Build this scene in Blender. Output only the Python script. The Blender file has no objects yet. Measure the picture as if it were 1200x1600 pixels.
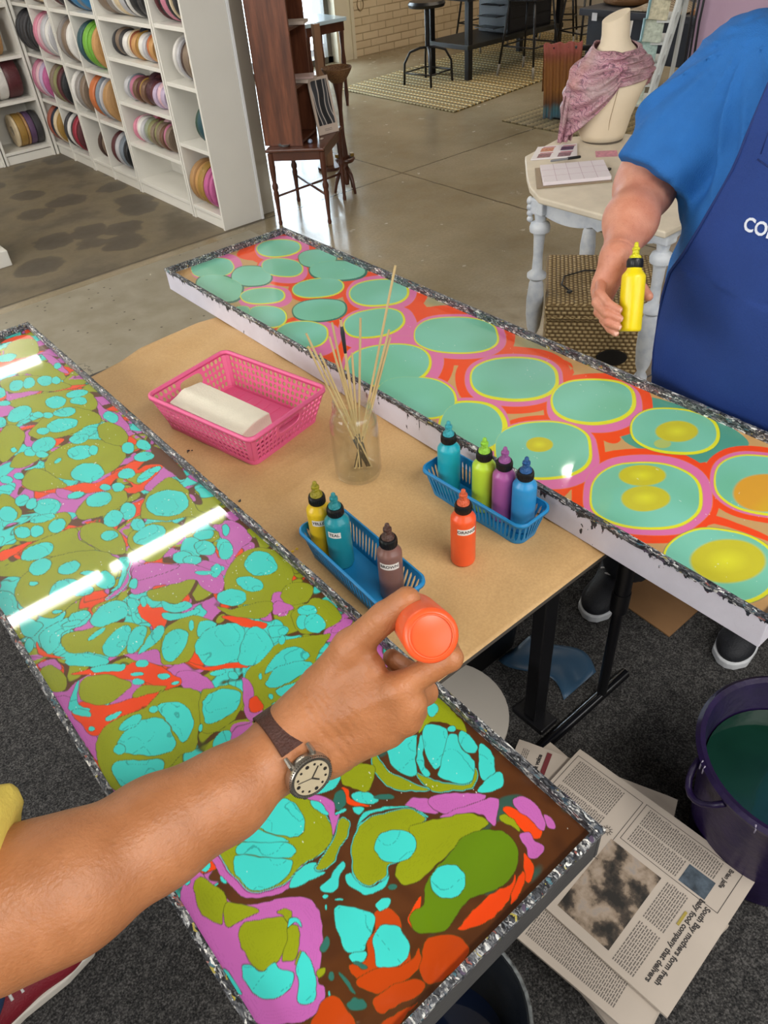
import bpy, bmesh, math, random
import numpy as np
from mathutils import Vector, Matrix, Euler

scene = bpy.context.scene
COL = scene.collection
PI = math.pi
rnd = random.Random(7)

# ------------------------------------------------------------------ camera
cam_d = bpy.data.cameras.new('camera')
cam = bpy.data.objects.new('camera', cam_d)
COL.objects.link(cam)
scene.camera = cam
cam_d.sensor_fit = 'VERTICAL'
cam_d.sensor_height = 32.0
cam_d.lens = 1182.43 / 1600 * 32.0
cam_d.clip_start = 0.02
PITCH, ROLL, YAW = 0.707339620, -0.0853932856, -0.644103166
def cam_matrix():
    cp, sp = math.cos(PITCH), math.sin(PITCH)
    f = Vector((0, cp, -sp)); u = Vector((0, sp, cp)); r = Vector((1, 0, 0))
    r2 = r * math.cos(ROLL) + u * math.sin(ROLL)
    u2 = -r * math.sin(ROLL) + u * math.cos(ROLL)
    Z = Matrix.Rotation(YAW, 3, 'Z')
    r2, u2, f = Z @ r2, Z @ u2, Z @ f
    m = Matrix((r2, u2, -f)).transposed().to_4x4()
    m.translation = Vector((0, 0, 1.67))
    return m
cam.matrix_world = cam_matrix()

# ------------------------------------------------------------------ view, world, added daylight and fill lamps
scene.view_settings.view_transform = 'Standard'
scene.view_settings.look = 'None'
scene.view_settings.gamma = 1.0
scene.view_settings.use_curve_mapping = False
scene.view_settings.exposure = 0.36
world = bpy.data.worlds.new('world'); scene.world = world
world.use_nodes = True
world.node_tree.nodes['Background'].inputs[0].default_value = (0.75, 0.85, 1.0, 1)
world.node_tree.nodes['Background'].inputs[1].default_value = 1.0

def area(name, loc, target, sx, sy, power, color=(1, 1, 1)):
    d = bpy.data.lights.new(name, 'AREA'); d.shape = 'RECTANGLE'; d.size = sx; d.size_y = sy
    d.energy = power; d.color = color
    o = bpy.data.objects.new(name, d); COL.objects.link(o)
    o.location = loc
    o.rotation_euler = (Vector(target) - Vector(loc)).to_track_quat('-Z', 'Y').to_euler()
    return o
area('storefront_daylight', (-3.0, 1.6, 2.35), (3, 1.6, 0.3), 5.0, 1.4, 125, (1.0, 0.98, 0.95))  # added main lamp from the upper left, in an unseen window
area('rear_daylight', (1.5, -3.0, 2.45), (1.5, 1.5, 0.3), 5.0, 1.2, 50, (1.0, 0.97, 0.93))  # added lamp behind the camera, set high so the floor under tables stays dark
area('shop_ceiling_light', (0.6, -1.3, 3.34), (0.8, 1.0, 0), 2.4, 0.5, 75, (1.0, 0.96, 0.90))  # added overhead fill without a fixture, kept out of the tray reflections
area('back_shop_light', (6.4, 4.9, 3.34), (6.4, 4.9, 0), 3.0, 2.5, 62, (1.0, 0.86, 0.68))  # added fill lamp under the ceiling for the back of the shop, no fixture
area('ribbon_aisle_light', (-0.6, 5.2, 3.2), (1.9, 5.9, 0.7), 2.6, 1.0, 60, (1.0, 0.96, 0.9))  # added fill lamp aimed at the ribbon shelves, no fixture

# ------------------------------------------------------------------ materials
def lin(c):
    if isinstance(c, str):
        c = c.lstrip('#'); c = [int(c[i:i + 2], 16) / 255 for i in (0, 2, 4)]
    return tuple(((v / 12.92) if v <= 0.04045 else ((v + 0.055) / 1.055) ** 2.4) for v in c[:3]) + (1.0,)
_M = {}
def mat(name, color, rough=0.5, metal=0.0, var=0.0, vscale=30, bump=0.0, bscale=80, spec=0.5, trans=0.0, ior=1.45, emit=0.0, coat=0.0, sss=0.0, stretch=None):
    if name in _M: return _M[name]
    m = bpy.data.materials.new(name); m.use_nodes = True
    nt = m.node_tree; b = nt.nodes['Principled BSDF']
    c = lin(color)
    b.inputs['Base Color'].default_value = c
    b.inputs['Roughness'].default_value = rough
    b.inputs['Metallic'].default_value = metal
    b.inputs['Specular IOR Level'].default_value = spec
    b.inputs['IOR'].default_value = ior
    b.inputs['Transmission Weight'].default_value = trans
    b.inputs['Coat Weight'].default_value = coat
    if sss:
        b.inputs['Subsurface Weight'].default_value = sss
        b.inputs['Subsurface Radius'].default_value = (0.012, 0.005, 0.003)
        b.inputs['Subsurface Scale'].default_value = 0.6
    if emit:
        b.inputs['Emission Color'].default_value = c
        b.inputs['Emission Strength'].default_value = emit
    tc = nt.nodes.new('ShaderNodeTexCoord')
    src = tc.outputs['Object']
    if stretch:
        mp = nt.nodes.new('ShaderNodeMapping'); mp.inputs['Scale'].default_value = stretch
        nt.links.new(src, mp.inputs['Vector']); src = mp.outputs['Vector']
    if var:
        n = nt.nodes.new('ShaderNodeTexNoise'); n.inputs['Scale'].default_value = vscale; n.inputs['Detail'].default_value = 4
        nt.links.new(src, n.inputs['Vector'])
        r = nt.nodes.new('ShaderNodeMapRange'); r.inputs[1].default_value = 0.3; r.inputs[2].default_value = 0.7
        r.inputs[3].default_value = 1 - var; r.inputs[4].default_value = 1 + var
        nt.links.new(n.outputs[0], r.inputs[0])
        mx = nt.nodes.new('ShaderNodeMix'); mx.data_type = 'RGBA'; mx.blend_type = 'MULTIPLY'; mx.inputs[0].default_value = 1
        mx.inputs[6].default_value = c
        nt.links.new(r.outputs[0], mx.inputs[7]); nt.links.new(mx.outputs[2], b.inputs['Base Color'])
    if bump:
        n = nt.nodes.new('ShaderNodeTexNoise'); n.inputs['Scale'].default_value = bscale; n.inputs['Detail'].default_value = 5
        nt.links.new(src, n.inputs['Vector'])
        bp = nt.nodes.new('ShaderNodeBump'); bp.inputs['Strength'].default_value = min(1, bump); bp.inputs['Distance'].default_value = 0.01
        nt.links.new(n.outputs[0], bp.inputs['Height']); nt.links.new(bp.outputs[0], b.inputs['Normal'])
    _M[name] = m
    return m

class G:
    """tiny node-graph helper"""
    def __init__(s, name, rough=0.5, metal=0.0):
        s.m = bpy.data.materials.new(name); s.m.use_nodes = True; s.nt = s.m.node_tree
        s.b = s.nt.nodes['Principled BSDF']; s.b.inputs['Roughness'].default_value = rough; s.b.inputs['Metallic'].default_value = metal
        s.pos = s.n('NewGeometry').outputs['Position']
        s.obj = s.n('TexCoord').outputs['Object']
    def n(s, t): return s.nt.nodes.new('ShaderNode' + t)
    def put(s, sock, v):
        if hasattr(v, 'is_linked') or hasattr(v, 'links'): s.nt.links.new(v, sock)
        elif v is not None: sock.default_value = v
    def math(s, op, a, b=None, c=None, clamp=False):
        n = s.n('Math'); n.operation = op; n.use_clamp = clamp
        s.put(n.inputs[0], a)
        if b is not None: s.put(n.inputs[1], b)
        if c is not None: s.put(n.inputs[2], c)
        return n.outputs[0]
    def noise(s, scale, detail=4, vec=None, rough=0.55, dist=0):
        n = s.n('TexNoise'); n.inputs['Scale'].default_value = scale; n.inputs['Detail'].default_value = detail
        n.inputs['Roughness'].default_value = rough; n.inputs['Distortion'].default_value = dist
        s.put(n.inputs['Vector'], vec if vec is not None else s.obj); return n.outputs[0]
    def noisec(s, scale, detail=2, vec=None):
        n = s.n('TexNoise'); n.inputs['Scale'].default_value = scale; n.inputs['Detail'].default_value = detail
        s.put(n.inputs['Vector'], vec if vec is not None else s.obj); return n.outputs[1]
    def vor(s, scale, vec=None, out=0, feat='F1'):
        n = s.n('TexVoronoi'); n.feature = feat; n.inputs['Scale'].default_value = scale
        s.put(n.inputs['Vector'], vec if vec is not None else s.obj); return n.outputs[out]
    def map(s, vec, sc=(1, 1, 1), loc=(0, 0, 0), rot=(0, 0, 0)):
        n = s.n('Mapping'); n.inputs['Scale'].default_value = sc; n.inputs['Location'].default_value = loc; n.inputs['Rotation'].default_value = rot
        s.put(n.inputs['Vector'], vec); return n.outputs[0]
    def xyz(s, vec):
        n = s.n('SeparateXYZ'); s.put(n.inputs[0], vec); return n.outputs
    def ramp(s, f, stops, const=False):
        n = s.n('ValToRGB'); s.put(n.inputs[0], f); e = n.color_ramp.elements
        if const: n.color_ramp.interpolation = 'CONSTANT'
        while len(e) > 1: e.remove(e[-1])
        e[0].position = stops[0][0]; e[0].color = lin(stops[0][1])
        for p, c in stops[1:]:
            q = e.new(p); q.color = lin(c)
        return n.outputs[0]
    def mix(s, f, a, b, mode='MIX'):
        n = s.n('Mix'); n.data_type = 'RGBA'; n.blend_type = mode
        s.put(n.inputs[0], f)
        s.put(n.inputs[6], lin(a) if isinstance(a, str) else a)
        s.put(n.inputs[7], lin(b) if isinstance(b, str) else b)
        return n.outputs[2]
    def rng(s, v, a, b, c=0, d=1):
        n = s.n('MapRange'); s.put(n.inputs[0], v)
        for i, q in enumerate((a, b, c, d)): n.inputs[i + 1].default_value = q
        return n.outputs[0]
    def col(s, v): s.put(s.b.inputs['Base Color'], v)
    def bump(s, h, strength=0.3, dist=0.01):
        n = s.n('Bump'); n.inputs['Strength'].default_value = strength; n.inputs['Distance'].default_value = dist
        s.put(n.inputs['Height'], h); s.nt.links.new(n.outputs[0], s.b.inputs['Normal'])

# ------------------------------------------------------------------ object helpers
def tag(o, label=None, cat=None, group=None, kind=None):
    if label: o['label'] = label
    if cat: o['category'] = cat
    if group: o['group'] = group
    if kind: o['kind'] = kind
    return o
def thing(name, label, cat, loc=(0, 0, 0), rotz=0.0, group=None):
    o = bpy.data.objects.new(name, None); COL.objects.link(o)
    o.empty_display_size = 0.05
    o.location = loc; o.rotation_euler = (0, 0, rotz)
    return tag(o, label, cat, group)

class MB:
    def __init__(s): s.v = []; s.f = []; s.mi = []; s.cur = 0; s.M = Matrix.Identity(4)
    def raw(s, verts, faces):
        o = len(s.v); M = s.M
        s.v += [tuple(M @ Vector(p)) for p in verts]
        s.f += [tuple(i + o for i in f) for f in faces]; s.mi += [s.cur] * len(faces)
        return s
    def box(s, x0, x1, y0, y1, z0, z1):
        return s.raw([(x0, y0, z0), (x1, y0, z0), (x1, y1, z0), (x0, y1, z0), (x0, y0, z1), (x1, y0, z1), (x1, y1, z1), (x0, y1, z1)],
                     [(0, 3, 2, 1), (4, 5, 6, 7), (0, 1, 5, 4), (1, 2, 6, 5), (2, 3, 7, 6), (3, 0, 4, 7)])
    def lathe(s, prof, seg=24, cx=0, cy=0, cap=True, a0=0):
        vs = []; fs = []
        for r, z in prof:
            for i in range(seg):
                a = a0 + i * 2 * PI / seg; vs.append((cx + r * math.cos(a), cy + r * math.sin(a), z))
        for j in range(len(prof) - 1):
            for i in range(seg):
                k = (i + 1) % seg
                fs.append((j * seg + i, j * seg + k, (j + 1) * seg + k, (j + 1) * seg + i))
        if cap:
            fs.append(tuple(range(seg - 1, -1, -1))); n = (len(prof) - 1) * seg; fs.append(tuple(range(n, n + seg)))
        return s.raw(vs, fs)
    def tube(s, pts, r, seg=8, closed=False, cap=True):
        pts = [Vector(p) for p in pts]; n = len(pts)
        rs = r if isinstance(r, (list, tuple)) else [r] * n
        vs = []; fs = []; up = None
        for i, p in enumerate(pts):
            a = pts[(i - 1) % n] if (closed or i > 0) else p
            b = pts[(i + 1) % n] if (closed or i < n - 1) else p
            t = (b - a).normalized()
            if up is None:
                up = Vector((0, 0, 1)) if abs(t.z) < 0.9 else Vector((1, 0, 0))
            side = t.cross(up)
            if side.length < 1e-4: side = t.cross(Vector((0, 1, 0)))
            side.normalize(); up = side.cross(t).normalized()
            for k in range(seg):
                an = k * 2 * PI / seg
                vs.append(p + (side * math.cos(an) + up * math.sin(an)) * rs[i])
        m = n if closed else n - 1
        for i in range(m):
            j = (i + 1) % n
            for k in range(seg):
                l = (k + 1) % seg
                fs.append((i * seg + k, i * seg + l, j * seg + l, j * seg + k))
        if cap and not closed:
            fs.append(tuple(range(seg - 1, -1, -1))); fs.append(tuple(range((n - 1) * seg, n * seg)))
        return s.raw(vs, fs)
    def prism(s, poly, z0, z1):
        n = len(poly)
        vs = [(x, y, z0) for x, y in poly] + [(x, y, z1) for x, y in poly]
        fs = [tuple(range(n - 1, -1, -1)), tuple(range(n, 2 * n))] + [(i, (i + 1) % n, n + (i + 1) % n, n + i) for i in range(n)]
        return s.raw(vs, fs)
    def grid(s, fn, nu, nv):
        vs = [fn(i / nu, j / nv) for j in range(nv + 1) for i in range(nu + 1)]
        fs = [(j * (nu + 1) + i, j * (nu + 1) + i + 1, (j + 1) * (nu + 1) + i + 1, (j + 1) * (nu + 1) + i) for j in range(nv) for i in range(nu)]
        return s.raw(vs, fs)
    def build(s, name, mats, parent=None, smooth=False, bevel=0.0, solid=0.0, loc=None, angle=40, segs=2):
        me = bpy.data.meshes.new(name)
        me.from_pydata(s.v, [], s.f)
        if not isinstance(mats, (list, tuple)): mats = [mats]
        for m in mats: me.materials.append(m)
        me.polygons.foreach_set('material_index', s.mi)
        me.update(); me.validate()
        if smooth: me.shade_smooth()
        if smooth == 'auto': me.set_sharp_from_angle(angle=math.radians(angle))
        o = bpy.data.objects.new(name, me); COL.objects.link(o)
        if parent: o.parent = parent
        if loc: o.location = loc
        if solid:
            m = o.modifiers.new('solid', 'SOLIDIFY'); m.thickness = solid; m.offset = 0
        if bevel:
            m = o.modifiers.new('bevel', 'BEVEL'); m.width = bevel; m.segments = segs; m.limit_method = 'ANGLE'
        return o
def dup(root, loc=None, rotz=None, label=None, group=None):
    r = root.copy(); COL.objects.link(r)
    if loc is not None: r.location = loc
    if rotz is not None: r.rotation_euler = (0, 0, rotz)
    if label: r['label'] = label
    if group: r['group'] = group
    for ch in list(root.children):
        c = ch.copy(); COL.objects.link(c); c.parent = r
        for g in list(ch.children):
            d = g.copy(); COL.objects.link(d); d.parent = c
    return r
def text_mesh(txt, size, depth=0.0003, bold=0.0):
    cu = bpy.data.curves.new('lettering', 'FONT'); cu.body = txt; cu.size = size; cu.extrude = depth; cu.offset = bold
    cu.align_x = 'CENTER'; cu.align_y = 'CENTER'; cu.resolution_u = 3
    o = bpy.data.objects.new('lettering', cu); COL.objects.link(o)
    bpy.context.view_layer.update()
    dg = bpy.context.evaluated_depsgraph_get()
    me = o.evaluated_get(dg).to_mesh()
    vs = [tuple(v.co) for v in me.vertices]; fs = [tuple(p.vertices) for p in me.polygons]
    bpy.data.objects.remove(o); bpy.data.curves.remove(cu)
    return vs, fs
def rrect(cx, cy, w, h, r, n=5):
    out = []
    for qx, qy, a in ((1, 1, 0), (-1, 1, PI / 2), (-1, -1, PI), (1, -1, 1.5 * PI)):
        for i in range(n + 1):
            t = a + i * PI / 2 / n
            out.append((cx + qx * (w / 2 - r) + r * math.cos(t), cy + qy * (h / 2 - r) + r * math.sin(t)))
    return out

# ------------------------------------------------------------------ SDF surfaces (bodies)
def surface_nets(fn, lo, hi, h):
    lo = np.array(lo, float); hi = np.array(hi, float)
    n = np.ceil((hi - lo) / h).astype(int) + 1
    ax = [lo[i] + h * np.arange(n[i]) for i in range(3)]
    D = np.empty(tuple(n), np.float32)
    step = max(1, int(400000 / (n[1] * n[2])))
    for i in range(0, n[0], step):
        X, Y, Z = np.meshgrid(ax[0][i:i + step], ax[1], ax[2], indexing='ij')
        D[i:i + step] = fn(np.stack([X, Y, Z], -1).reshape(-1, 3)).reshape(X.shape)
    S = D < 0
    c = [S[:-1, :-1, :-1], S[1:, :-1, :-1], S[:-1, 1:, :-1], S[1:, 1:, :-1], S[:-1, :-1, 1:], S[1:, :-1, 1:], S[:-1, 1:, 1:], S[1:, 1:, 1:]]
    cnt = sum(q.astype(np.int8) for q in c)
    act = (cnt > 0) & (cnt < 8)
    idx = -np.ones(act.shape, np.int64); ii = np.argwhere(act); idx[act] = np.arange(len(ii))
    P = np.zeros((len(ii), 3)); W = np.zeros(len(ii))
    corners = np.array([(0, 0, 0), (1, 0, 0), (0, 1, 0), (1, 1, 0), (0, 0, 1), (1, 0, 1), (0, 1, 1), (1, 1, 1)])
    for a in range(8):
        for b in range(a + 1, 8):
            if np.abs(corners[a] - corners[b]).sum() != 1: continue
            pa = ii + corners[a]; pb = ii + corners[b]
            da = D[pa[:, 0], pa[:, 1], pa[:, 2]]; db = D[pb[:, 0], pb[:, 1], pb[:, 2]]
            k = (da < 0) != (db < 0)
            t = np.where(k, da / np.where(k, da - db, 1), 0)
            P += np.where(k[:, None], corners[a] + (corners[b] - corners[a]) * t[:, None], 0); W += k
    V = lo + (ii + P / W[:, None]) * h
    F = []
    for d in range(3):
        e1, e2 = (d + 1) % 3, (d + 2) % 3
        sl0 = [slice(1, -1)] * 3; sl0[d] = slice(0, -1)
        sl1 = list(sl0); sl1[d] = slice(1, None)
        A = S[tuple(sl0)]; B = S[tuple(sl1)]
        q = np.argwhere(A != B)
        off = np.array([1, 1, 1]); off[d] = 0
        g = q + off
        fl = A[A != B] if False else A[q[:, 0], q[:, 1], q[:, 2]]
        u = np.zeros(3, int); u[e1] = 1; w = np.zeros(3, int); w[e2] = 1
        r = [idx[tuple((g - x).T)] for x in (u + w, w, 0 * u, u)]
        quad = np.stack(r, 1)
        quad[~fl] = quad[~fl][:, ::-1]
        F.append(quad)
    F = np.concatenate(F)
    F = F[(F >= 0).all(1)]
    return V, F
def np_mesh(name, V, F, mats, parent=None, smooth=True, mi=None, col=None):
    me = bpy.data.meshes.new(name)
    F = np.asarray(F, np.int32); V = np.asarray(V, np.float32)
    me.vertices.add(len(V)); me.vertices.foreach_set('co', V.ravel())
    k = F.shape[1]
    me.loops.add(F.size); me.loops.foreach_set('vertex_index', F.ravel())
    me.polygons.add(len(F)); me.polygons.foreach_set('loop_start', np.arange(len(F), dtype=np.int32) * k)
    if not isinstance(mats, (list, tuple)): mats = [mats]
    for m in mats: me.materials.append(m)
    if mi is not None: me.polygons.foreach_set('material_index', np.asarray(mi, np.int32))
    me.update(calc_edges=True)
    if smooth: me.shade_smooth()
    if col is not None:
        at = me.color_attributes.new('paint', 'FLOAT_COLOR', 'POINT')
        at.data.foreach_set('color', np.asarray(col, np.float32).ravel())
    me.validate()
    o = bpy.data.objects.new(name, me); COL.objects.link(o)
    if parent: o.parent = parent
    return o
def cone_sdf(p, a, b, ra, rb):
    a = np.asarray(a, float); b = np.asarray(b, float); ab = b - a; pa = p - a
    t = np.clip(pa @ ab / (ab @ ab), 0, 1)
    return np.linalg.norm(pa - t[:, None] * ab, axis=1) - (ra + (rb - ra) * t)
def ell_sdf(p, c, r, R=None):
    q = p - np.asarray(c, float)
    if R is not None: q = q @ np.asarray(R)
    r = np.asarray(r, float)
    k0 = np.linalg.norm(q / r, axis=1); k1 = np.linalg.norm(q / (r * r), axis=1)
    return k0 * (k0 - 1) / np.maximum(k1, 1e-9)
def smin(a, b, k):
    h = np.clip(0.5 + 0.5 * (b - a) / k, 0, 1)
    return b + (a - b) * h - k * h * (1 - h)
def smax(a, b, k): return -smin(-a, -b, k)
def vnoise(p, scale, seed=0):
    """smooth value noise in -1..1 for an (n,3) or (n,2) array"""
    q = np.asarray(p, float) * scale
    if q.shape[1] == 2: q = np.concatenate([q, np.zeros((len(q), 1))], 1)
    i = np.floor(q).astype(np.int64); f = q - i; f = f * f * (3 - 2 * f)
    def hsh(a, b, c):
        x = (a * 73856093) ^ (b * 19349663) ^ (c * 83492791) ^ (seed * 2654435761 & 0x7fffffff)
        x = (x ^ (x >> 13)) * 1274126177 & 0x7fffffff
        x = (x ^ (x >> 16)) & 0xffff
        return x / 32767.5 - 1
    r = 0
    for dx in (0, 1):
        for dy in (0, 1):
            for dz in (0, 1):
                w = (f[:, 0] if dx else 1 - f[:, 0]) * (f[:, 1] if dy else 1 - f[:, 1]) * (f[:, 2] if dz else 1 - f[:, 2])
                r = r + w * hsh(i[:, 0] + dx, i[:, 1] + dy, i[:, 2] + dz)
    return r


# ================================================================== SETTING
def structure(name, mb, m, **k):
    o = mb.build(name, m, **k); o['kind'] = 'structure'; return o

# floor: polished concrete slabs, darker stained slab in the ribbon aisle
g = G('concrete_floor', 0.22)
X, Y, Zc = g.xyz(g.pos)
n1 = g.noise(1.3, 6, g.pos); n2 = g.noise(9, 5, g.pos); n3 = g.noise(60, 3, g.pos)
base = g.ramp(n1, [(0.3, '#7c6f56'), (0.5, '#908369'), (0.7, '#a3967d')])
base = g.mix(g.rng(n2, 0.35, 0.75, 0, 0.35), base, '#8f8875')
base = g.mix(g.rng(n3, 0.3, 0.7, 0, 0.25), base, '#685d4a')
near = g.math('MULTIPLY', g.math('LESS_THAN', Y, 4.2), g.math('LESS_THAN', X, 2.3))
base = g.mix(g.math('MULTIPLY', near, 0.75), base, g.ramp(n2, [(0.3, '#817b69'), (0.7, '#9a9485')]))
st = g.math('MULTIPLY', g.math('LESS_THAN', X, 2.5), g.math('GREATER_THAN', Y, 4.27))
blob = g.math('ADD', g.vor(2.6, g.map(g.mix(0.06, g.pos, g.noisec(5, 2, g.pos)), (1, 1.0, 1))), g.math('MULTIPLY', g.math('SUBTRACT', n2, 0.5), 0.35))
stain = g.ramp(blob, [(0.10, '#4c453a'), (0.34, '#554c3f'), (0.38, '#746850'), (0.6, '#6f6450'), (0.75, '#5d5444'), (0.9, '#5b5242')])
base = g.mix(st, base, g.mix(g.rng(n3, 0.3, 0.7, 0, 0.3), stain, '#5b5446'))
def line(a, b, w): return g.math('LESS_THAN', g.math('ABSOLUTE', g.math('SUBTRACT', a, b)), w)
wob = g.math('MULTIPLY', g.math('SUBTRACT', n2, 0.5), 0.02)
joints = g.math('MAXIMUM', line(g.math('ADD', X, wob), 3.635, 0.007), line(g.math('ADD', Y, wob), 4.29, 0.007))
joints = g.math('MAXIMUM', joints, line(X, 7.2, 0.006)); joints = g.math('MAXIMUM', joints, line(Y, 1.3, 0.005))
cw = g.math('MULTIPLY', g.math('SUBTRACT', g.noise(7, 5, g.pos), 0.5), 0.5)
crack = g.math('MULTIPLY', line(g.math('ADD', X, cw), g.math('MULTIPLY_ADD', Y, -0.30, 1.83), 0.006), g.math('MULTIPLY', g.math('GREATER_THAN', Y, 2.6), g.math('LESS_THAN', Y, 4.2)))
base = g.mix(g.math('MAXIMUM', g.math('MULTIPLY', joints, 0.8), g.math('MULTIPLY', crack, 0.6)), base, '#3d362b')
base = g.mix(g.math('MULTIPLY', near, g.math('LESS_THAN', g.vor(16, g.pos), 0.10)), base, '#4e463b')
g.col(base)
g.put(g.b.inputs['Roughness'], g.rng(n2, 0.3, 0.7, 0.16, 0.34))
g.bump(g.noise(2.5, 2, g.pos), 0.05, 0.02)
rr = g.math('ADD', g.math('MULTIPLY', st, 0.3), g.math('ADD', g.math('MULTIPLY', near, 0.2), g.rng(n2, 0.3, 0.7, 0.14, 0.28)))
g.put(g.b.inputs['Roughness'], rr)
FLOOR = g.m
structure('floor', MB().box(-3.2, 10, -3.2, 9, -0.1, 0), FLOOR)

# carpet laid under the marbling tables
g = G('grey_carpet', 0.95)
v = g.math('ADD', g.math('MULTIPLY', g.noise(260, 4, g.pos), 0.8), g.math('MULTIPLY', g.noise(38, 3, g.pos), 0.2))
g.col(g.ramp(v, [(0.36, '#202021'), (0.5, '#3d3c3b'), (0.64, '#63615f')]))
g.bump(g.noise(420, 2, g.pos), 0.6, 0.006)
g.b.inputs['Specular IOR Level'].default_value = 0.1
structure('floor_carpet', MB().box(-3.1, 1.9, -3.1, 2.35, 0, 0.006), g.m)

WALLW = mat('painted_wall', '#cfc8bb', 0.8, var=0.03, vscale=3)
structure('ceiling', MB().box(-3.2, 10, -3.2, 9, 3.4, 3.5), mat('ceiling_paint', '#8d8a84', 0.9))
# wall behind the camera and left wall, with unseen windows added for the daylight lamps
def wall_with_opening(name, axis, pos, a0, a1, o0, o1, z0, z1, t=0.12):
    mb = MB()
    def b(u0, u1, w0, w1):
        if axis == 'y': mb.box(u0, u1, pos - t, pos, w0, w1)
        else: mb.box(pos - t, pos, u0, u1, w0, w1)
    b(a0, o0, 0, 3.4); b(o1, a1, 0, 3.4); b(o0, o1, 0, z0); b(o0, o1, z1, 3.4)
    return structure(name, mb, WALLW)
wall_with_opening('wall_front', 'y', -3.2, -3.3, 10, -1.2, 4.2, 1.75, 3.1)
wall_with_opening('wall_left', 'x', -3.2, -3.2, 9, -1.4, 3.8, 1.5, 3.1)
glass = mat('window_glass', '#ffffff', 0.02, trans=1.0, ior=1.1)
trimw = mat('white_trim', '#d9d4c6', 0.5)
def window_frame(name, axis, pos, a0, a1, z0, z1):
    mb = MB(); w = 0.05
    for u in [a0 + (a1 - a0) * i / 3 for i in range(4)]:
        q = (u - w / 2, u + w / 2)
        (mb.box(q[0], q[1], pos - 0.09, pos - 0.03, z0, z1) if axis == 'y' else mb.box(pos - 0.09, pos - 0.03, q[0], q[1], z0, z1))
    for z in (z0, z1):
        (mb.box(a0, a1, pos - 0.09, pos - 0.03, z - w / 2, z + w / 2) if axis == 'y' else mb.box(pos - 0.09, pos - 0.03, a0, a1, z - w / 2, z + w / 2))
    return structure(name, mb, trimw)
window_frame('window_1', 'y', -3.2, -1.2, 4.2, 1.75, 3.1)
window_frame('window_2', 'x', -3.2, -1.4, 3.8, 1.5, 3.1)
structure('wall_right', MB().box(10, 10.12, -3.2, 9, 0, 3.4), WALLW)

# back wall: painted brick right of the doorway, plain wall behind the shelves
g = G('painted_brick', 0.8)
br = g.n('TexBrick'); g.put(br.inputs['Vector'], g.map(g.pos, (1, 1, 1), rot=(PI / 2, 0, 0)))
br.inputs['Scale'].default_value = 1.0; br.inputs['Brick Width'].default_value = 0.23; br.inputs['Row Height'].default_value = 0.075
br.inputs['Mortar Size'].default_value = 0.006; br.inputs['Mortar Smooth'].default_value = 0.3
br.inputs['Color1'].default_value = lin('#d9c4a2'); br.inputs['Color2'].default_value = lin('#c9b391'); br.inputs['Mortar'].default_value = lin('#a08a68')
g.col(g.mix(g.rng(g.noise(6, 4, g.pos), 0.35, 0.75, 0, 0.4), br.outputs[0], '#e2d0b0'))
g.bump(g.math('SUBTRACT', 1, br.outputs[1]), 0.6, 0.006)
BRICK = g.m
structure('wall_back', MB().box(6.02, 10, 7.9, 8.05, 0, 3.4), BRICK)
structure('wall_behind_shelves', MB().box(-3.2, 2.75, 7.42, 7.55, 0, 3.4), WALLW)
# short partition that closes the shelving run
structure('wall_partition', MB().box(2.475, 2.60, 4.36, 7.42, 0, 3.4), mat('partition_paint', '#b9b3a4', 0.7, var=0.04, vscale=4), bevel=0.004)
structure('trim_1', MB().box(2.462, 2.478, 4.30, 4.36, 0, 2.2), mat('bright_edge_strip', '#e9eaea', 0.4))
mb = MB(); mb.box(4.2, 4.35, 7.9, 8.05, 0, 3.4).box(4.35, 5.84, 7.9, 8.05, 2.5, 3.4)
structure('wall_door', mb, WALLW)
mb = MB(); mb.box(5.80, 5.84, 7.84, 8.06, 0, 2.5).box(5.84, 6.02, 7.86, 8.06, 0, 3.4).box(6.02, 6.06, 7.84, 7.9, 0, 3.4)
structure('trim_2', mb, mat('cream_trim', '#d8cdb4', 0.5))
structure('wall_side', MB().box(4.2, 4.3, 8.05, 9, 0, 3.4), WALLW)
# glazed doorway: frame and pane, bright day outside
mb = MB()
for u in (4.38, 5.08, 5.76): mb.box(u - 0.03, u + 0.03, 7.94, 8.0, 0, 2.5)
mb.box(4.35, 5.8, 7.94, 8.0, 0, 0.06).box(4.35, 5.8, 7.94, 8.0, 2.44, 2.5)
structure('door_1', mb, mat('door_frame_dark', '#5c5850', 0.4))
structure('door_1_pane', MB().box(4.4, 5.75, 7.965, 7.975, 0.06, 2.44), glass)
area('doorway_daylight', (5.05, 8.3, 1.35), (5.0, 5, 0.9), 1.7, 2.6, 110, (0.72, 0.88, 1.0))

# fluorescent tube rows
tubeM = mat('tube_glow', '#fffdf5', 0.3, emit=42)
fixM = mat('fixture_white', '#dcdcd8', 0.5)
def fixture(x0, x1, y, where):
    t = thing('ceiling_light', 'white fluorescent strip light hanging ' + where, 'ceiling light', (x0, y, 3.3))
    MB().box(0, x1 - x0, -0.06, 0.06, 0.03, 0.09).build('housing', fixM, t, bevel=0.005)
    MB().tube([(0.02, 0, 0.0), (x1 - x0 - 0.02, 0, 0.0)], 0.026, 10).build('tube', tubeM, t, smooth=True)
    for u in (0.15, x1 - x0 - 0.15): MB().tube([(u, 0, 0.09), (u, 0, 0.12)], 0.004, 6).build('hanger', fixM, t)
fixture(0.0, 0.66, 3.92, 'above the multicoloured tray, leftmost of the front row')
fixture(0.70, 0.80, 3.92, 'as a short stub between the two long front strips')
fixture(0.83, 1.62, 3.92, 'above the brown paper table, rightmost of the front row')
fixture(0.62, 1.45, 7.1, 'over the ribbon shelves, in the back row')
t = thing('ceiling_light', 'small round spotlight on the ceiling above the walkway', 'ceiling light', (3.55, 2.51, 3.3))
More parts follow.
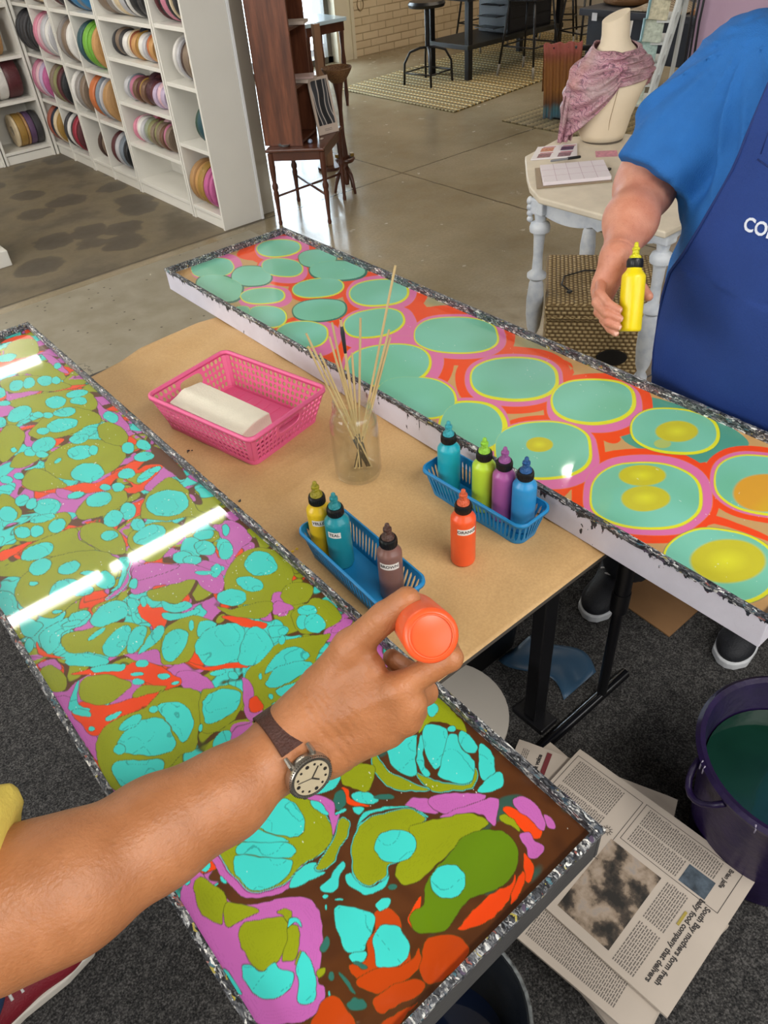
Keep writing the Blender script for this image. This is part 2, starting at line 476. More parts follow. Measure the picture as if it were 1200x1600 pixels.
MB().lathe([(0.05, 0.1), (0.07, 0.02), (0.075, -0.01)], 20).build('shade', fixM, t, smooth='auto')
MB().lathe([(0.06, -0.012), (0.05, -0.02)], 20).build('lamp', mat('spot_glow', '#fff8ea', 0.3, emit=60), t)
# ================================================================== RIBBON SHELVES
SHW = mat('shelf_white', '#dcd9d0', 0.45, var=0.02, vscale=5)
T2 = 0.018
def shelf_unit(origin, w, cols, levels, label, depth=0.30, height=2.0, rotz=0.0, thin_end=False):
    """cols: inner divider positions along local x; levels: list per column of shelf tops. Local: x along the front, y into the unit."""
    t = thing('shelf_unit', label, 'shelf', origin, rotz, 'white cubby shelf units of the ribbon wall')
    edges = [0.0] + cols + [w]
    for i, u in enumerate(edges):
        a = u if i == 0 else (u - T2 if i == len(edges) - 1 else u - T2 / 2)
        MB().box(a, a + T2, 0, depth, 0, height).build('side_panel' if i in (0, len(edges) - 1) else 'divider', SHW, t, bevel=0.0015)
    MB().box(T2, w - T2, depth - 0.008, depth - 0.001, 0.03, height).build('back_panel', SHW, t)
    for c in range(len(edges) - 1):
        for z in levels[c]:
            MB().box(edges[c] + T2, edges[c + 1] - T2 * 0.9, 0.004, depth - 0.01, z - 0.022, z).build('shelf', SHW, t, bevel=0.0015)
    MB().box(T2, w - T2, 0.012, 0.03, 0, 0.062).build('plinth', SHW, t, bevel=0.0015)
    MB().box(0.0, w, 0, depth, height, height + 0.02).build('top_panel', SHW, t, bevel=0.0015)
    return t
NL = [0.09, 0.415, 0.735, 1.065, 1.39, 1.71]
WL = [0.09, 0.335, 0.59, 0.845, 1.065, 1.39, 1.71]
EL = [0.085, 0.455, 0.785, 1.075, 1.39, 1.71]
FX = 2.19
# front faces -X: local x runs along world -Y, local y runs along world +X  -> rotz = -90deg
shelf_unit((FX, 7.05, 0), 0.77, [0.38], [NL, NL], 'white cubby shelf unit in the inside corner, two narrow columns of ribbon', rotz=-PI / 2, depth=0.27)
shelf_unit((FX, 6.27, 0), 0.80, [0.36], [NL, NL], 'white cubby shelf unit holding the orange and green ribbon, two narrow columns', rotz=-PI / 2, depth=0.27)
shelf_unit((FX, 5.46, 0), 0.76, [], [WL], 'white shelf unit with one wide column and an empty bottom shelf', rotz=-PI / 2, depth=0.27)
shelf_unit((FX, 4.69, 0), 0.385, [], [EL], 'narrow white end shelf unit beside the dark wooden shelf', rotz=-PI / 2, depth=0.27)
# left run faces -Y
LLv = [0.09, 0.435, 0.73, 1.06, 1.39, 1.71]
shelf_unit((1.75, 7.0, 0), 0.41, [], [LLv], 'white shelf unit left of the inside corner, at the photo edge', depth=0.33)
shelf_unit((0.96, 7.0, 0), 0.78, [], [LLv], 'wide white shelf unit farthest left along the back', depth=0.33)
mb = MB()
structure('trim_3', MB().box(2.17, 2.19, 7.0, 7.06, 0, 2.0), SHW)

CN = {'black': '#232427', 'charcoal': '#3b3a3c', 'pink': '#c97f93', 'rose': '#b06d84', 'pale pink': '#d8b3bb', 'white': '#d9d6d0', 'grey': '#8b8682', 'pale grey': '#b4b3b6', 'brown': '#6a4d3c', 'dark brown': '#46322b',
      'taupe': '#7d6c5c', 'tan': '#a98255', 'gold': '#9c7a3c', 'orange': '#b9683a', 'rust': '#8d4e35', 'green': '#6ea63a', 'dark green': '#2f4a3c', 'olive': '#86845a', 'navy': '#26303f', 'teal': '#2d4f57', 'blue': '#3c7fae',
      'purple': '#5d4664', 'plum': '#4a2c33', 'red': '#96293a', 'magenta': '#b45b8b', 'cream': '#d2bf9d', 'caramel': '#b98c56', 'maroon': '#55292d', 'sage': '#8c937c', 'lilac': '#b6a5bd', 'brick red': '#96513f', 'steel': '#79828b'}
def ribbon_mat(c):
    k = 'ribbon_' + c.replace(' ', '_')
    return mat(k, CN[c], 0.42, var=0.10, vscale=14, bump=0.25, bscale=160, stretch=(1, 1, 1))
_rollmesh = {}
def roll_mesh(R, w, c, c2):
    key = (round(R, 3), round(w, 3), c, c2)
    if key in _rollmesh: return _rollmesh[key]
    mb = MB(); r0 = R * 0.30
    # local axis = z, then turned; wound layers bulge slightly, grooves show the windings
    h = w / 2
    mb.lathe([(r0, -h), (R * 0.93, -h), (R * 0.985, -h * 0.8), (R, -h * 0.45), (R, h * 0.45), (R * 0.985, h * 0.8), (R * 0.93, h), (r0, h)], 32, cap=False)
    n = len(mb.f)
    mb.cur = 1
    mb.lathe([(r0, h), (r0 * 0.98, h * 0.9), (r0 * 0.98, -h * 0.9), (r0, -h)], 32, cap=False)
    mb.lathe([(r0 * 0.98, -h * 0.2), (r0 * 0.25, -h * 0.2), (r0 * 0.25, h * 0.2), (r0 * 0.98, h * 0.2)], 32, cap=False)
    mb.cur = 2
    for k in range(3):
        rr = R * (0.5 + 0.15 * k)
        for sgn in (-1, 1):
            mb.lathe([(rr - 0.002, sgn * (h + 0.0002)), (rr, sgn * (h + 0.0012)), (rr + 0.002, sgn * (h + 0.0002))], 32, cap=False)
    me = bpy.data.meshes.new('ribbon_roll')
    me.from_pydata(mb.v, [], mb.f)
    for m in (ribbon_mat(c), mat('roll_core', '#9b8f7c', 0.7), ribbon_mat(c2)): me.materials.append(m)
    me.polygons.foreach_set('material_index', mb.mi); me.update(); me.shade_smooth(); me.set_sharp_from_angle(angle=math.radians(35))
    _rollmesh[key] = me
    return me
ORD = ['leftmost', 'second', 'third', 'fourth', 'fifth', 'sixth', 'seventh', 'eighth', 'ninth', 'tenth', 'eleventh', 'twelfth']
def rolls_y(y_hi, zt, items, R, where, group, x=None, gap=0.002, prefix='big'):
    """items: (colour, width) from far/left (high y) to near/right (low y)"""
    y = y_hi
    for i, it in enumerate(items):
        c, w = it[:2]; c2 = it[2] if len(it) > 2 else c
        rr = R * (1 - 0.06 * ((i * 7 + int(y_hi * 10)) % 3) / 2)
        o = bpy.data.objects.new('ribbon_roll', roll_mesh(rr, w, c, c2)); COL.objects.link(o)
        xx = min((x if x is not None else FX + 0.02 + rr) + 0.006 * ((i * 5) % 3), FX + .252 - rr)
        o.location = (xx, y - w / 2, zt + rr + 0.0005)
        o.rotation_euler = (PI / 2, 0, 0)
        pos = ORD[i] + (' from left' if i else '')
        if i == len(items) - 1 and i: pos = 'rightmost'
        tag(o, '%s ribbon roll, %s %s' % (c, pos, where), 'ribbon roll', group)
        y -= w + gap
def rolls_x(x_lo, zt, items, R, where, group, y=7.0):
    x = x_lo
    for i, it in enumerate(items):
        c, w = it[:2]; c2 = it[2] if len(it) > 2 else c
        o = bpy.data.objects.new('ribbon_roll', roll_mesh(R, w, c, c2)); COL.objects.link(o)
        o.location = (x + w / 2, y + 0.02 + R, zt + R + 0.0005); o.rotation_euler = (0, PI / 2, 0)
        pos = ORD[i] + (' from left' if i else '')
        if i == len(items) - 1 and i: pos = 'rightmost'
        tag(o, '%s ribbon roll, %s %s' % (c, pos, where), 'ribbon roll', group)
        x += w + 0.002
RN = 0.143
# columns from the corner towards the end panel; (y of left inner edge)
cx = {0: 7.02, 1: 6.655, 2: 6.24, 3: 5.885}
grp = 'ribbon rolls in the narrow cubbies'
def narrow(col, lvl, items, rowname, R=RN, off=0.0):
    cn = ['first', 'second', 'third', 'fourth'][col] + ' column from corner'
    rolls_y(cx[col] - off, NL[lvl], items, R, 'in %s cubby, %s' % (rowname, cn), grp)
narrow(0, 2, [('black', .05), ('charcoal', .04), ('black', .05), ('charcoal', .04), ('black', .05), ('charcoal', .03)], 'second highest', off=.03)
narrow(1, 2, [('pink', .06), ('pale pink', .03), ('rose', .05), ('pale grey', .06), ('white', .04), ('pale grey', .03)], 'second highest', off=.03)
narrow(2, 2, [('taupe', .06), ('grey', .04), ('taupe', .07), ('brown', .04), ('white', .05)], 'second highest', off=.02)
narrow(3, 2, [('teal', .06), ('dark green', .05), ('green', .06), ('green', .05, 'white'), ('steel', .03), ('caramel', .05)], 'second highest', R=.14, off=.03)
narrow(0, 1, [('rose', .05), ('pale pink', .05), ('pink', .04), ('lilac', .05), ('magenta', .05)], 'middle', off=.05)
narrow(1, 1, [('taupe', .05), ('olive', .04), ('dark brown', .05), ('maroon', .05), ('black', .05)], 'middle', off=.05)
narrow(2, 1, [('black', .03), ('white', .04), ('grey', .06), ('pale grey', .05), ('taupe', .06)], 'middle', off=.02)
narrow(3, 1, [('orange', .08), ('rust', .05), ('steel', .04), ('pale grey', .03), ('caramel', .06), ('tan', .05)], 'middle', R=.145, off=.0)
narrow(0, 0, [('brick red', .05), ('navy', .05), ('maroon', .03), ('cream', .04), ('gold', .05)], 'lowest', off=.06)
narrow(1, 0, [('charcoal', .04), ('white', .04), ('black', .08), ('red', .06), ('maroon', .04)], 'lowest', off=.05)
narrow(2, 0, [('dark brown', .04), ('taupe', .05), ('brown', .05)], 'lowest', R=.115, off=.13)
narrow(3, 0, [('maroon', .05), ('taupe', .03), ('pale grey', .05), ('steel', .05), ('black', .05)], 'lowest', R=.125, off=.04)
narrow(0, 3, [('taupe', .05), ('brown', .06), ('cream', .05), ('tan', .05)], 'top', off=.05)
narrow(1, 3, [('brown', .06), ('taupe', .06), ('cream', .05)], 'top', off=.05)
narrow(2, 3, [('rust', .04), ('white', .05), ('maroon', .05), ('pale grey', .04), ('charcoal', .05)], 'top', off=.03)
narrow(3, 3, [('navy', .04), ('blue', .06), ('blue', .06, 'white'), ('steel', .05), ('blue', .05)], 'top', off=.03)
# wide column : small rolls, a front row and a few behind
gw = 'small ribbon rolls on the wide shelves'
def wide(lvl, items, row, R=.078, back=None, off=.13):
    rolls_y(5.44 - off, WL[lvl], items, R, 'in front row, %s wide shelf' % row, gw)
    if back: rolls_y(5.44 - off - back[0], WL[lvl], back[1], R * 1.12, 'in back row, %s wide shelf' % row, gw, x=FX + .205)
wide(4, [('taupe', .12), ('grey', .06), ('white', .06), ('cream', .06), ('pale grey', .06), ('charcoal', .05), ('white', .03), ('black', .08), ('charcoal', .05)], 'top', R=.12, off=.02)
wide(3, [('charcoal', .02), ('taupe', .06), ('charcoal', .06), ('white', .06), ('cream', .03), ('rust', .03), ('caramel', .05), ('gold', .03), ('white', .06), ('pale grey', .04), ('orange', .03), ('caramel', .05)], 'second highest', back=(.25, [('navy', .06), ('charcoal', .07), ('blue', .05), ('steel', .06)]), off=.08)
wide(2, [('pale grey', .05), ('steel', .02), ('rose', .05), ('brown', .05), ('maroon', .04), ('gold', .02), ('brown', .05), ('plum', .07), ('maroon', .04), ('lilac', .04), ('pale pink', .05), ('lilac', .05)], 'middle', back=(.22, [('plum', .06), ('maroon', .06), ('plum', .08), ('charcoal', .06)]), off=.08)
wide(1, [('pink', .03), ('pale pink', .02), ('white', .05), ('pale grey', .04), ('sage', .05), ('olive', .05), ('taupe', .04), ('olive', .03, 'green'), ('taupe', .05), ('brown', .04), ('rose', .03), ('taupe', .04)], 'second lowest', R=.084, back=(.15, [('pink', .05), ('red', .06), ('maroon', .05), ('pale pink', .05)]), off=.06)
ge = 'ribbon rolls on the end shelves'
def end(lvl, items, row, R, off): rolls_y(4.67 - off, EL[lvl], items, R, 'on the %s shelf of the end unit' % row, ge, x=FX + .03 + R)
end(3, [('maroon', .03), ('black', .05), ('pink', .05), ('charcoal', .02), ('white', .03), ('cream', .02), ('charcoal', .03)], 'top', .125, .05)
end(2, [('white', .03), ('pale grey', .03), ('dark brown', .05), ('taupe', .06), ('cream', .03), ('tan', .03)], 'second highest', .115, .10)
end(1, [('dark green', .05), ('teal', .05), ('white', .05)], 'second lowest', .12, .20)
end(0, [('tan', .05), ('caramel', .06), ('gold', .06), ('magenta', .05), ('rose', .03), ('magenta', .03)], 'lowest', .135, .03)
# left run
gl = 'ribbon rolls left of the corner'
rolls_x(1.79, .73, [('taupe', .07), ('brown', .05), ('taupe', .06), ('tan', .07)], .14, 'on the second shelf left of the corner', gl)
rolls_x(1.77, .435, [('white', .03), ('dark brown', .02), ('orange', .02), ('dark brown', .03), ('gold', .02), ('white', .08), ('maroon', .11)], .14, 'on the middle shelf left of the corner', gl)
rolls_x(1.92, .09, [('cream', .02), ('gold', .06), ('tan', .02), ('purple', .05), ('charcoal', .05)], .12, 'on the lowest shelf left of the corner', gl)
rolls_x(1.5, .73, [('rust', .05), ('brown', .06), ('cream', .05)], .14, 'on the second shelf of the far left unit', gl)
rolls_x(1.45, .435, [('caramel', .06), ('taupe', .08), ('orange', .04)], .14, 'on the middle shelf of the far left unit', gl)
# low white display base at the left photo edge
t = thing('display_stand', 'low white display stand cut off at the left edge on the stained floor', 'display stand', (0.62, 4.84, 0))
MB().box(0, .42, 0, .5, 0, .09).build('base', SHW, t, bevel=.004)
MB().box(.06, .36, .06, .44, .09, .7).build('column', SHW, t, bevel=.004)
PAINT_FLOW = [
('o','k',0.9,[264.4,1234.6,311.7,1243.0,348.3,1244.7,381.4,1201.9,383.6,1171.3,338.1,1152.5,303.1,1151.9,282.7,1180.9,305.9,1175.5,299.8,1217.6,259.3,1204.0,215.4,1238.5,191.8,1261.9,170.4,1291.8,151.2,1328.7,211.3,1269.2,246.5,1252.4]),
('o','k',0.9,[339.8,1323.2,375.4,1339.6,374.4,1298.6,339.6,1303.0]),
('o','k',0.9,[198.1,1139.1,217.7,1119.9,230.5,1068.8,234.1,1042.7,226.9,1027.6,216.1,1038.0,228.0,1063.6,213.3,1100.9]),
('o','k',0.9,[57.3,1169.5,77.6,1164.5,110.5,1162.5,151.9,1160.6,120.9,1159.9,79.3,1148.3,50.0,1147.8]),
('o','k',0.9,[322.4,1958.6,358.3,1968.8,392.0,1940.7,384.1,1860.7,383.1,1901.5,350.0,1945.1]),
('o','k',0.9,[307.5,1656.7,357.2,1631.1,394.4,1598.9,349.8,1612.7]),
('o','k',0.9,[256.8,1438.5,273.0,1422.1,251.2,1412.6]),
('p','k',0.9,[383.2,1515.1,382.0,1468.0,397.9,1428.2,389.1,1358.2,376.0,1360.7,363.9,1417.2,368.3,1470.2]),
('p','k',0.9,[379.3,1819.6,393.6,1774.4,387.4,1680.5,373.5,1723.2]),
('p','k',0.9,[387.1,1186.7,391.6,1135.5,370.8,1147.1,340.8,1123.5,320.5,1152.2,359.4,1176.8]),
('p','k',0.9,[361.0,972.4,391.2,958.4,391.8,897.3,364.5,887.4,332.7,869.1,332.8,882.7,354.2,904.5,355.0,947.8]),
('p','k',0.9,[219.9,1508.3,242.3,1507.6,221.1,1474.6,234.8,1439.6,209.5,1454.7]),
('p','k',0.9,[215.5,995.7,232.2,958.8,260.6,938.5,304.5,903.1,330.0,851.4,322.3,838.9,195.0,960.7]),
('p','k',0.9,[199.8,1271.7,221.3,1232.7,204.9,1222.9,192.3,1252.7]),
('b','k',0.9,[388.8,1347.6,396.0,1266.6,403.8,1218.4,394.5,1132.6,382.5,1135.5,378.1,1195.6,357.1,1216.7,338.8,1216.0,373.0,1239.5,389.8,1272.8]),
('g','k',0.9,[314.5,1904.0,350.0,1945.1,389.5,1918.8,388.3,1871.9,367.9,1831.7,325.9,1846.3,303.1,1870.5]),
('g','k',0.9,[288.8,1784.2,325.7,1802.2,368.9,1778.5,376.0,1665.0,339.8,1689.3,318.2,1753.2]),
('g','k',0.9,[256.6,1762.8,303.6,1754.7,350.8,1691.4,367.8,1620.0,335.7,1627.3,291.6,1666.8,258.0,1695.3]),
('g','k',0.9,[234.9,1656.0,276.1,1650.9,349.8,1612.7,387.9,1560.3,383.2,1515.1,365.2,1485.3,328.2,1523.4,277.5,1551.8,256.6,1597.0]),
('g','k',0.9,[226.5,1501.6,258.1,1525.2,291.0,1537.9,341.8,1521.3,364.8,1462.2,354.1,1427.2,324.4,1435.1,285.6,1430.8,247.1,1448.3,230.5,1475.8]),
('g','k',0.9,[183.5,1545.2,214.9,1558.0,219.9,1508.3,199.8,1464.5,173.6,1439.6,149.5,1443.9]),
('g','k',0.9,[212.9,1370.5,239.3,1393.8,273.3,1400.7,321.0,1373.5,343.1,1330.3,342.5,1280.0,317.7,1256.0,278.8,1247.7,243.2,1264.7,215.7,1301.2,202.7,1332.8]),
('g','k',0.9,[153.6,1335.4,180.7,1364.2,198.7,1355.7,216.9,1272.7,196.8,1274.6,167.5,1294.7]),
('g','k',0.9,[158.7,1415.0,191.6,1441.7,208.0,1415.1,223.9,1399.2,188.4,1385.3,165.9,1393.3]),
('g','k',0.9,[344.0,1415.1,370.5,1410.5,375.4,1339.6,349.2,1313.7,330.6,1363.8]),
('g','k',0.9,[198.8,1178.7,233.7,1203.1,265.1,1198.2,288.4,1184.0,283.2,1145.9,244.4,1134.0,214.2,1139.3,197.2,1155.8]),
('g','k',0.9,[278.5,1084.4,306.1,1123.2,332.2,1140.7,367.8,1150.0,375.7,1106.4,368.7,1061.6,362.0,1018.8,386.6,986.7,366.4,967.1,345.2,1019.2,306.5,1041.2,287.0,1068.1]),
('g','k',0.9,[236.5,1047.8,262.7,1060.5,292.7,1046.7,314.7,1025.3,317.5,984.3,277.8,971.1,252.3,960.2,234.2,970.7,229.9,1017.4]),
('g','k',0.9,[190.6,1130.7,217.7,1119.9,230.5,1068.8,217.2,1015.3,193.1,1038.5,181.0,1072.0,176.3,1106.2]),
('g','k',0.9,[89.5,1145.8,126.5,1154.5,158.1,1146.8,179.9,1133.3,171.3,1103.6,179.2,1059.1,147.9,1074.9,108.1,1106.2]),
('g','k',0.9,[37.7,1111.2,76.3,1129.6,108.1,1106.2,143.2,1072.4,184.2,1018.8,191.2,984.5,184.7,970.6]),
('g','k',0.9,[312.1,974.5,336.3,973.5,353.8,952.8,352.1,935.7,333.3,939.2]),
('g','k',0.9,[111.9,1332.0,127.6,1307.7,123.8,1252.1,103.7,1239.2,94.7,1280.7]),
('g','k',0.9,[91.0,1181.4,100.3,1218.6,138.1,1205.6,181.6,1195.5,180.7,1164.0,155.3,1149.5,118.8,1154.4]),
('g','k',0.9,[308.7,1218.0,332.6,1203.4,344.6,1200.8,368.9,1195.4,338.4,1179.3,314.7,1175.7]),
('c','k',0.8,[326.4,1856.5,317.4,1848.2,304.9,1848.2,293.6,1856.3,287.8,1869.6,289.7,1883.0,298.6,1891.5,311.3,1891.7,322.7,1883.4,328.5,1869.9]),
('c','k',0.8,[291.4,1707.7,283.6,1695.1,273.5,1690.8,265.1,1696.3,261.4,1709.5,263.9,1725.6,271.7,1738.5,281.8,1743.1,290.5,1737.5,294.1,1723.9]),
('c','k',0.8,[315.4,1701.0,308.6,1687.3,300.1,1681.1,293.0,1684.6,290.0,1696.6,292.2,1712.5,298.9,1726.4,307.6,1732.9,314.8,1729.3,317.8,1717.1]),
('c','k',0.8,[348.0,1671.9,339.1,1662.6,328.8,1662.8,320.9,1672.3,318.3,1687.6,322.1,1703.0,331.0,1712.7,341.5,1712.6,349.5,1702.9,352.0,1687.3]),
('c','k',0.8,[361.0,1660.0,355.6,1654.2,350.1,1654.5,346.5,1660.9,346.2,1670.9,349.4,1680.8,354.8,1686.8,360.5,1686.6,364.1,1680.1,364.3,1669.9]),
('c','k',0.8,[247.3,1700.0,240.2,1690.0,233.2,1689.2,228.8,1697.6,228.7,1712.3,233.0,1727.7,240.0,1737.9,247.2,1738.9,251.6,1730.2,251.6,1715.3]),
('c','k',0.8,[240.2,1647.5,235.2,1644.7,228.8,1647.6,223.3,1655.0,220.9,1664.2,222.5,1671.7,227.5,1674.6,234.0,1671.7,239.5,1664.2,241.8,1655.0]),
('c','k',0.8,[332.8,1559.4,322.8,1550.6,310.7,1551.9,301.0,1562.8,297.3,1579.3,301.1,1595.3,311.1,1604.5,323.5,1603.4,333.4,1592.1,336.9,1575.3]),
('c','k',0.8,[384.0,1564.3,374.9,1558.3,362.1,1559.7,350.6,1567.8,344.5,1579.6,346.4,1590.7,355.5,1596.8,368.4,1595.5,380.1,1587.3,386.1,1575.3]),
('c','k',0.8,[368.0,1526.4,360.3,1522.5,351.0,1526.5,343.5,1536.9,340.7,1549.8,343.7,1560.3,351.4,1564.4,360.8,1560.5,368.3,1549.9,371.0,1536.9]),
('c','k',0.8,[265.9,1586.4,255.3,1569.5,239.5,1560.5,224.3,1562.4,215.3,1574.6,215.9,1592.5,226.0,1609.6,242.0,1619.1,257.7,1617.3,266.9,1604.7]),
('c','k',0.8,[291.6,1527.9,286.4,1523.8,280.5,1525.5,276.0,1532.2,274.6,1541.5,277.0,1549.9,282.2,1554.1,288.2,1552.5,292.7,1545.6,294.0,1536.2]),
('c','k',0.8,[276.4,1543.5,271.3,1539.3,265.3,1540.9,260.8,1547.7,259.4,1557.1,261.7,1565.5,266.9,1569.8,272.9,1568.2,277.5,1561.3,278.8,1551.9]),
('c','k',0.8,[332.9,1506.9,323.7,1501.2,311.2,1503.3,300.0,1512.6,294.3,1525.4,296.3,1537.0,305.4,1542.9,318.1,1540.8,329.5,1531.4,335.1,1518.4]),
('c','k',0.8,[206.1,1572.7,199.1,1564.5,191.7,1564.9,186.4,1573.7,185.4,1587.7,189.0,1601.5,196.0,1610.0,203.6,1609.7,208.9,1600.7,209.8,1586.5]),
('c','k',0.8,[318.1,1461.1,305.2,1451.3,287.0,1451.8,270.4,1462.2,261.5,1478.8,263.8,1495.3,276.5,1505.5,294.9,1505.3,311.9,1494.6,320.8,1477.6]),
('c','k',0.8,[261.3,1474.0,255.8,1470.6,249.2,1473.2,243.8,1480.7,241.7,1490.3,243.7,1498.4,249.2,1501.8,255.9,1499.2,261.4,1491.6,263.4,1482.0]),
('c','k',0.8,[338.3,1405.9,328.6,1398.0,313.6,1395.5,299.2,1399.3,290.6,1408.0,291.1,1418.3,300.7,1426.3,315.6,1428.9,330.4,1425.1,339.1,1416.3]),
('c','k',0.8,[311.4,1389.3,303.6,1383.5,293.0,1384.3,283.6,1391.4,278.9,1402.1,280.7,1412.4,288.5,1418.4,299.2,1417.7,308.8,1410.5,313.4,1399.6]),
('c','k',0.8,[213.7,1415.9,208.4,1411.5,202.2,1413.1,197.4,1420.1,195.9,1429.9,198.2,1438.8,203.6,1443.3,209.9,1441.7,214.7,1434.6,216.2,1424.7]),
('c','k',0.8,[255.5,1425.9,245.7,1411.4,232.0,1405.7,219.5,1410.8,212.9,1424.7,214.6,1442.4,224.2,1457.2,238.1,1463.3,250.9,1458.2,257.6,1443.9]),
('c','k',0.8,[229.2,1390.9,224.0,1388.0,217.7,1390.5,212.4,1397.6,210.4,1406.5,212.2,1413.9,217.3,1417.0,223.8,1414.4,229.0,1407.3,231.1,1398.3]),
('c','k',0.8,[300.0,1334.7,288.8,1325.7,274.6,1326.9,262.5,1337.8,257.1,1354.4,260.5,1370.5,271.6,1379.9,286.2,1378.9,298.5,1367.7,303.8,1350.8]),
('c','k',0.8,[306.9,1331.5,301.4,1325.1,296.2,1324.7,293.2,1330.4,293.6,1340.0,297.3,1350.0,302.9,1356.5,308.2,1357.0,311.2,1351.2,310.7,1341.4]),
('c','k',0.8,[244.4,1359.1,241.5,1355.3,236.7,1352.8,231.8,1352.6,228.7,1354.7,228.6,1358.3,231.4,1362.1,236.2,1364.6,241.1,1364.9,244.2,1362.7]),
('c','k',0.8,[284.7,1254.3,271.2,1245.0,254.3,1248.4,240.4,1263.2,234.5,1283.9,239.0,1302.9,252.5,1312.8,269.8,1309.5,284.1,1294.3,289.7,1273.1]),
('c','k',0.8,[387.8,1263.7,381.0,1263.0,375.1,1270.3,372.5,1282.9,374.1,1296.1,379.5,1304.8,386.4,1305.5,392.4,1298.0,394.9,1285.2,393.2,1272.1]),
('c','k',0.8,[378.7,1233.2,370.6,1228.6,360.6,1231.1,352.4,1239.6,349.1,1251.1,352.0,1261.1,360.0,1265.9,370.2,1263.5,378.6,1254.8,381.8,1243.2]),
('c','k',0.8,[329.2,1208.9,321.5,1202.3,311.8,1202.4,303.8,1209.0,300.5,1219.8,303.1,1230.7,310.8,1237.5,320.6,1237.5,328.7,1230.7,332.0,1219.8]),
('c','k',0.8,[367.6,1192.7,359.0,1184.1,344.4,1177.2,329.5,1174.8,319.7,1177.5,318.8,1184.4,327.1,1192.9,341.6,1199.8,356.8,1202.5,366.8,1199.8]),
('c','k',0.8,[187.2,1454.0,184.0,1450.6,180.5,1451.0,178.0,1455.0,177.4,1461.2,179.0,1467.2,182.2,1470.6,185.7,1470.2,188.3,1466.2,188.8,1460.0]),
('c','k',0.8,[167.0,1356.1,162.7,1352.9,157.5,1354.5,153.3,1360.4,151.7,1368.3,153.4,1375.2,157.8,1378.5,163.1,1376.9,167.3,1371.0,168.8,1363.0]),
('c','k',0.8,[145.1,1358.5,139.7,1353.9,133.4,1355.5,128.4,1362.7,126.7,1372.7,128.9,1381.9,134.2,1386.6,140.7,1385.0,145.7,1377.7,147.4,1367.6]),
('c','k',0.8,[138.9,1329.4,133.5,1328.0,125.9,1332.3,119.0,1340.7,115.4,1350.0,116.4,1356.6,121.8,1358.0,129.5,1353.7,136.5,1345.3,140.1,1336.0]),
('c','k',0.8,[149.2,1279.6,143.9,1270.9,136.2,1267.6,129.0,1270.9,125.1,1279.6,125.9,1290.3,131.2,1299.2,139.0,1302.6,146.2,1299.3,150.1,1290.4]),
('c','k',0.8,[183.8,1216.8,173.3,1206.5,159.7,1206.4,147.8,1216.4,142.2,1232.8,144.9,1249.5,155.2,1260.2,169.2,1260.6,181.3,1250.4,186.9,1233.5]),
('c','k',0.8,[148.0,1249.2,141.7,1246.3,137.5,1249.5,137.0,1257.7,140.5,1267.8,146.7,1275.9,153.2,1279.0,157.5,1275.7,157.8,1267.3,154.2,1257.2]),
('c','k',0.8,[263.6,1172.9,254.1,1164.1,240.9,1163.0,229.1,1169.9,223.0,1182.3,224.9,1195.5,234.2,1204.6,247.6,1205.9,259.6,1198.9,265.8,1186.2]),
('c','k',0.8,[271.6,1095.3,262.0,1090.7,254.8,1095.1,252.7,1107.0,256.6,1121.9,265.0,1134.3,274.9,1139.2,282.2,1134.6,284.2,1122.4,280.1,1107.3]),
('c','k',0.8,[255.3,1111.5,248.5,1098.5,238.5,1091.7,228.9,1093.6,223.3,1103.4,223.9,1117.5,230.5,1130.6,240.6,1137.8,250.5,1136.0,256.1,1125.9]),
('c','k',0.8,[292.9,1180.4,287.2,1176.6,280.9,1178.4,276.3,1185.1,275.1,1194.2,277.9,1202.3,283.6,1206.3,290.1,1204.5,294.7,1197.7,295.8,1188.5]),
('c','k',0.8,[274.8,1201.2,270.5,1198.8,265.4,1200.7,261.4,1206.1,260.1,1213.1,261.9,1218.9,266.2,1221.4,271.4,1219.5,275.4,1214.0,276.7,1207.0]),
('c','k',0.8,[112.7,1249.1,105.2,1241.1,96.8,1242.1,90.7,1251.5,89.2,1265.9,92.8,1280.0,100.3,1288.3,108.9,1287.4,115.0,1277.8,116.5,1263.1]),
('c','k',0.8,[164.7,1194.7,157.1,1191.4,145.4,1193.6,134.0,1200.5,127.1,1209.4,127.4,1217.0,134.8,1220.5,146.6,1218.3,158.2,1211.4,165.1,1202.4]),
('c','k',0.8,[115.9,1182.8,109.8,1177.6,102.0,1178.8,95.4,1186.0,92.4,1196.4,94.3,1206.2,100.3,1211.5,108.2,1210.4,115.0,1203.1,117.9,1192.5]),
('c','k',0.8,[135.9,1173.1,131.2,1165.3,124.5,1162.5,118.3,1165.6,115.0,1173.5,115.8,1183.2,120.4,1191.1,127.2,1194.1,133.5,1190.9,136.8,1182.9]),
('c','k',0.8,[171.5,1167.3,166.7,1156.7,158.5,1150.1,149.9,1149.9,144.3,1156.1,143.6,1166.4,148.2,1177.0,156.4,1183.8,165.2,1184.2,171.0,1177.8]),
('c','k',0.8,[357.7,1054.6,339.9,1043.6,318.9,1047.8,302.6,1065.4,296.7,1090.3,303.8,1113.2,321.6,1125.2,343.3,1121.3,360.2,1102.8,365.7,1077.1]),
('c','k',0.8,[224.0,1064.2,217.9,1061.2,210.4,1064.3,204.4,1072.1,202.2,1081.7,204.6,1089.6,210.8,1092.7,218.3,1089.6,224.4,1081.7,226.5,1072.0]),
('c','k',0.8,[271.1,1055.7,264.6,1050.5,257.8,1051.5,253.4,1058.5,252.9,1068.7,256.6,1078.5,263.2,1083.9,270.1,1082.9,274.6,1075.8,275.0,1065.4]),
('c','k',0.8,[291.5,1019.1,280.4,1008.7,264.6,1006.2,250.0,1012.3,241.9,1024.8,243.5,1039.0,254.3,1049.7,270.4,1052.5,285.4,1046.3,293.5,1033.5]),
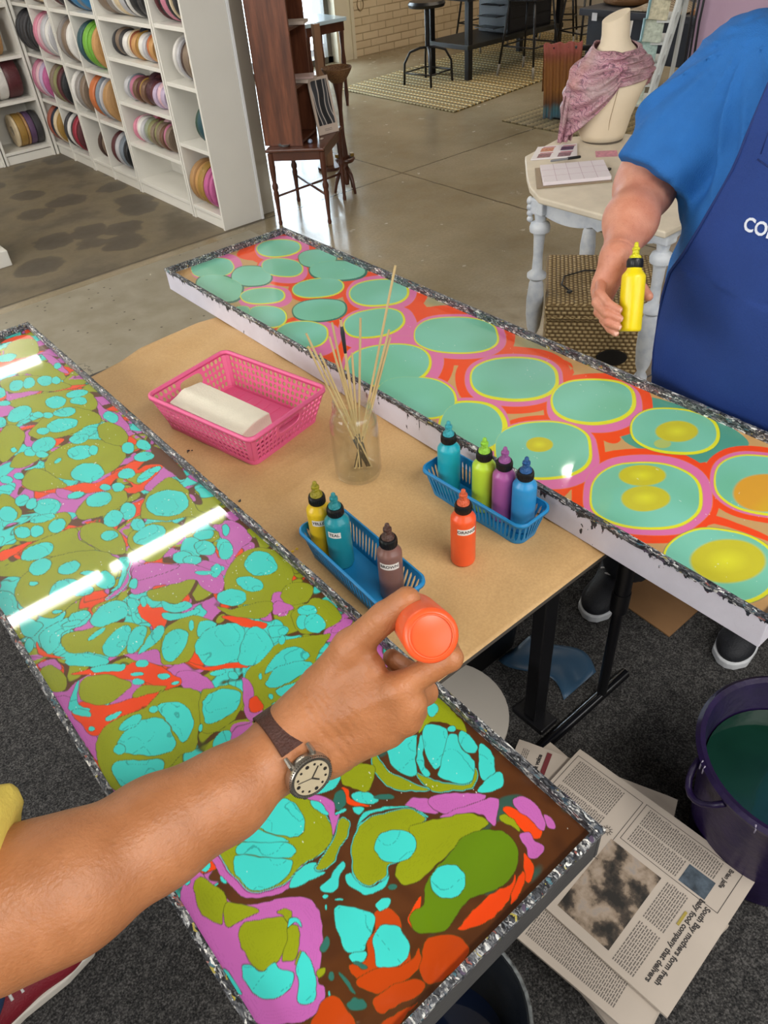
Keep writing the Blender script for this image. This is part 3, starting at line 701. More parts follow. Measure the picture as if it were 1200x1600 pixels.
('c','k',0.8,[347.8,950.2,340.8,946.8,331.9,948.7,324.3,955.3,320.9,963.9,323.1,971.5,330.0,975.0,339.0,973.1,346.7,966.5,350.0,957.7]),
('c','k',0.8,[372.8,941.7,368.5,934.0,364.3,930.9,361.8,933.4,361.8,940.7,364.5,950.1,368.8,957.9,373.0,961.1,375.6,958.5,375.5,951.0]),
('c','k',0.8,[352.0,903.4,344.8,898.1,337.9,899.0,333.9,905.6,334.3,915.6,339.1,925.2,346.3,930.7,353.4,929.9,357.4,923.1,356.9,913.0]),
('c','k',0.8,[311.7,925.3,300.4,919.4,290.7,923.4,286.0,935.7,288.3,952.0,296.7,966.1,308.2,972.5,318.2,968.5,322.9,955.7,320.3,939.1]),
('c','k',0.8,[293.5,923.4,285.9,919.5,277.5,922.3,271.3,930.8,269.8,941.7,273.5,951.0,281.1,955.1,289.7,952.3,296.0,943.6,297.4,932.6]),
('c','k',0.8,[324.5,910.6,316.1,909.5,309.2,916.4,306.3,928.5,308.7,941.5,315.4,950.4,324.0,951.6,331.1,944.6,333.9,932.1,331.3,919.2]),
('c','k',0.8,[300.5,907.3,294.4,905.1,287.2,908.1,281.6,915.3,279.8,924.0,282.4,930.8,288.5,933.2,295.8,930.1,301.5,922.8,303.3,914.1]),
('c','k',0.8,[131.2,1116.6,121.4,1107.2,106.0,1105.0,90.8,1110.7,81.5,1122.1,81.6,1135.1,91.1,1144.7,106.6,1147.3,122.1,1141.5,131.6,1129.8]),
('c','k',0.8,[317.7,864.6,313.3,863.4,308.1,865.8,303.9,871.0,302.4,877.0,304.2,881.5,308.6,882.8,313.9,880.3,318.1,875.0,319.5,869.0]),
('c','k',0.8,[388.5,1724.7,383.5,1719.3,378.3,1719.6,375.0,1725.5,374.8,1734.9,377.7,1744.1,382.8,1749.6,388.0,1749.4,391.3,1743.3,391.5,1733.9]),
('c','k',0.8,[383.5,1406.9,375.5,1404.9,369.0,1412.3,366.4,1426.5,368.7,1442.1,375.1,1453.3,383.2,1455.5,389.8,1447.8,392.4,1433.4,389.9,1417.7]),
('c','k',0.8,[362.8,1284.7,355.6,1278.4,348.3,1279.3,343.7,1287.1,343.4,1298.7,347.8,1310.0,355.0,1316.5,362.5,1315.7,367.1,1307.8,367.3,1295.9]),
('c','k',0.8,[372.9,1188.6,368.3,1184.8,361.6,1183.7,355.3,1185.9,351.9,1190.4,352.5,1195.6,357.1,1199.5,363.8,1200.5,370.1,1198.4,373.6,1193.8]),
('c','k',0.8,[232.0,1219.8,226.3,1215.9,217.8,1216.1,209.7,1220.2,205.0,1226.7,205.6,1233.2,211.2,1237.2,219.7,1237.1,228.0,1232.9,232.6,1226.3]),
('p','k',0.9,[188.5,932.6,215.2,943.9,249.3,926.3,274.8,924.8,298.2,887.0,306.9,848.7,287.7,823.8,271.0,839.7,273.2,866.3,270.2,876.5,233.7,896.7,206.0,908.7,184.3,915.1]),
('p','k',0.9,[211.1,970.6,239.7,958.5,269.1,922.5,229.6,930.1,198.6,944.8]),
('p','k',0.9,[162.8,729.1,177.8,718.0,186.7,692.8,185.8,671.6,172.9,675.4,159.0,691.0,153.7,712.3]),
('p','k',0.9,[17.5,884.6,39.4,876.1,40.5,851.5,19.5,871.1]),
('p','k',0.9,[11.7,805.6,28.4,795.6,24.0,767.9,24.5,736.8,30.5,711.5,18.0,675.5,14.4,697.5,12.3,748.0]),
('p','k',0.9,[111.1,827.1,131.2,805.3,157.9,789.4,157.4,766.0,161.5,744.6,143.0,767.7,126.2,795.1]),
('p','k',0.9,[348.4,766.0,367.8,754.6,339.4,713.4,326.0,719.4,330.2,742.0]),
('p','c',1.2,[179.5,948.5,205.2,976.2,218.4,994.7,206.9,997.8,195.3,955.4,169.6,936.2,145.8,937.6]),
('o','k',0.9,[21.5,770.2,37.8,776.2,61.1,749.4,96.2,733.0,126.6,721.0,116.0,714.6,85.6,711.1,59.3,714.9,39.3,708.4,24.8,721.7,22.7,748.6]),
('o','k',0.9,[47.5,833.4,77.0,817.5,110.0,792.6,124.2,791.0,143.0,767.7,158.5,724.6,153.0,707.5,133.5,720.0,119.1,750.0,95.5,777.5,82.8,797.7,57.0,821.7]),
('o','k',0.9,[177.3,900.7,188.5,890.1,192.6,865.6,209.2,849.9,192.5,825.9,172.8,818.8,173.5,843.8,172.0,865.0]),
('o','k',0.9,[30.0,927.7,34.9,892.3,51.8,870.5,27.8,892.9]),
('o','k',0.9,[181.1,738.0,197.3,711.3,224.9,691.3,254.8,675.0,284.8,670.6,255.2,663.0,220.4,684.0,191.5,708.1]),
('o','k',0.9,[261.8,780.1,283.4,753.2,304.8,720.0,293.1,715.1,273.1,743.4]),
('o','k',0.9,[214.3,623.8,219.2,619.3,215.9,596.3,204.6,596.5]),
('o','k',0.9,[211.7,903.3,230.9,899.4,214.2,908.1]),
('g','k',0.9,[25.9,701.2,46.4,716.7,70.0,715.3,94.7,707.9,116.0,714.6,134.1,714.0,153.5,701.5,166.9,678.2,152.5,649.5,136.4,624.2,117.5,603.2,100.2,609.7,78.9,601.8,65.8,596.0,33.6,603.6,18.7,612.8,12.9,635.2,16.0,663.6]),
('g','k',0.9,[168.2,677.1,188.3,669.3,205.3,659.0,210.0,638.4,198.7,617.2,174.8,608.8,153.0,609.1,140.6,625.3]),
('g','k',0.9,[15.3,869.2,29.9,870.2,38.8,847.3,37.3,825.9,28.2,812.1,14.6,821.9,9.9,845.7]),
('g','k',0.9,[43.4,798.0,57.0,813.2,77.7,802.5,95.5,777.5,104.5,757.9,89.7,749.7,65.3,750.8,48.6,760.9,39.4,780.0]),
('g','k',0.9,[60.3,905.5,75.4,910.3,103.9,896.4,124.4,890.1,151.8,864.3,169.1,835.0,154.1,805.1,132.2,807.4,104.6,821.2,84.6,851.9,60.7,874.3]),
('g','k',0.9,[152.7,764.4,180.9,811.2,200.6,818.2,229.3,810.8,246.1,781.9,245.3,766.4,216.5,758.9,197.5,746.3,181.1,738.0,158.4,753.3]),
('g','k',0.9,[200.8,906.5,218.6,900.3,247.6,890.7,271.6,875.1,251.4,858.3,226.2,850.8,213.6,866.3,200.9,881.8]),
('g','k',0.9,[54.9,1074.8,73.3,1087.3,113.3,1095.8,145.3,1081.1,181.1,1054.6,200.1,1020.2,196.0,992.8,175.5,966.9,154.7,957.5,135.3,968.9,101.9,965.4,75.0,956.7,55.3,975.2,41.1,1009.1,42.3,1050.2]),
('g','k',0.9,[297.3,828.9,324.0,862.2,359.2,874.8,387.4,867.5,402.9,840.5,404.1,800.5,370.5,752.0,347.0,763.8,328.9,750.0,312.7,765.4,288.1,795.6]),
('g','k',0.9,[266.5,802.4,280.2,782.6,307.2,770.6,334.4,751.6,318.1,733.5,296.8,740.5,272.6,770.0]),
('g','k',0.9,[99.8,740.4,115.3,742.4,140.5,719.1,119.8,721.9,96.2,733.0]),
('c','k',0.9,[48.9,685.0,66.5,693.3,87.8,693.8,103.2,682.2,109.1,659.2,103.6,630.2,90.3,623.5,69.7,636.6,52.9,657.6,47.0,677.1]),
('c','k',0.9,[112.4,696.8,126.8,693.0,140.0,676.6,140.3,650.5,129.3,630.7,111.9,624.9,110.9,642.7,110.2,668.2]),
('c','k',0.9,[27.5,653.1,39.0,656.4,57.6,639.4,76.9,624.1,77.1,608.0,60.5,598.6,39.5,602.5,27.5,611.2,23.5,630.0]),
('c','k',0.9,[162.7,660.9,175.8,667.4,194.7,660.6,207.4,643.5,202.5,629.4,190.7,619.5,171.5,621.8,152.4,626.9,152.3,639.5]),
('c','k',0.9,[101.7,848.1,119.6,862.4,140.4,865.3,148.8,854.1,130.3,827.5,110.8,818.4,99.0,829.4]),
('c','k',0.9,[148.1,848.4,163.6,847.9,164.8,832.7,146.2,812.5,128.5,807.8,125.7,819.5]),
('c','k',0.9,[155.7,816.0,178.3,829.5,185.3,819.8,173.8,805.2,152.1,800.9,135.1,801.7]),
('c','k',0.9,[52.7,863.7,75.7,857.2,97.4,821.9,86.6,814.4,60.5,838.7,50.5,853.9]),
('c','k',0.9,[113.4,913.7,133.6,928.4,156.0,924.5,165.2,905.3,152.8,883.2,132.6,882.4,113.1,891.0,108.3,902.0]),
('c','k',0.9,[164.4,783.3,181.3,804.5,200.3,802.5,208.9,784.9,192.8,762.8,170.3,753.9,158.9,761.6]),
('c','k',0.9,[215.8,772.0,230.2,790.3,243.4,784.4,249.1,769.3,231.4,763.7,218.8,763.0]),
('c','k',0.9,[199.0,846.1,220.9,825.5,242.1,818.8,238.6,808.7,209.5,819.7,195.9,832.5]),
('c','k',0.9,[209.4,870.2,219.5,853.8,235.8,845.2,239.1,828.4,216.6,832.8,203.9,851.6]),
('c','k',0.9,[86.3,1015.5,103.4,1028.4,127.2,1016.9,127.5,998.1,98.7,996.5,85.1,1002.3]),
('c','k',0.9,[25.2,1073.7,40.8,1051.6,33.6,1009.3,43.2,973.3,50.7,953.0,28.0,942.1,20.4,962.0,24.3,1004.5,9.0,1025.7]),
('c','k',0.9,[54.4,943.0,91.7,940.8,116.1,924.5,102.4,910.8,67.2,918.1,55.3,897.7,37.5,889.8,34.7,910.9,38.9,931.9]),
('c','k',0.9,[349.9,852.6,375.3,863.2,390.7,850.7,390.2,821.5,380.8,804.0,360.5,804.8,346.5,818.2,343.9,839.3]),
('c','k',0.9,[203.2,753.0,226.1,768.6,251.9,763.5,270.4,749.2,272.1,731.7,262.3,716.0,246.5,700.5,235.8,692.8,216.1,696.6,200.9,710.8,196.1,729.9]),
('c','k',0.9,[276.1,728.0,290.4,724.0,294.5,704.3,289.7,678.0,272.4,664.4,249.0,665.9,236.4,677.7,237.0,691.6,253.8,705.6]),
('c','k',0.9,[302.3,703.3,319.3,696.7,320.6,686.1,306.3,683.9,295.9,693.7]),
('c','k',0.9,[22.1,780.1,40.0,806.7,50.2,814.0,36.0,788.6,34.6,768.6,40.4,758.0,31.4,761.1]),
('c','k',0.9,[215.4,997.5,203.5,1009.0,193.9,979.4,173.7,954.0,158.2,947.1,174.2,946.2,199.8,973.7]),
('c','k',0.9,[171.2,913.5,182.9,895.4,166.0,877.3,167.6,855.9,157.2,859.2,162.7,887.2]),
('c','k',0.9,[71.8,822.4,92.8,811.6,110.9,794.6,101.1,789.4,74.3,811.4]),
('c','k',0.8,[114.5,1080.6,107.8,1070.7,97.0,1066.4,86.4,1069.4,79.8,1078.4,79.7,1090.2,86.2,1100.3,97.0,1104.8,107.9,1101.9,114.6,1092.6]),
('c','k',0.8,[147.1,1041.6,140.6,1034.4,130.9,1032.5,121.6,1036.5,116.1,1045.0,116.6,1054.7,123.0,1062.0,132.8,1064.1,142.3,1060.0,147.7,1051.4]),
('c','k',0.8,[173.6,961.7,165.2,954.8,156.2,956.4,149.9,965.7,148.8,979.4,153.3,992.4,161.7,999.6,171.0,998.1,177.3,988.5,178.3,974.5]),
('c','k',0.8,[139.8,970.6,133.4,966.6,124.4,968.1,116.2,974.4,111.8,983.3,112.9,991.4,119.2,995.5,128.3,994.1,136.7,987.6,141.1,978.6]),
('c','k',0.8,[339.7,784.5,330.8,785.3,321.8,794.5,316.2,808.8,316.1,822.9,321.6,831.3,330.8,830.7,339.9,821.2,345.5,806.6,345.4,792.6]),
('c','k',0.8,[307.8,784.7,298.0,781.8,286.6,786.9,277.8,798.0,274.8,811.2,278.9,821.3,288.7,824.5,300.4,819.3,309.4,807.9,312.2,794.7]),
('c','k',0.8,[51.5,666.2,47.9,663.9,43.9,664.9,40.9,668.9,40.1,674.4,41.7,679.3,45.3,681.7,49.4,680.6,52.4,676.6,53.2,671.1]),
('c','k',0.8,[90.3,697.8,85.3,692.6,76.2,689.7,66.4,690.3,59.7,694.0,58.5,699.5,63.3,704.7,72.4,707.6,82.3,707.1,89.2,703.3]),
('c','k',0.8,[111.2,691.3,108.4,690.0,105.0,691.2,102.4,694.6,101.5,698.7,102.6,702.1,105.5,703.4,108.9,702.1,111.6,698.7,112.5,694.6]),
('c','k',0.8,[137.4,772.2,133.8,770.6,129.3,772.3,125.8,776.7,124.6,782.2,126.0,786.5,129.7,788.2,134.2,786.4,137.7,781.9,139.0,776.5]),
('c','k',0.8,[151.7,731.4,148.3,731.2,143.8,733.8,139.7,738.3,137.8,743.0,138.6,746.0,141.9,746.3,146.5,743.6,150.5,739.1,152.5,734.4]),
('c','k',0.8,[119.3,747.1,116.0,746.0,111.8,747.9,108.3,752.1,106.8,757.0,107.9,760.8,111.3,761.9,115.5,759.9,119.1,755.7,120.5,750.8]),
('c','k',0.8,[124.4,761.1,121.6,761.2,117.6,763.7,114.0,767.7,112.0,771.6,112.5,774.0,115.2,773.8,119.2,771.3,122.9,767.3,124.9,763.4]),
('c','k',0.8,[37.4,746.6,33.5,748.0,28.5,753.7,24.3,761.5,22.5,768.4,23.8,771.9,27.7,770.5,32.8,764.8,37.0,757.0,38.7,750.0]),
('c','k',0.8,[73.8,723.3,70.0,720.8,63.3,719.8,56.2,720.8,51.5,723.4,50.8,726.5,54.4,729.1,61.1,730.1,68.3,729.1,73.1,726.5]),
('c','k',0.8,[33.3,722.8,31.5,722.1,29.3,723.0,27.4,725.3,26.6,728.0,27.2,730.2,29.0,731.0,31.3,730.1,33.2,727.8,33.9,725.0]),
('c','k',0.8,[153.2,710.9,151.4,710.5,149.1,711.6,147.1,713.9,146.3,716.5,146.9,718.3,148.7,718.7,151.0,717.5,153.0,715.2,153.8,712.7]),
('c','k',0.8,[77.8,1047.8,75.3,1046.7,71.8,1048.3,68.8,1051.9,67.5,1056.3,68.2,1059.7,70.8,1060.8,74.2,1059.2,77.2,1055.5,78.6,1051.2]),
('c','k',0.8,[196.9,928.1,192.0,926.1,188.3,928.3,187.1,933.9,189.0,940.9,193.1,946.5,198.0,948.7,201.8,946.5,202.9,940.7,201.0,933.7]),
('c','k',0.8,[211.6,682.9,207.5,682.1,201.3,684.2,195.6,688.3,192.3,692.9,192.8,696.3,196.9,697.1,203.1,695.1,208.9,690.9,212.1,686.3]),
('c','k',0.8,[221.0,664.7,217.5,663.2,213.5,664.6,210.6,668.4,209.9,673.1,211.6,677.0,215.2,678.5,219.2,677.1,222.1,673.3,222.8,668.6]),
('c','k',0.8,[220.1,790.6,216.5,786.4,213.7,785.5,212.7,788.1,213.9,793.4,216.9,799.3,220.5,803.6,223.3,804.5,224.3,801.8,223.1,796.5]),
('c','k',0.8,[119.3,881.1,114.6,877.6,106.0,875.1,97.0,874.4,90.7,875.8,89.7,878.8,94.3,882.2,102.7,884.8,111.9,885.5,118.3,884.1]),
('c','k',0.8,[84.1,960.5,81.5,960.0,78.0,962.0,74.7,965.7,73.1,969.7,73.7,972.5,76.2,973.0,79.8,971.1,83.0,967.3,84.7,963.3]),
('c','k',0.8,[116.0,926.7,109.9,922.1,100.1,921.7,90.4,925.6,84.4,932.2,84.3,939.1,90.3,943.7,100.1,944.2,110.0,940.3,116.0,933.6]),
('c','k',0.8,[98.1,920.3,93.6,919.1,86.1,920.7,78.6,924.4,73.8,929.0,73.6,932.6,78.1,933.8,85.6,932.3,93.1,928.5,97.9,923.9]),
('c','k',0.8,[189.9,885.7,186.0,881.3,182.5,880.8,180.7,884.3,181.4,890.5,184.3,897.1,188.2,901.6,191.8,902.2,193.5,898.7,192.8,892.4]),
('c','k',0.8,[142.3,624.5,139.9,621.9,138.0,621.4,137.3,623.1,138.0,626.5,139.9,630.2,142.2,632.8,144.2,633.4,144.9,631.6,144.2,628.2]),
('c','k',0.8,[150.3,579.6,142.1,580.3,137.3,585.1,138.0,592.2,143.7,599.0,152.5,602.9,161.0,602.3,165.8,597.4,165.1,590.1,159.1,583.4]),
('c','k',0.8,[307.7,861.6,300.9,858.2,296.4,859.7,295.9,865.5,299.5,873.6,306.0,880.8,312.8,884.3,317.4,882.8,317.9,876.8,314.2,868.7]),
('c','k',0.8,[301.0,869.4,296.2,870.4,289.1,875.4,282.5,882.6,278.8,889.2,279.5,892.6,284.4,891.7,291.5,886.6,298.1,879.4,301.7,872.8]),
('c','k',0.8,[23.6,920.6,19.2,914.8,14.9,914.2,12.3,918.9,12.3,927.2,15.0,936.1,19.3,942.1,23.7,942.9,26.4,938.0,26.3,929.5]),
('c','k',0.8,[157.3,1005.7,153.6,1006.0,148.2,1009.6,143.0,1015.2,140.2,1020.7,140.7,1024.0,144.4,1023.8,149.8,1020.1,154.9,1014.4,157.8,1008.9]),
('c','k',0.8,[348.3,887.7,340.0,880.9,332.4,881.2,328.4,888.4,329.5,899.8,335.3,911.3,343.7,918.4,351.5,918.2,355.5,910.8,354.3,899.1]),
('g','k',0.9,[237.3,665.7,259.0,665.9,298.8,676.2,325.2,665.1,354.0,646.3,363.1,637.7,328.3,622.0,297.4,599.8,261.5,584.8,237.0,579.6,218.4,587.7,217.0,611.8,223.3,648.9]),
('g','k',0.9,[345.7,711.0,370.0,711.8,387.4,713.5,398.5,684.7,396.1,657.6,387.2,648.7,365.9,651.8,346.0,656.6,333.3,671.3,334.7,692.5]),
('g','k',0.9,[358.9,759.1,381.6,762.7,398.5,740.2,394.1,725.6,372.6,715.4,349.6,728.1,348.8,747.1]),
('p','k',0.9,[334.1,745.9,343.8,742.7,353.0,715.9,326.7,723.2,323.2,732.4]),
('p','k',0.9,[368.0,644.2,393.2,645.9,398.6,632.3,374.7,632.3]),
('p','k',0.9,[222.8,659.3,226.0,636.7,213.0,610.9,214.1,591.6,198.4,588.1,197.2,607.2]),
('o','k',0.9,[212.4,620.7,222.7,620.7,217.9,597.3,207.8,597.4,204.3,605.2]),
('c','k',0.9,[251.1,642.9,274.6,656.6,299.0,660.0,312.6,652.6,317.1,632.5,309.3,624.2,281.6,634.6]),
('c','k',0.9,[245.3,628.6,266.3,638.8,293.7,631.0,309.3,616.4,301.7,605.8,284.3,607.1,254.4,610.4,243.5,620.5]),
('c','k',0.9,[246.1,608.5,265.1,605.3,287.7,596.5,278.2,588.3,256.2,587.3,245.5,597.3]),
('c','k',0.9,[231.2,594.1,251.1,585.0,238.9,582.4,229.7,591.8]),
('c','k',0.9,[304.3,709.8,320.7,697.2,321.8,687.7,307.9,684.1,295.3,693.2]),
('c','k',0.8,[375.2,684.8,368.3,683.2,360.3,686.9,354.2,694.4,352.4,703.0,355.6,709.4,362.6,711.1,370.7,707.4,376.8,699.7,378.5,691.1]),
('c','k',0.8,[351.4,676.2,345.4,672.8,339.6,673.9,336.3,679.1,336.6,686.5,340.6,693.3,346.6,696.8,352.5,695.8,355.8,690.4,355.4,683.0]),
('c','k',0.8,[367.6,656.8,358.7,652.5,349.9,654.8,344.4,662.8,344.4,673.5,349.8,683.0,358.8,687.5,367.8,685.3,373.4,677.1,373.2,666.1]),
('c','k',0.8,[305.5,673.0,301.9,670.0,298.8,669.8,297.5,672.5,298.4,677.1,301.2,681.8,304.9,684.9,308.0,685.1,309.3,682.3,308.4,677.7]),
('c','k',0.8,[244.7,642.4,242.7,640.6,241.0,640.4,240.3,641.9,240.8,644.6,242.4,647.4,244.4,649.2,246.1,649.4,246.9,647.9,246.3,645.2]),
('c','k',0.8,[237.2,603.3,235.3,602.0,233.5,602.2,232.5,603.9,232.7,606.3,233.9,608.6,235.8,609.9,237.6,609.6,238.7,608.0,238.5,605.6]),
('p','k',0.9,[69.2,477.1,86.9,470.9,134.6,390.4,145.7,382.3,114.7,381.2,96.6,383.3,74.2,398.0,63.4,416.3,62.5,443.8]),
('g','c',1.1,[169.1,480.6,189.4,447.4,189.3,410.4,179.3,393.8,163.1,387.2,134.6,390.4,112.9,388.1,88.6,395.6,76.4,406.5,71.8,424.7,73.5,448.7,77.2,475.7,102.6,480.3,135.5,483.5]),
('c','k',0.9,[122.7,482.5,143.3,484.7,159.5,476.9,172.1,458.8,171.9,438.2,162.5,422.5,152.1,420.1,138.0,434.7,124.3,460.8]),
('c','k',0.9,[99.8,473.0,107.0,476.4,124.1,455.1,137.7,429.2,138.1,424.9,113.9,444.7,96.5,462.2]),
('c','k',0.9,[90.6,457.9,98.2,456.8,118.2,440.8,137.3,423.7,141.3,410.6,135.5,406.3,123.5,413.3,104.0,434.5,88.2,448.7]),
('c','k',0.9,[82.8,447.9,88.5,446.5,109.2,427.2,126.9,408.4,130.9,401.1,119.6,392.9,99.7,392.8,82.9,401.7,75.1,414.7,75.0,432.6]),
('c','k',0.9,[133.0,388.2,149.4,382.7,144.8,374.0,150.4,365.4,139.0,368.4,122.9,373.9,113.0,381.0,122.1,387.0]),
('c','k',0.9,[172.0,364.4,170.7,358.2,158.4,351.2,151.0,343.7,142.1,345.3,136.3,353.3,138.4,358.4,151.3,357.5]),
('g','c',1.2,[200.8,404.1,207.4,396.1,196.3,384.3,175.7,376.0,163.1,368.6,150.3,369.9,145.5,376.3,163.5,383.1,182.9,392.5]),
('c','k',0.9,[165.1,348.7,172.9,345.4,172.7,327.8,182.8,318.9,193.9,319.5,205.5,327.1,200.6,317.1,187.1,311.5,171.0,317.2,163.4,329.1,161.2,341.5]),
('c','k',0.9,[276.4,340.0,271.8,358.4,258.1,373.6,237.5,385.2,222.2,384.8,204.8,376.7,197.0,376.0,222.0,389.0,234.2,390.3,255.4,379.4,274.9,357.6,278.9,339.7]),
('g','c',1.2,[235.7,380.7,255.7,370.8,268.6,359.2,275.4,340.9,269.3,336.4,254.8,341.5,251.3,331.1,245.3,321.1,234.0,320.1,218.3,323.0,207.4,327.2,200.3,320.9,188.1,321.1,176.7,324.2,172.0,335.5,173.5,348.4,182.0,359.2,195.2,373.7,216.4,382.0]),
('g','k',0.9,[255.6,341.9,270.2,335.7,289.6,327.1,310.6,312.8,323.9,297.9,326.6,285.0,312.8,287.0,296.5,291.5,273.3,292.2,252.5,291.3,235.5,290.5,219.6,290.7,208.3,299.2,207.3,312.5,214.4,318.9,227.0,320.5,241.2,317.6,249.5,326.8,250.4,337.9]),
('c','k',0.8,[243.0,319.5,231.3,316.8,218.8,321.9,209.9,332.7,208.0,345.4,214.0,355.2,225.7,358.2,238.7,353.1,247.7,341.9,249.3,329.0]),
('o','k',0.9,[305.1,226.9,294.0,222.9,273.5,229.0,255.2,230.4,234.1,228.7,219.9,227.1,231.5,219.7,249.5,212.2,269.0,212.2,285.6,215.2,299.5,221.1]),
('o','k',0.9,[213.2,276.6,198.9,274.5,186.8,267.8,186.2,256.9,190.2,247.8,192.2,260.1,201.1,266.6]),
('h','k',0.9,[290.2,292.1,307.4,288.5,323.8,277.1,332.8,258.9,328.1,243.1,312.1,231.7,295.6,227.6,275.1,230.6,256.5,238.1,238.4,239.4,222.5,236.2,208.4,234.5,195.5,240.3,186.8,250.8,187.1,264.6,196.0,271.2,209.0,268.4,221.3,278.5,239.1,287.4,261.2,290.0]),
('c','k',0.8,[257.7,253.3,246.2,249.9,234.9,253.6,227.9,262.8,227.8,274.4,234.7,283.9,246.3,287.6,258.0,283.9,265.1,274.3,264.9,262.5]),
('o','k',0.9,[326.2,231.8,331.6,233.5,328.8,219.9,322.5,212.9,310.4,209.8,310.4,217.6]),
('o','k',0.9,[314.7,224.6,305.2,212.9,284.1,207.7,279.1,209.2,290.7,216.8]),
('o','k',0.9,[353.8,285.1,359.4,280.1,364.5,261.3,367.7,244.6,363.1,236.7,353.4,235.3,349.0,244.3,349.6,267.7,350.0,281.5]),
('p','k',0.9,[273.0,367.2,284.2,366.3,296.6,353.2,292.0,344.5,291.3,334.4,278.1,348.1,270.2,366.0]),
('p','k',0.9,[296.6,353.2,313.7,345.2,329.9,332.4,347.8,312.4,337.2,311.0,316.5,318.8,296.9,327.5,291.2,341.7]),
('p','k',0.9,[288.6,329.7,307.2,323.7,325.9,313.9,344.8,307.8,357.0,296.7,344.4,286.5,329.3,279.0,328.5,286.8,327.7,298.1,310.9,313.1]),
('p','k',0.9,[367.2,283.9,378.1,280.2,382.0,266.9,377.2,246.4,368.3,237.1,363.8,241.2,364.4,257.9,362.0,272.4]),
('p','k',0.9,[381.5,249.5,384.7,243.2,380.7,232.8,375.6,230.6,373.0,236.4,377.1,244.7]),
('p','k',0.9,[341.9,252.4,351.9,246.8,348.8,234.5,350.4,226.4,344.9,221.6,334.5,221.8,331.5,227.1,337.9,237.6]),
('g','k',0.9,[343.4,282.1,348.9,277.1,349.5,260.9,344.7,255.0,342.1,267.5,338.6,275.9]),
('g','k',0.9,[393.2,457.9,403.2,439.3,399.3,406.8,391.9,387.6,384.2,403.2,382.7,417.7,370.4,429.0,357.7,427.5,345.2,426.1,366.5,441.4]),
('g','c',1.2,[306.8,387.6,314.6,372.7,318.5,361.5,331.0,344.5,347.3,335.4,361.5,345.7,360.8,338.5,342.4,330.4,324.6,341.6,307.4,357.2]),
('g','c',1.3,[291.4,450.0,284.8,431.4,283.2,412.9,287.4,397.5,295.3,378.7,305.0,362.3,293.6,369.0,279.1,384.0,270.1,401.6,270.5,420.6,276.9,434.6]),
('g','k',0.9,[262.8,451.5,266.9,443.7,267.4,427.3,263.9,418.8,248.2,410.0,245.1,416.6,250.9,434.4]),
('c','k',0.9,[310.5,445.1,339.0,427.5,335.8,421.9,313.6,397.2,306.8,387.6,298.1,389.7,292.1,402.9,292.8,420.1,300.6,433.4]),
('c','k',0.9,[345.1,421.9,342.8,411.3,330.6,405.9,320.5,390.9,318.5,376.9,312.7,378.4,315.6,395.4,328.6,411.8]),
('c','k',0.9,[358.8,428.7,371.2,421.7,377.0,407.7,363.9,392.0,352.5,385.9,338.3,378.7,326.4,377.6,327.4,388.6,331.5,401.0,342.5,415.8]),
('c','k',0.9,[371.4,397.9,379.4,390.5,371.6,376.7,369.9,357.9,367.5,348.1,349.3,337.4,336.2,342.4,328.1,352.8,324.3,367.8,335.3,377.5,352.5,385.9]),
('c','k',0.9,[384.7,392.0,390.8,386.4,388.7,365.2,379.1,357.6,372.2,363.9,373.8,378.9]),
('c','k',0.9,[392.8,363.6,396.2,350.1,387.0,330.4,374.6,322.1,361.5,327.5,365.2,338.4,377.8,350.7]),
('c','k',0.9,[383.6,321.7,380.2,313.2,370.0,307.2,353.6,312.7,344.1,321.3,351.0,324.5,366.7,325.4]),
('c','k',0.8,[384.0,399.2,381.2,398.5,378.4,399.6,376.5,402.0,376.4,404.8,378.0,407.0,380.8,407.8,383.7,406.7,385.5,404.3,385.6,401.4]),
('c','k',0.8,[386.4,436.1,381.2,433.7,376.6,434.5,374.2,438.3,375.1,443.6,378.9,448.4,384.2,451.0,388.9,450.2,391.2,446.3,390.3,441.0]),
('p','k',0.9,[38.1,472.9,45.5,455.4,49.1,423.8,57.3,406.2,76.8,387.2,98.5,376.5,116.4,364.7,123.1,351.2,121.1,332.8,110.5,316.2,98.3,301.9,78.9,286.1,80.6,275.9,72.9,265.6,56.4,263.4,35.6,275.3,15.7,292.7,12.5,310.0,8.9,327.2,11.3,345.4,9.2,371.2,9.4,402.3,10.4,430.9,14.0,451.5,26.1,465.4]),
('g','k',0.9,[35.5,457.1,44.1,453.0,51.1,432.5,51.2,411.6,41.5,403.3,36.0,396.6,29.3,405.8,26.3,426.9,28.9,445.2]),
('g','k',0.9,[50.5,410.5,61.0,402.2,72.7,385.8,73.6,379.9,64.6,382.9,50.6,385.3,40.3,388.5,41.6,399.9]),
('g','k',0.9,[50.0,379.4,61.2,377.6,74.0,368.5,88.7,357.5,85.6,344.6,76.9,333.2,65.4,327.8,52.7,326.9,43.8,331.7,38.0,345.8,39.7,362.9]),
('g','k',0.9,[87.9,365.6,96.0,363.4,98.8,355.9,93.6,350.6,89.2,351.2,89.7,358.9]),
('g','k',0.9,[87.4,346.3,96.6,341.3,91.2,330.0,76.9,317.7,64.8,322.3,66.4,327.0,80.1,336.6]),
('g','k',0.9,[80.2,317.9,85.7,319.2,78.1,310.6,72.7,313.8]),
('g','k',0.9,[84.1,293.2,91.8,291.0,88.4,286.5,81.8,287.9]),
('c','k',0.9,[30.8,346.1,38.1,341.2,43.2,330.7,56.5,328.1,57.1,320.0,65.3,309.8,60.2,302.5,44.7,297.3,31.2,307.7,26.6,323.2,26.9,337.6]),
('c','k',0.9,[86.0,317.4,88.4,307.6,82.3,294.9,74.1,281.6,66.8,273.7,57.6,277.5,54.0,284.9,63.6,296.6,69.4,309.2]),
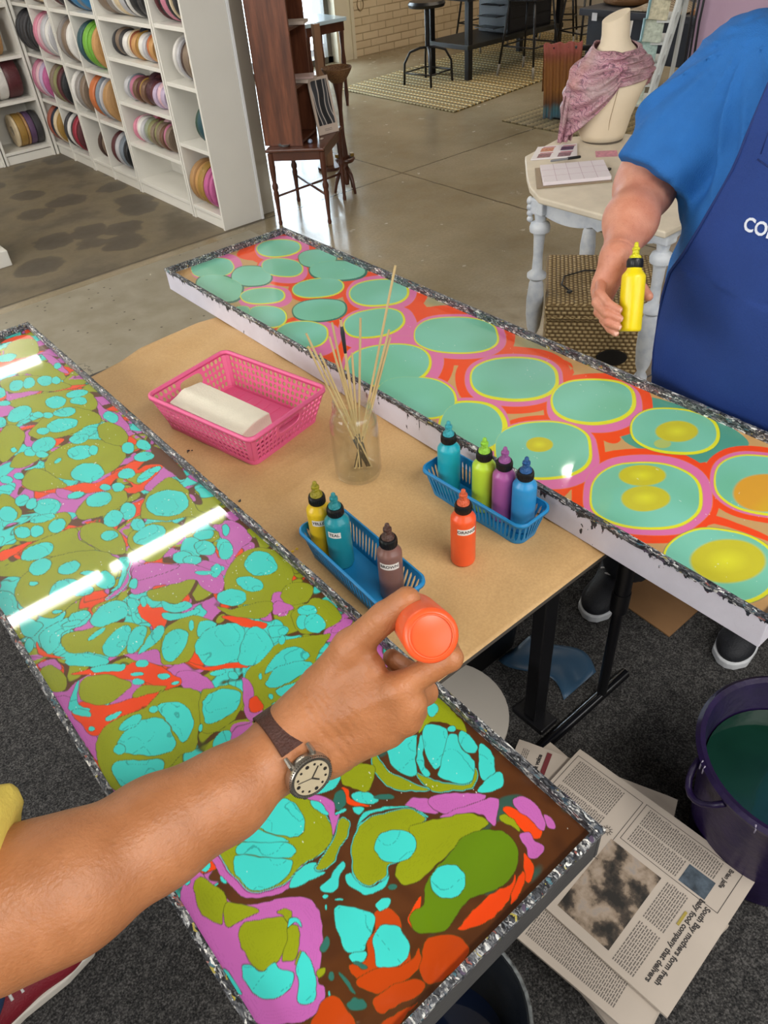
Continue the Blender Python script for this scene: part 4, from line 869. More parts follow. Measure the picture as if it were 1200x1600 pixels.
('c','k',0.9,[14.3,357.6,17.3,350.5,18.4,333.3,17.2,325.7,12.3,332.8,11.5,348.1]),
('c','k',0.9,[90.2,350.3,94.3,351.6,100.6,347.0,99.6,338.7,96.8,346.1,90.7,346.5,86.3,345.6]),
('c','k',0.8,[58.0,458.8,53.9,457.3,49.0,459.3,45.1,463.9,43.7,469.5,45.4,473.8,49.5,475.4,54.5,473.4,58.5,468.7,59.8,463.1]),
('c','k',0.8,[31.7,462.1,28.8,459.2,26.2,459.0,24.9,461.4,25.4,465.5,27.4,469.9,30.3,472.8,32.9,473.1,34.2,470.6,33.8,466.4]),
('c','k',0.8,[22.1,467.8,20.4,466.3,18.7,466.4,17.7,468.0,17.7,470.5,18.9,473.0,20.6,474.6,22.3,474.5,23.4,472.9,23.3,470.4]),
('c','k',0.8,[62.5,434.2,61.3,431.0,60.0,429.8,59.1,431.0,59.0,434.1,59.7,437.9,60.9,441.1,62.2,442.3,63.1,441.2,63.2,438.0]),
('c','k',0.8,[138.5,342.1,137.0,341.9,135.1,342.9,133.6,344.6,133.0,346.4,133.5,347.6,135.0,347.7,136.9,346.8,138.5,345.0,139.1,343.3]),
('c','k',0.8,[130.0,333.3,129.0,332.5,128.3,332.5,127.9,333.1,128.2,334.2,129.0,335.4,130.0,336.2,130.8,336.2,131.1,335.6,130.8,334.5]),
('c','k',0.8,[147.1,329.6,145.8,330.0,143.9,331.4,142.0,333.2,140.9,334.8,141.1,335.5,142.4,335.0,144.4,333.7,146.2,331.8,147.3,330.3]),
('c','k',0.8,[81.1,266.0,79.9,265.0,79.1,264.7,78.8,265.4,79.4,266.7,80.4,268.3,81.6,269.4,82.5,269.6,82.7,268.9,82.2,267.6]),
('g','k',0.8,[52.5,468.3,50.4,466.5,46.2,465.5,41.7,465.7,38.4,466.9,37.7,468.7,39.8,470.5,43.9,471.6,48.5,471.4,51.8,470.2]),
('r','k',0.9,[164.9,297.3,179.1,289.7,182.9,278.0,176.8,267.1,168.6,246.2,161.0,237.6,136.5,247.2,118.4,248.5,111.9,260.1,114.5,275.5,128.7,269.1,142.3,281.8,154.1,284.1]),
('r','k',0.9,[112.8,259.2,130.5,255.5,152.1,242.5,167.8,237.7,177.1,238.7,165.5,227.7,148.9,227.6,128.9,230.7,112.9,241.8,108.7,254.1]),
('r','k',0.9,[173.4,232.8,186.5,239.7,199.2,234.7,210.3,228.0,216.5,216.3,215.6,204.7,200.4,200.0,176.4,203.4,164.3,208.2,160.3,214.7,164.0,226.1]),
('r','k',0.9,[113.9,235.4,140.5,229.1,156.2,221.1,158.3,210.7,148.0,208.3,127.9,214.7,112.6,222.5,110.7,229.7]),
('r','k',0.9,[74.2,267.3,85.3,261.8,88.6,246.3,86.0,231.4,75.3,225.5,46.9,250.2,53.6,259.6,65.5,263.7]),
('r','k',0.9,[110.4,216.2,130.6,206.8,143.7,203.6,118.1,203.3,93.0,210.1]),
('c','k',0.9,[137.5,328.3,148.7,319.0,162.4,296.2,152.1,285.8,139.8,280.8,132.6,277.9,120.4,287.1,122.1,299.6,128.5,316.4]),
('c','k',0.9,[119.9,284.4,133.2,275.8,127.7,269.9,121.9,272.6,118.1,279.9]),
('c','k',0.9,[169.7,276.7,176.5,270.7,174.4,256.6,168.2,245.0,153.5,244.2,139.0,250.1,134.3,258.1,139.1,266.0,148.6,279.4,159.5,282.5]),
('c','k',0.9,[171.5,303.1,181.2,302.3,187.2,295.9,180.9,289.8,171.6,293.0,169.8,299.0]),
('c','k',0.9,[195.9,456.4,223.8,464.0,241.4,456.9,237.6,447.0,221.0,440.1,202.9,445.8]),
('c','k',0.9,[228.5,418.3,240.1,416.3,250.1,405.1,251.6,395.3,242.2,395.4,229.5,407.7]),
('c','k',0.9,[221.6,404.9,232.0,395.5,221.3,392.8]),
('c','k',0.9,[200.0,415.0,212.5,409.8,211.7,406.4,200.1,412.8]),
('o','k',0.9,[225.5,433.8,230.1,427.6,225.6,414.6,238.1,395.0,230.6,399.7,218.9,413.2,224.0,424.5]),
('t','k',0.8,[218.7,415.6,213.0,412.3,207.7,413.0,204.9,417.5,205.6,424.0,209.5,430.2,215.3,433.7,220.7,433.0,223.5,428.4,222.7,421.8]),
('p','k',0.9,[185.1,461.8,207.0,431.5,200.1,412.8,204.5,408.9,188.2,399.4,182.5,396.7,192.9,415.2,194.5,434.4]),
('c','k',0.9,[189.4,447.4,195.4,435.6,195.0,421.4,191.5,420.6,187.3,434.6]),
('g','k',0.9,[248.0,455.5,275.2,430.8,258.3,415.0,244.5,412.3,234.3,428.1,231.6,439.2]),
('t','k',0.8,[124.3,262.0,122.3,263.7,120.2,267.4,118.8,271.7,118.6,274.9,119.8,275.8,121.8,274.1,123.9,270.4,125.3,266.1,125.5,262.9]),
('t','k',0.8,[107.4,303.1,103.6,302.2,101.1,303.0,100.7,305.3,102.6,308.2,106.1,310.7,109.9,311.7,112.5,310.8,112.8,308.5,110.9,305.5]),
('t','k',0.8,[94.4,277.2,92.3,275.9,90.3,276.1,89.3,277.7,89.6,280.1,91.1,282.4,93.2,283.7,95.1,283.5,96.2,281.9,95.9,279.5]),
('t','k',0.8,[103.2,234.6,99.4,235.3,95.0,238.6,91.7,243.5,90.6,247.9,92.4,250.3,96.2,249.6,100.6,246.2,104.0,241.3,104.9,236.9]),
('t','k',0.8,[103.5,260.1,102.8,252.7,101.7,249.3,100.6,251.2,100.0,257.6,100.0,266.2,100.7,273.7,101.7,277.3,102.8,275.3,103.5,268.7]),
('t','k',0.8,[200.3,302.4,198.0,302.2,195.3,303.6,193.1,306.0,192.3,308.6,193.3,310.3,195.6,310.5,198.4,309.1,200.6,306.7,201.3,304.1]),
('t','k',0.8,[267.2,384.6,263.5,385.7,258.1,389.5,253.0,394.6,250.3,399.0,250.9,401.0,254.6,399.9,260.1,396.1,265.1,391.0,267.9,386.6]),
]
STONE_CELLS = [
(1,[1188.0,1886.4,1163.3,1868.8,1136.0,1870.2,1105.8,1892.4,1089.2,1921.3,1088.6,1953.3,1106.3,1988.9,1131.0,2008.1,1159.3,2007.4,1190.8,1984.2,1207.5,1954.0,1207.1,1921.2],[1189.2,1880.7,1162.2,1860.9,1133.1,1861.5,1101.2,1884.7,1084.2,1915.4,1084.2,1950.1,1104.0,1989.5,1130.9,2011.3,1161.3,2011.5,1194.6,1987.2,1211.8,1954.8,1210.5,1919.1],[1200.9,1859.3,1165.0,1830.7,1128.3,1828.6,1090.0,1855.5,1070.9,1893.8,1073.5,1939.3,1101.5,1993.6,1137.6,2025.8,1176.5,2029.7,1217.3,2001.1,1236.6,1959.7,1231.7,1912.2],[1209.3,1849.9,1161.1,1809.1,1114.0,1803.3,1067.1,1835.3,1044.9,1884.1,1050.8,1944.6,1089.8,2020.1,1138.6,2067.5,1189.7,2077.1,1241.2,2042.3,1263.3,1987.9,1253.1,1923.2]),
(1,[978.0,1916.6,953.6,1894.1,926.2,1891.0,895.4,1909.0,878.1,1936.2,876.6,1969.3,893.2,2009.4,917.4,2033.7,945.8,2038.0,978.2,2019.3,995.8,1990.5,996.3,1956.2],[978.8,1913.9,953.4,1890.3,925.2,1886.8,893.6,1905.2,875.9,1933.3,874.6,1967.7,892.1,2009.6,917.2,2035.2,946.5,2040.0,979.8,2020.8,997.8,1991.1,998.0,1955.3],[996.6,1898.5,963.2,1865.8,927.9,1859.2,889.8,1880.7,869.5,1915.8,869.8,1960.6,893.9,2017.3,927.0,2053.5,964.4,2062.4,1005.3,2039.8,1026.0,2001.7,1023.7,1954.3],None),
(2,[1011.0,1774.3,987.4,1755.3,963.6,1755.8,939.3,1777.7,927.6,1807.0,930.3,1840.1,949.6,1877.8,973.4,1898.7,998.4,1899.0,1023.8,1875.8,1035.3,1844.9,1031.5,1810.9],[1012.1,1768.7,986.6,1747.9,961.2,1747.9,935.5,1770.9,923.4,1802.1,926.6,1837.7,947.7,1878.8,973.4,1901.8,1000.2,1902.7,1027.2,1878.4,1039.1,1845.3,1034.5,1808.6],None,None),
(1,[1097.3,1746.9,1074.5,1732.9,1052.6,1739.5,1031.7,1768.7,1022.8,1802.6,1027.5,1837.0,1047.8,1871.8,1071.2,1887.6,1094.1,1881.2,1115.8,1850.1,1124.2,1814.7,1118.4,1780.0],[1097.7,1742.3,1073.4,1727.1,1050.4,1733.5,1028.5,1763.8,1019.5,1799.3,1024.8,1835.7,1046.6,1873.0,1071.6,1890.2,1095.8,1884.1,1118.5,1851.8,1127.0,1814.5,1120.4,1777.8],[1091.7,1714.3,1060.7,1693.5,1032.4,1699.1,1006.4,1734.0,996.5,1776.6,1004.4,1821.9,1033.1,1870.4,1065.2,1894.6,1095.6,1889.6,1122.8,1851.7,1131.9,1806.2,1121.9,1760.1],[1095.8,1696.7,1058.9,1671.1,1026.0,1676.2,996.5,1715.1,985.8,1763.8,996.0,1816.8,1030.8,1875.2,1069.2,1905.6,1105.0,1901.6,1136.3,1858.6,1145.7,1805.8,1132.5,1751.4]),
(2,[1206.0,1733.5,1181.6,1716.2,1157.8,1717.3,1134.4,1738.7,1124.0,1766.6,1128.2,1797.8,1149.1,1832.8,1173.8,1851.8,1198.7,1851.3,1223.0,1828.8,1233.2,1799.4,1228.0,1767.5],[1206.6,1729.2,1180.6,1710.5,1155.5,1711.3,1131.0,1733.5,1120.4,1762.9,1125.1,1796.0,1147.6,1833.5,1173.9,1854.2,1200.3,1854.1,1225.9,1830.7,1236.3,1799.6,1230.3,1765.7],None,None),
(2,[1209.3,1604.5,1181.7,1591.1,1151.5,1599.4,1118.3,1631.7,1100.1,1668.1,1099.8,1704.1,1119.9,1739.8,1147.8,1755.2,1179.3,1747.2,1214.0,1713.1,1232.0,1675.0,1231.0,1638.5],[1210.5,1596.6,1179.8,1580.6,1147.1,1588.3,1111.8,1622.2,1093.2,1661.3,1093.9,1700.9,1117.0,1741.2,1148.0,1759.7,1182.4,1752.5,1219.5,1716.5,1238.0,1675.3,1235.5,1635.0],None,None),
(2,[896.6,1743.6,869.8,1725.4,846.1,1733.9,825.5,1772.2,818.7,1817.0,827.2,1862.7,853.5,1909.6,881.6,1931.0,907.0,1922.5,928.4,1880.6,934.0,1833.2,923.8,1787.2],[897.3,1735.8,868.3,1715.9,842.9,1724.4,821.1,1764.7,814.1,1812.2,823.5,1861.3,852.1,1912.1,882.5,1935.8,909.8,1927.3,932.5,1883.0,938.2,1832.3,926.8,1782.9],None,None),
(1,[970.4,1647.9,950.9,1635.8,927.6,1639.3,900.1,1660.0,883.7,1684.7,880.6,1710.6,892.7,1737.6,912.0,1750.7,935.9,1747.7,964.4,1726.3,981.1,1700.6,983.5,1674.3],[971.7,1643.1,950.4,1629.2,925.6,1632.2,896.6,1653.7,879.6,1680.1,876.9,1708.2,890.6,1738.2,911.7,1753.4,937.4,1750.9,967.5,1728.6,984.7,1701.0,986.6,1672.4],[976.9,1621.4,948.6,1600.6,917.5,1601.6,883.0,1626.4,863.8,1659.2,862.8,1696.1,882.6,1738.1,910.8,1761.3,943.4,1761.5,979.9,1735.3,999.3,1700.4,998.8,1662.2],None),
(1,[1109.2,1573.4,1084.6,1558.5,1055.7,1560.8,1021.9,1582.0,1002.0,1608.5,998.6,1637.2,1014.1,1668.5,1038.4,1684.8,1068.2,1683.2,1103.5,1661.2,1123.8,1633.5,1126.3,1604.0],[1110.5,1568.8,1084.0,1552.1,1053.4,1553.9,1018.1,1575.8,997.6,1603.8,994.7,1634.7,1011.9,1668.9,1038.1,1687.2,1069.8,1686.3,1106.8,1663.6,1127.7,1634.1,1129.5,1602.3],None,[1119.9,1553.4,1084.6,1528.8,1046.4,1528.1,1004.4,1553.3,981.3,1588.2,980.4,1628.8,1005.1,1676.4,1040.0,1704.0,1080.2,1706.5,1125.1,1679.9,1148.7,1642.3,1147.6,1599.9]),
(1,[1199.1,1417.6,1166.9,1398.8,1133.3,1401.1,1097.6,1426.7,1079.3,1459.3,1080.8,1495.1,1105.3,1534.9,1137.5,1556.2,1172.9,1554.9,1210.6,1527.8,1229.1,1493.1,1225.8,1456.1],[1200.6,1410.9,1165.6,1389.8,1129.5,1391.6,1091.8,1418.5,1072.7,1453.3,1075.0,1492.1,1102.2,1535.9,1137.4,1559.9,1175.5,1559.4,1215.7,1530.9,1234.9,1493.5,1230.4,1453.3],[1210.9,1394.3,1167.1,1366.6,1123.6,1366.8,1079.7,1397.4,1058.6,1438.8,1063.3,1486.7,1098.4,1542.7,1142.7,1575.1,1189.5,1577.1,1237.2,1544.1,1258.4,1498.6,1250.1,1448.3],[1224.4,1368.9,1167.9,1332.1,1114.1,1330.3,1061.4,1366.2,1037.4,1416.8,1045.3,1477.3,1091.7,1550.8,1149.2,1595.4,1208.7,1601.4,1267.5,1561.7,1291.4,1504.3,1277.4,1439.3]),
(2,[1028.5,1458.7,1003.1,1443.5,974.6,1446.7,942.4,1470.2,924.3,1499.2,922.7,1530.2,940.2,1563.6,965.5,1580.6,995.1,1578.1,1028.9,1553.4,1047.2,1522.9,1047.6,1491.1],[1030.0,1453.2,1002.4,1436.1,972.0,1438.8,938.1,1463.4,919.4,1494.2,918.4,1527.7,937.7,1564.4,965.2,1583.6,997.0,1581.8,1032.7,1555.9,1051.6,1523.3,1051.3,1488.8],None,None),
(1,[893.9,1530.9,873.7,1517.4,854.4,1521.5,835.7,1545.0,827.8,1573.3,831.9,1602.9,849.8,1634.0,870.5,1649.0,890.8,1645.2,910.1,1620.3,917.6,1590.6,912.6,1560.7],[894.7,1525.8,872.9,1511.0,852.2,1514.9,832.5,1539.7,824.3,1569.8,828.9,1601.6,848.4,1635.3,870.7,1651.9,892.5,1648.3,913.1,1622.0,920.9,1590.3,915.1,1558.1],None,None),
(1,[858.4,1638.9,849.2,1631.2,839.7,1631.3,829.8,1639.9,825.0,1651.5,826.0,1664.6,833.5,1679.2,842.7,1687.2,852.4,1687.3,862.5,1678.4,867.2,1666.6,866.1,1653.4],[859.0,1636.4,849.0,1627.9,838.7,1627.8,828.2,1636.9,823.2,1649.4,824.4,1663.6,832.6,1679.7,842.7,1688.6,853.2,1688.8,863.9,1679.4,868.9,1666.6,867.5,1652.3],None,None),
(1,[915.3,1383.4,888.6,1364.2,860.3,1364.3,829.7,1385.7,813.6,1414.5,814.1,1447.4,833.9,1485.3,860.6,1506.7,890.4,1507.6,922.7,1485.1,939.0,1454.4,937.0,1420.3],[916.6,1379.3,888.3,1358.7,858.6,1358.6,826.8,1380.7,810.1,1410.9,811.0,1445.6,832.1,1485.9,860.3,1509.0,891.7,1510.4,925.5,1487.0,942.3,1454.6,939.8,1418.5],[923.5,1341.8,887.0,1314.4,849.9,1312.8,811.4,1339.0,792.1,1376.2,794.5,1420.3,822.6,1473.2,859.3,1504.8,899.1,1508.6,940.9,1480.4,960.4,1439.6,955.1,1393.0],[935.4,1316.6,889.0,1281.2,843.2,1277.9,796.8,1309.1,774.1,1354.6,778.3,1409.9,814.7,1478.1,861.6,1520.4,911.9,1527.5,963.5,1493.3,986.3,1441.8,977.3,1382.3]),
(1,[1087.9,1306.9,1057.0,1286.8,1022.3,1285.1,983.0,1303.6,960.7,1329.9,958.2,1361.2,978.4,1398.6,1008.7,1420.8,1044.8,1423.8,1086.5,1404.8,1109.7,1376.6,1110.7,1343.8],[1090.0,1301.4,1056.6,1279.1,1019.5,1276.7,978.1,1296.1,954.8,1324.2,952.8,1358.1,975.1,1398.9,1007.9,1423.7,1046.6,1427.7,1090.9,1407.7,1115.1,1377.4,1115.4,1341.8],[1095.4,1264.8,1049.5,1232.5,1001.3,1227.2,949.6,1250.8,921.9,1287.4,921.8,1333.3,953.9,1391.2,998.8,1428.2,1050.4,1436.9,1107.5,1412.2,1136.5,1371.5,1133.1,1321.9],[1122.7,1239.4,1059.5,1193.8,996.1,1184.9,930.5,1214.2,896.8,1262.0,899.1,1324.1,944.4,1405.5,1006.6,1460.2,1076.6,1476.1,1152.1,1445.0,1187.9,1389.3,1178.5,1319.7]),
(1,[1176.5,1076.5,1137.3,1062.4,1098.4,1074.6,1058.8,1115.9,1039.9,1161.3,1044.4,1205.6,1076.6,1248.8,1116.8,1266.5,1158.7,1254.7,1200.8,1209.7,1219.1,1161.0,1211.4,1116.2],[1177.2,1071.6,1135.9,1056.4,1095.4,1068.5,1054.5,1110.9,1035.2,1158.0,1040.4,1204.3,1074.7,1250.0,1117.1,1269.4,1161.1,1257.7,1204.7,1211.3,1223.2,1160.6,1214.5,1113.6],[1180.0,1053.3,1131.3,1034.1,1084.8,1046.1,1039.3,1092.5,1018.7,1145.3,1026.5,1198.9,1068.1,1253.8,1118.6,1278.9,1169.8,1267.9,1219.1,1216.1,1238.4,1158.2,1225.8,1103.3],[1191.7,1037.2,1128.5,1010.3,1070.8,1022.1,1016.3,1076.3,993.2,1140.4,1005.6,1208.2,1061.3,1281.7,1127.6,1318.7,1193.4,1309.3,1254.1,1246.7,1274.9,1173.7,1254.1,1103.1]),
(1,[990.3,1105.8,951.2,1083.6,908.9,1085.9,862.2,1114.7,836.4,1151.7,834.8,1193.0,861.6,1239.8,900.2,1265.7,945.2,1265.4,995.8,1234.7,1022.4,1194.3,1021.2,1151.0],[992.4,1099.8,950.8,1075.9,906.2,1077.8,857.4,1107.7,830.7,1146.6,829.6,1190.4,858.4,1240.7,899.5,1269.0,947.2,1269.4,1000.4,1237.3,1028.0,1194.6,1025.9,1148.3],[1012.8,1082.3,960.4,1051.1,906.4,1051.6,849.2,1086.1,819.0,1132.7,819.6,1186.8,857.0,1251.3,909.0,1289.6,968.0,1293.0,1032.1,1255.4,1063.5,1202.6,1057.5,1144.2],[1024.1,1060.7,960.6,1022.1,897.2,1021.4,831.4,1060.6,797.4,1115.0,799.6,1179.7,845.6,1259.0,908.8,1308.0,979.8,1314.8,1055.6,1271.2,1090.9,1207.7,1080.6,1136.5]),
(1,[916.4,952.2,882.9,939.3,850.8,949.8,819.7,986.3,805.9,1026.9,811.9,1066.8,841.1,1105.9,875.8,1122.2,910.4,1111.9,943.5,1071.8,956.3,1028.3,947.6,988.1],[917.3,947.0,881.9,933.0,848.2,943.7,815.7,981.6,801.6,1024.0,808.2,1065.9,839.3,1107.5,876.1,1125.3,912.7,1114.9,947.3,1073.1,960.4,1027.5,950.7,985.0],[920.4,944.4,883.2,929.6,848.2,940.3,814.6,979.4,800.1,1023.3,807.2,1067.1,840.1,1110.9,878.8,1129.9,917.0,1119.6,952.9,1076.3,966.2,1028.7,955.7,984.3],None),
(1,[1124.1,860.2,1084.7,846.0,1045.7,855.0,1006.2,889.3,987.4,928.1,992.0,967.0,1024.2,1006.4,1064.4,1024.0,1106.4,1015.8,1148.7,978.5,1167.1,936.7,1159.4,896.8],[1125.8,852.4,1082.8,836.5,1040.9,845.5,999.0,881.6,979.4,923.0,985.1,965.1,1020.6,1008.3,1064.5,1028.4,1110.1,1020.5,1155.4,980.9,1174.4,935.8,1165.0,892.5],[1127.3,841.7,1077.9,822.7,1030.8,831.7,984.5,871.2,963.5,917.2,970.9,964.9,1012.4,1015.3,1063.1,1039.8,1115.1,1032.4,1165.8,988.6,1186.0,937.6,1173.6,888.1],[1135.4,826.1,1073.8,801.4,1016.8,810.5,962.4,856.2,938.6,911.0,949.3,969.5,1001.9,1033.9,1065.8,1067.4,1130.4,1061.1,1191.7,1008.8,1214.1,946.3,1195.4,884.6]),
(1,[1162.2,698.1,1123.9,686.2,1087.2,694.5,1051.5,724.9,1035.7,759.0,1042.2,792.9,1074.9,826.8,1114.0,841.6,1153.5,834.0,1191.8,801.0,1207.1,764.3,1197.7,729.6],[1163.9,690.4,1121.8,677.0,1082.0,685.4,1043.7,717.8,1027.1,754.5,1034.8,791.4,1071.1,828.9,1114.3,845.9,1157.5,838.3,1198.8,802.9,1214.8,763.1,1203.6,725.2],[1157.9,672.1,1110.1,656.5,1065.5,665.3,1023.4,700.6,1005.5,741.2,1014.8,782.6,1056.5,825.6,1105.8,845.8,1154.8,838.3,1200.9,799.2,1217.9,754.6,1204.0,711.7],[1169.2,655.6,1112.3,636.8,1060.5,646.0,1012.4,685.9,992.6,732.4,1004.6,780.8,1054.9,832.4,1114.0,857.9,1172.1,850.6,1225.8,805.7,1244.1,753.3,1225.4,702.7]),
(1,[908.6,810.2,875.2,796.5,847.4,802.9,825.0,831.6,819.5,865.0,832.2,899.4,866.3,935.2,901.5,952.0,932.0,946.1,955.5,914.5,959.6,878.3,944.2,843.2],[910.1,799.3,872.6,784.1,841.5,791.2,816.6,822.9,810.5,860.1,824.7,898.6,863.1,939.0,902.9,958.3,937.2,951.8,963.7,916.3,968.0,875.7,950.4,836.3],[915.5,798.4,875.7,782.3,842.9,789.7,816.7,823.0,810.2,862.3,825.3,903.1,866.1,946.1,908.4,966.8,945.0,960.1,973.0,922.5,977.3,879.4,958.4,837.6],None),
(1,[970.8,651.1,929.0,636.2,888.7,644.1,849.1,676.8,831.0,714.6,837.1,753.2,872.1,793.4,914.9,812.5,958.9,805.8,1002.1,769.7,1019.7,728.3,1009.6,688.3],[972.5,645.4,928.0,629.5,885.6,637.5,844.1,671.7,825.3,711.3,832.0,752.1,869.3,795.0,914.8,815.7,961.5,809.0,1007.0,771.1,1025.3,727.4,1014.1,684.9],[968.6,627.3,917.7,608.9,869.8,617.4,823.5,655.3,802.7,699.6,810.8,745.9,853.7,795.6,906.1,820.4,959.7,813.8,1011.3,771.1,1031.2,721.3,1017.2,672.7],[979.7,620.6,923.8,600.3,871.9,609.1,822.1,649.6,800.1,697.4,809.3,747.8,856.7,802.6,914.4,830.4,973.2,824.0,1029.3,777.8,1050.2,723.4,1033.8,670.2]),
(1,[1173.5,520.8,1137.1,514.8,1104.3,527.9,1074.6,562.1,1063.7,597.3,1073.5,629.1,1107.7,657.1,1145.6,665.6,1181.1,652.4,1212.3,615.0,1222.0,577.6,1209.4,545.9],[1174.2,514.3,1134.6,507.5,1099.3,521.0,1067.8,557.1,1056.5,594.5,1067.5,628.7,1105.1,659.4,1146.6,669.2,1185.1,655.5,1218.4,615.8,1228.3,575.8,1213.8,541.7],None,None),
(1,[989.4,437.3,945.2,427.9,904.4,440.4,866.0,477.4,850.1,516.8,859.4,554.3,898.8,590.0,944.8,603.6,989.9,591.5,1031.6,550.3,1046.2,507.2,1032.4,469.1],[990.6,432.3,944.0,422.3,901.2,435.2,861.3,473.5,844.8,514.6,854.8,553.9,896.5,591.7,945.1,606.4,992.6,594.0,1036.3,550.9,1051.3,505.8,1036.3,465.7],[999.2,420.6,944.4,408.4,895.1,422.5,849.7,465.7,831.5,512.5,843.8,558.2,893.3,603.2,950.9,621.8,1007.0,608.5,1057.4,559.0,1073.5,506.5,1054.2,459.7],[1000.1,409.7,936.5,395.2,880.1,410.7,828.7,459.2,808.3,512.3,822.8,565.0,880.6,618.3,948.2,641.6,1013.8,627.5,1072.1,570.6,1089.4,509.7,1065.3,455.3]),
(1,[1129.0,322.0,1089.4,319.0,1057.3,334.6,1032.5,371.1,1027.7,407.3,1044.3,438.6,1086.4,464.3,1128.9,470.0,1164.3,453.6,1189.9,413.1,1192.4,374.7,1172.3,344.0],[1129.1,317.0,1087.0,313.7,1053.0,329.8,1027.0,368.0,1022.1,405.9,1039.9,439.0,1084.9,466.4,1130.2,472.8,1167.9,455.7,1194.9,413.1,1197.2,372.6,1175.5,340.3],[1130.8,313.9,1085.2,310.2,1048.8,327.1,1021.1,367.5,1016.0,407.9,1035.4,443.5,1084.4,473.4,1133.7,480.7,1174.5,462.8,1203.5,417.3,1205.4,373.9,1181.3,339.1],[1133.0,304.0,1080.2,299.3,1038.4,318.0,1007.1,363.1,1001.7,408.6,1024.5,449.4,1081.8,484.7,1139.7,494.2,1187.5,474.5,1220.5,422.6,1221.6,372.9,1192.4,332.9]),
(1,[913.6,265.5,873.4,261.4,838.7,276.0,808.8,311.7,799.1,347.7,811.7,379.6,851.2,407.0,893.8,414.4,932.4,399.2,964.2,359.3,971.9,320.6,955.2,288.9],[914.6,259.7,871.7,255.3,834.8,270.6,803.3,308.1,793.1,346.1,806.8,380.0,849.0,409.4,894.7,417.5,936.0,401.7,969.7,359.4,977.5,318.3,959.3,284.7],None,None),
]
TEAL_HALO = [1078.4,661.7,1179.4,692.2,1216.1,668.4,1229.3,559.3,1209.2,479.3,1171.4,470.2,1087.6,497.5,1059.0,560.1,1046.3,620.0]
SOFT_DOTS = [((1143.1,583.2),(1170.9,555.0),(1112.4,562.8),'y'),((1089.7,578.5),(1100.5,567.7),(1077.8,570.3),'t'),((931.6,735.9),(949.6,717.7),(913.0,719.7),'y'),((986.4,549.2),(1016.0,519.7),(961.6,531.5),'y'),((938.5,508.5),(968.2,479.3),(910.8,488.9),'y'),((1090.2,378.8),(1126.8,342.6),(1045.1,353.4),'a'),((901.4,333.1),(942.5,293.6),(858.7,307.2),'y')]
ORANGE_FIELDS = [[1110.5,1566.0,1185.6,1600.8,1240.3,1524.9,1232.0,1404.3,1210.8,1354.5,1147.4,1331.4,1083.2,1249.7,1041.5,1156.1,1003.2,1070.0,970.8,1044.6,949.6,1092.2,1006.7,1212.5,903.2,1247.6,848.3,1269.3,865.0,1345.0,978.0,1406.5,1043.7,1445.7,1058.8,1499.5],[1036.5,1993.1,1111.8,2035.3,1207.0,2025.8,1230.0,1896.2,1215.4,1848.0,1146.0,1834.7,1080.1,1880.6,1036.2,1931.2],[1152.1,1326.3,1216.8,1254.9,1232.1,1129.5,1099.1,1003.6,1028.3,1096.4,1033.0,1184.3],[820.2,666.3,881.3,670.2,978.4,676.5,972.3,647.2,890.6,617.7,837.0,608.6,823.2,632.3],[1078.2,518.1,1086.9,476.1,989.0,419.8,986.5,384.6,996.2,321.4,984.9,315.1,960.1,392.1,908.2,406.9],[1068.8,710.5,1134.9,710.1,1217.6,710.1,1171.3,686.5,1074.9,665.3,1050.0,640.6,1029.4,643.1,1029.5,673.7],[1033.6,800.6,1086.8,846.1,1195.6,872.8,1202.7,915.3,1180.2,856.6,1078.7,825.1]]
# ================================================================== WORK TABLE, KRAFT PAPER
T0 = 0.78
BLK = mat('black_metal', '#141417', 0.38, var=.1, vscale=20)
t = thing('folding_table', 'long folding table with black steel legs under the brown paper and both trays', 'table', (0.60, 1.14, 0))
MB().box(-.46, .53, -.63, .60, .735, .772).build('table_top', mat('table_laminate', '#4b4640', .6), t, bevel=.006)
def leg(x, y):
    MB().tube([(x, y, .012), (x, y, .36)], .0125, 12).tube([(x, y, .34), (x, y, .40)], .021, 12).tube([(x, y, .40), (x, y, .735)], .019, 12).build('leg', BLK, t, smooth='auto')
for yy in (-.535, .50):
    leg(.50, yy); leg(-.38, yy)
    MB().tube([(-.46, yy, .014), (.60, yy, .014)], .014, 12).build('foot_bar', mat('black_gloss_metal', '#101013', .15), t, smooth='auto')
    MB().tube([(.50, yy, .66), (.30, yy * .6, .73)], .009, 8).build('brace', BLK, t, smooth=True)
    MB().tube([(-.38, yy, .66), (-.20, yy * .6, .73)], .009, 8).build('brace', BLK, t, smooth=True)
# a second, stouter leg frame under the brown paper
t2 = thing('trestle', 'stout black trestle leg just behind the edge of the brown paper', 'trestle', (0.93, 0.68, 0))
MB().box(-.022, .022, -.018, .018, .02, .735).build('post', BLK, t2, bevel=.004)
MB().box(-.03, .03, -.05, .05, .001, .02).build('foot', BLK, t2, bevel=.004)

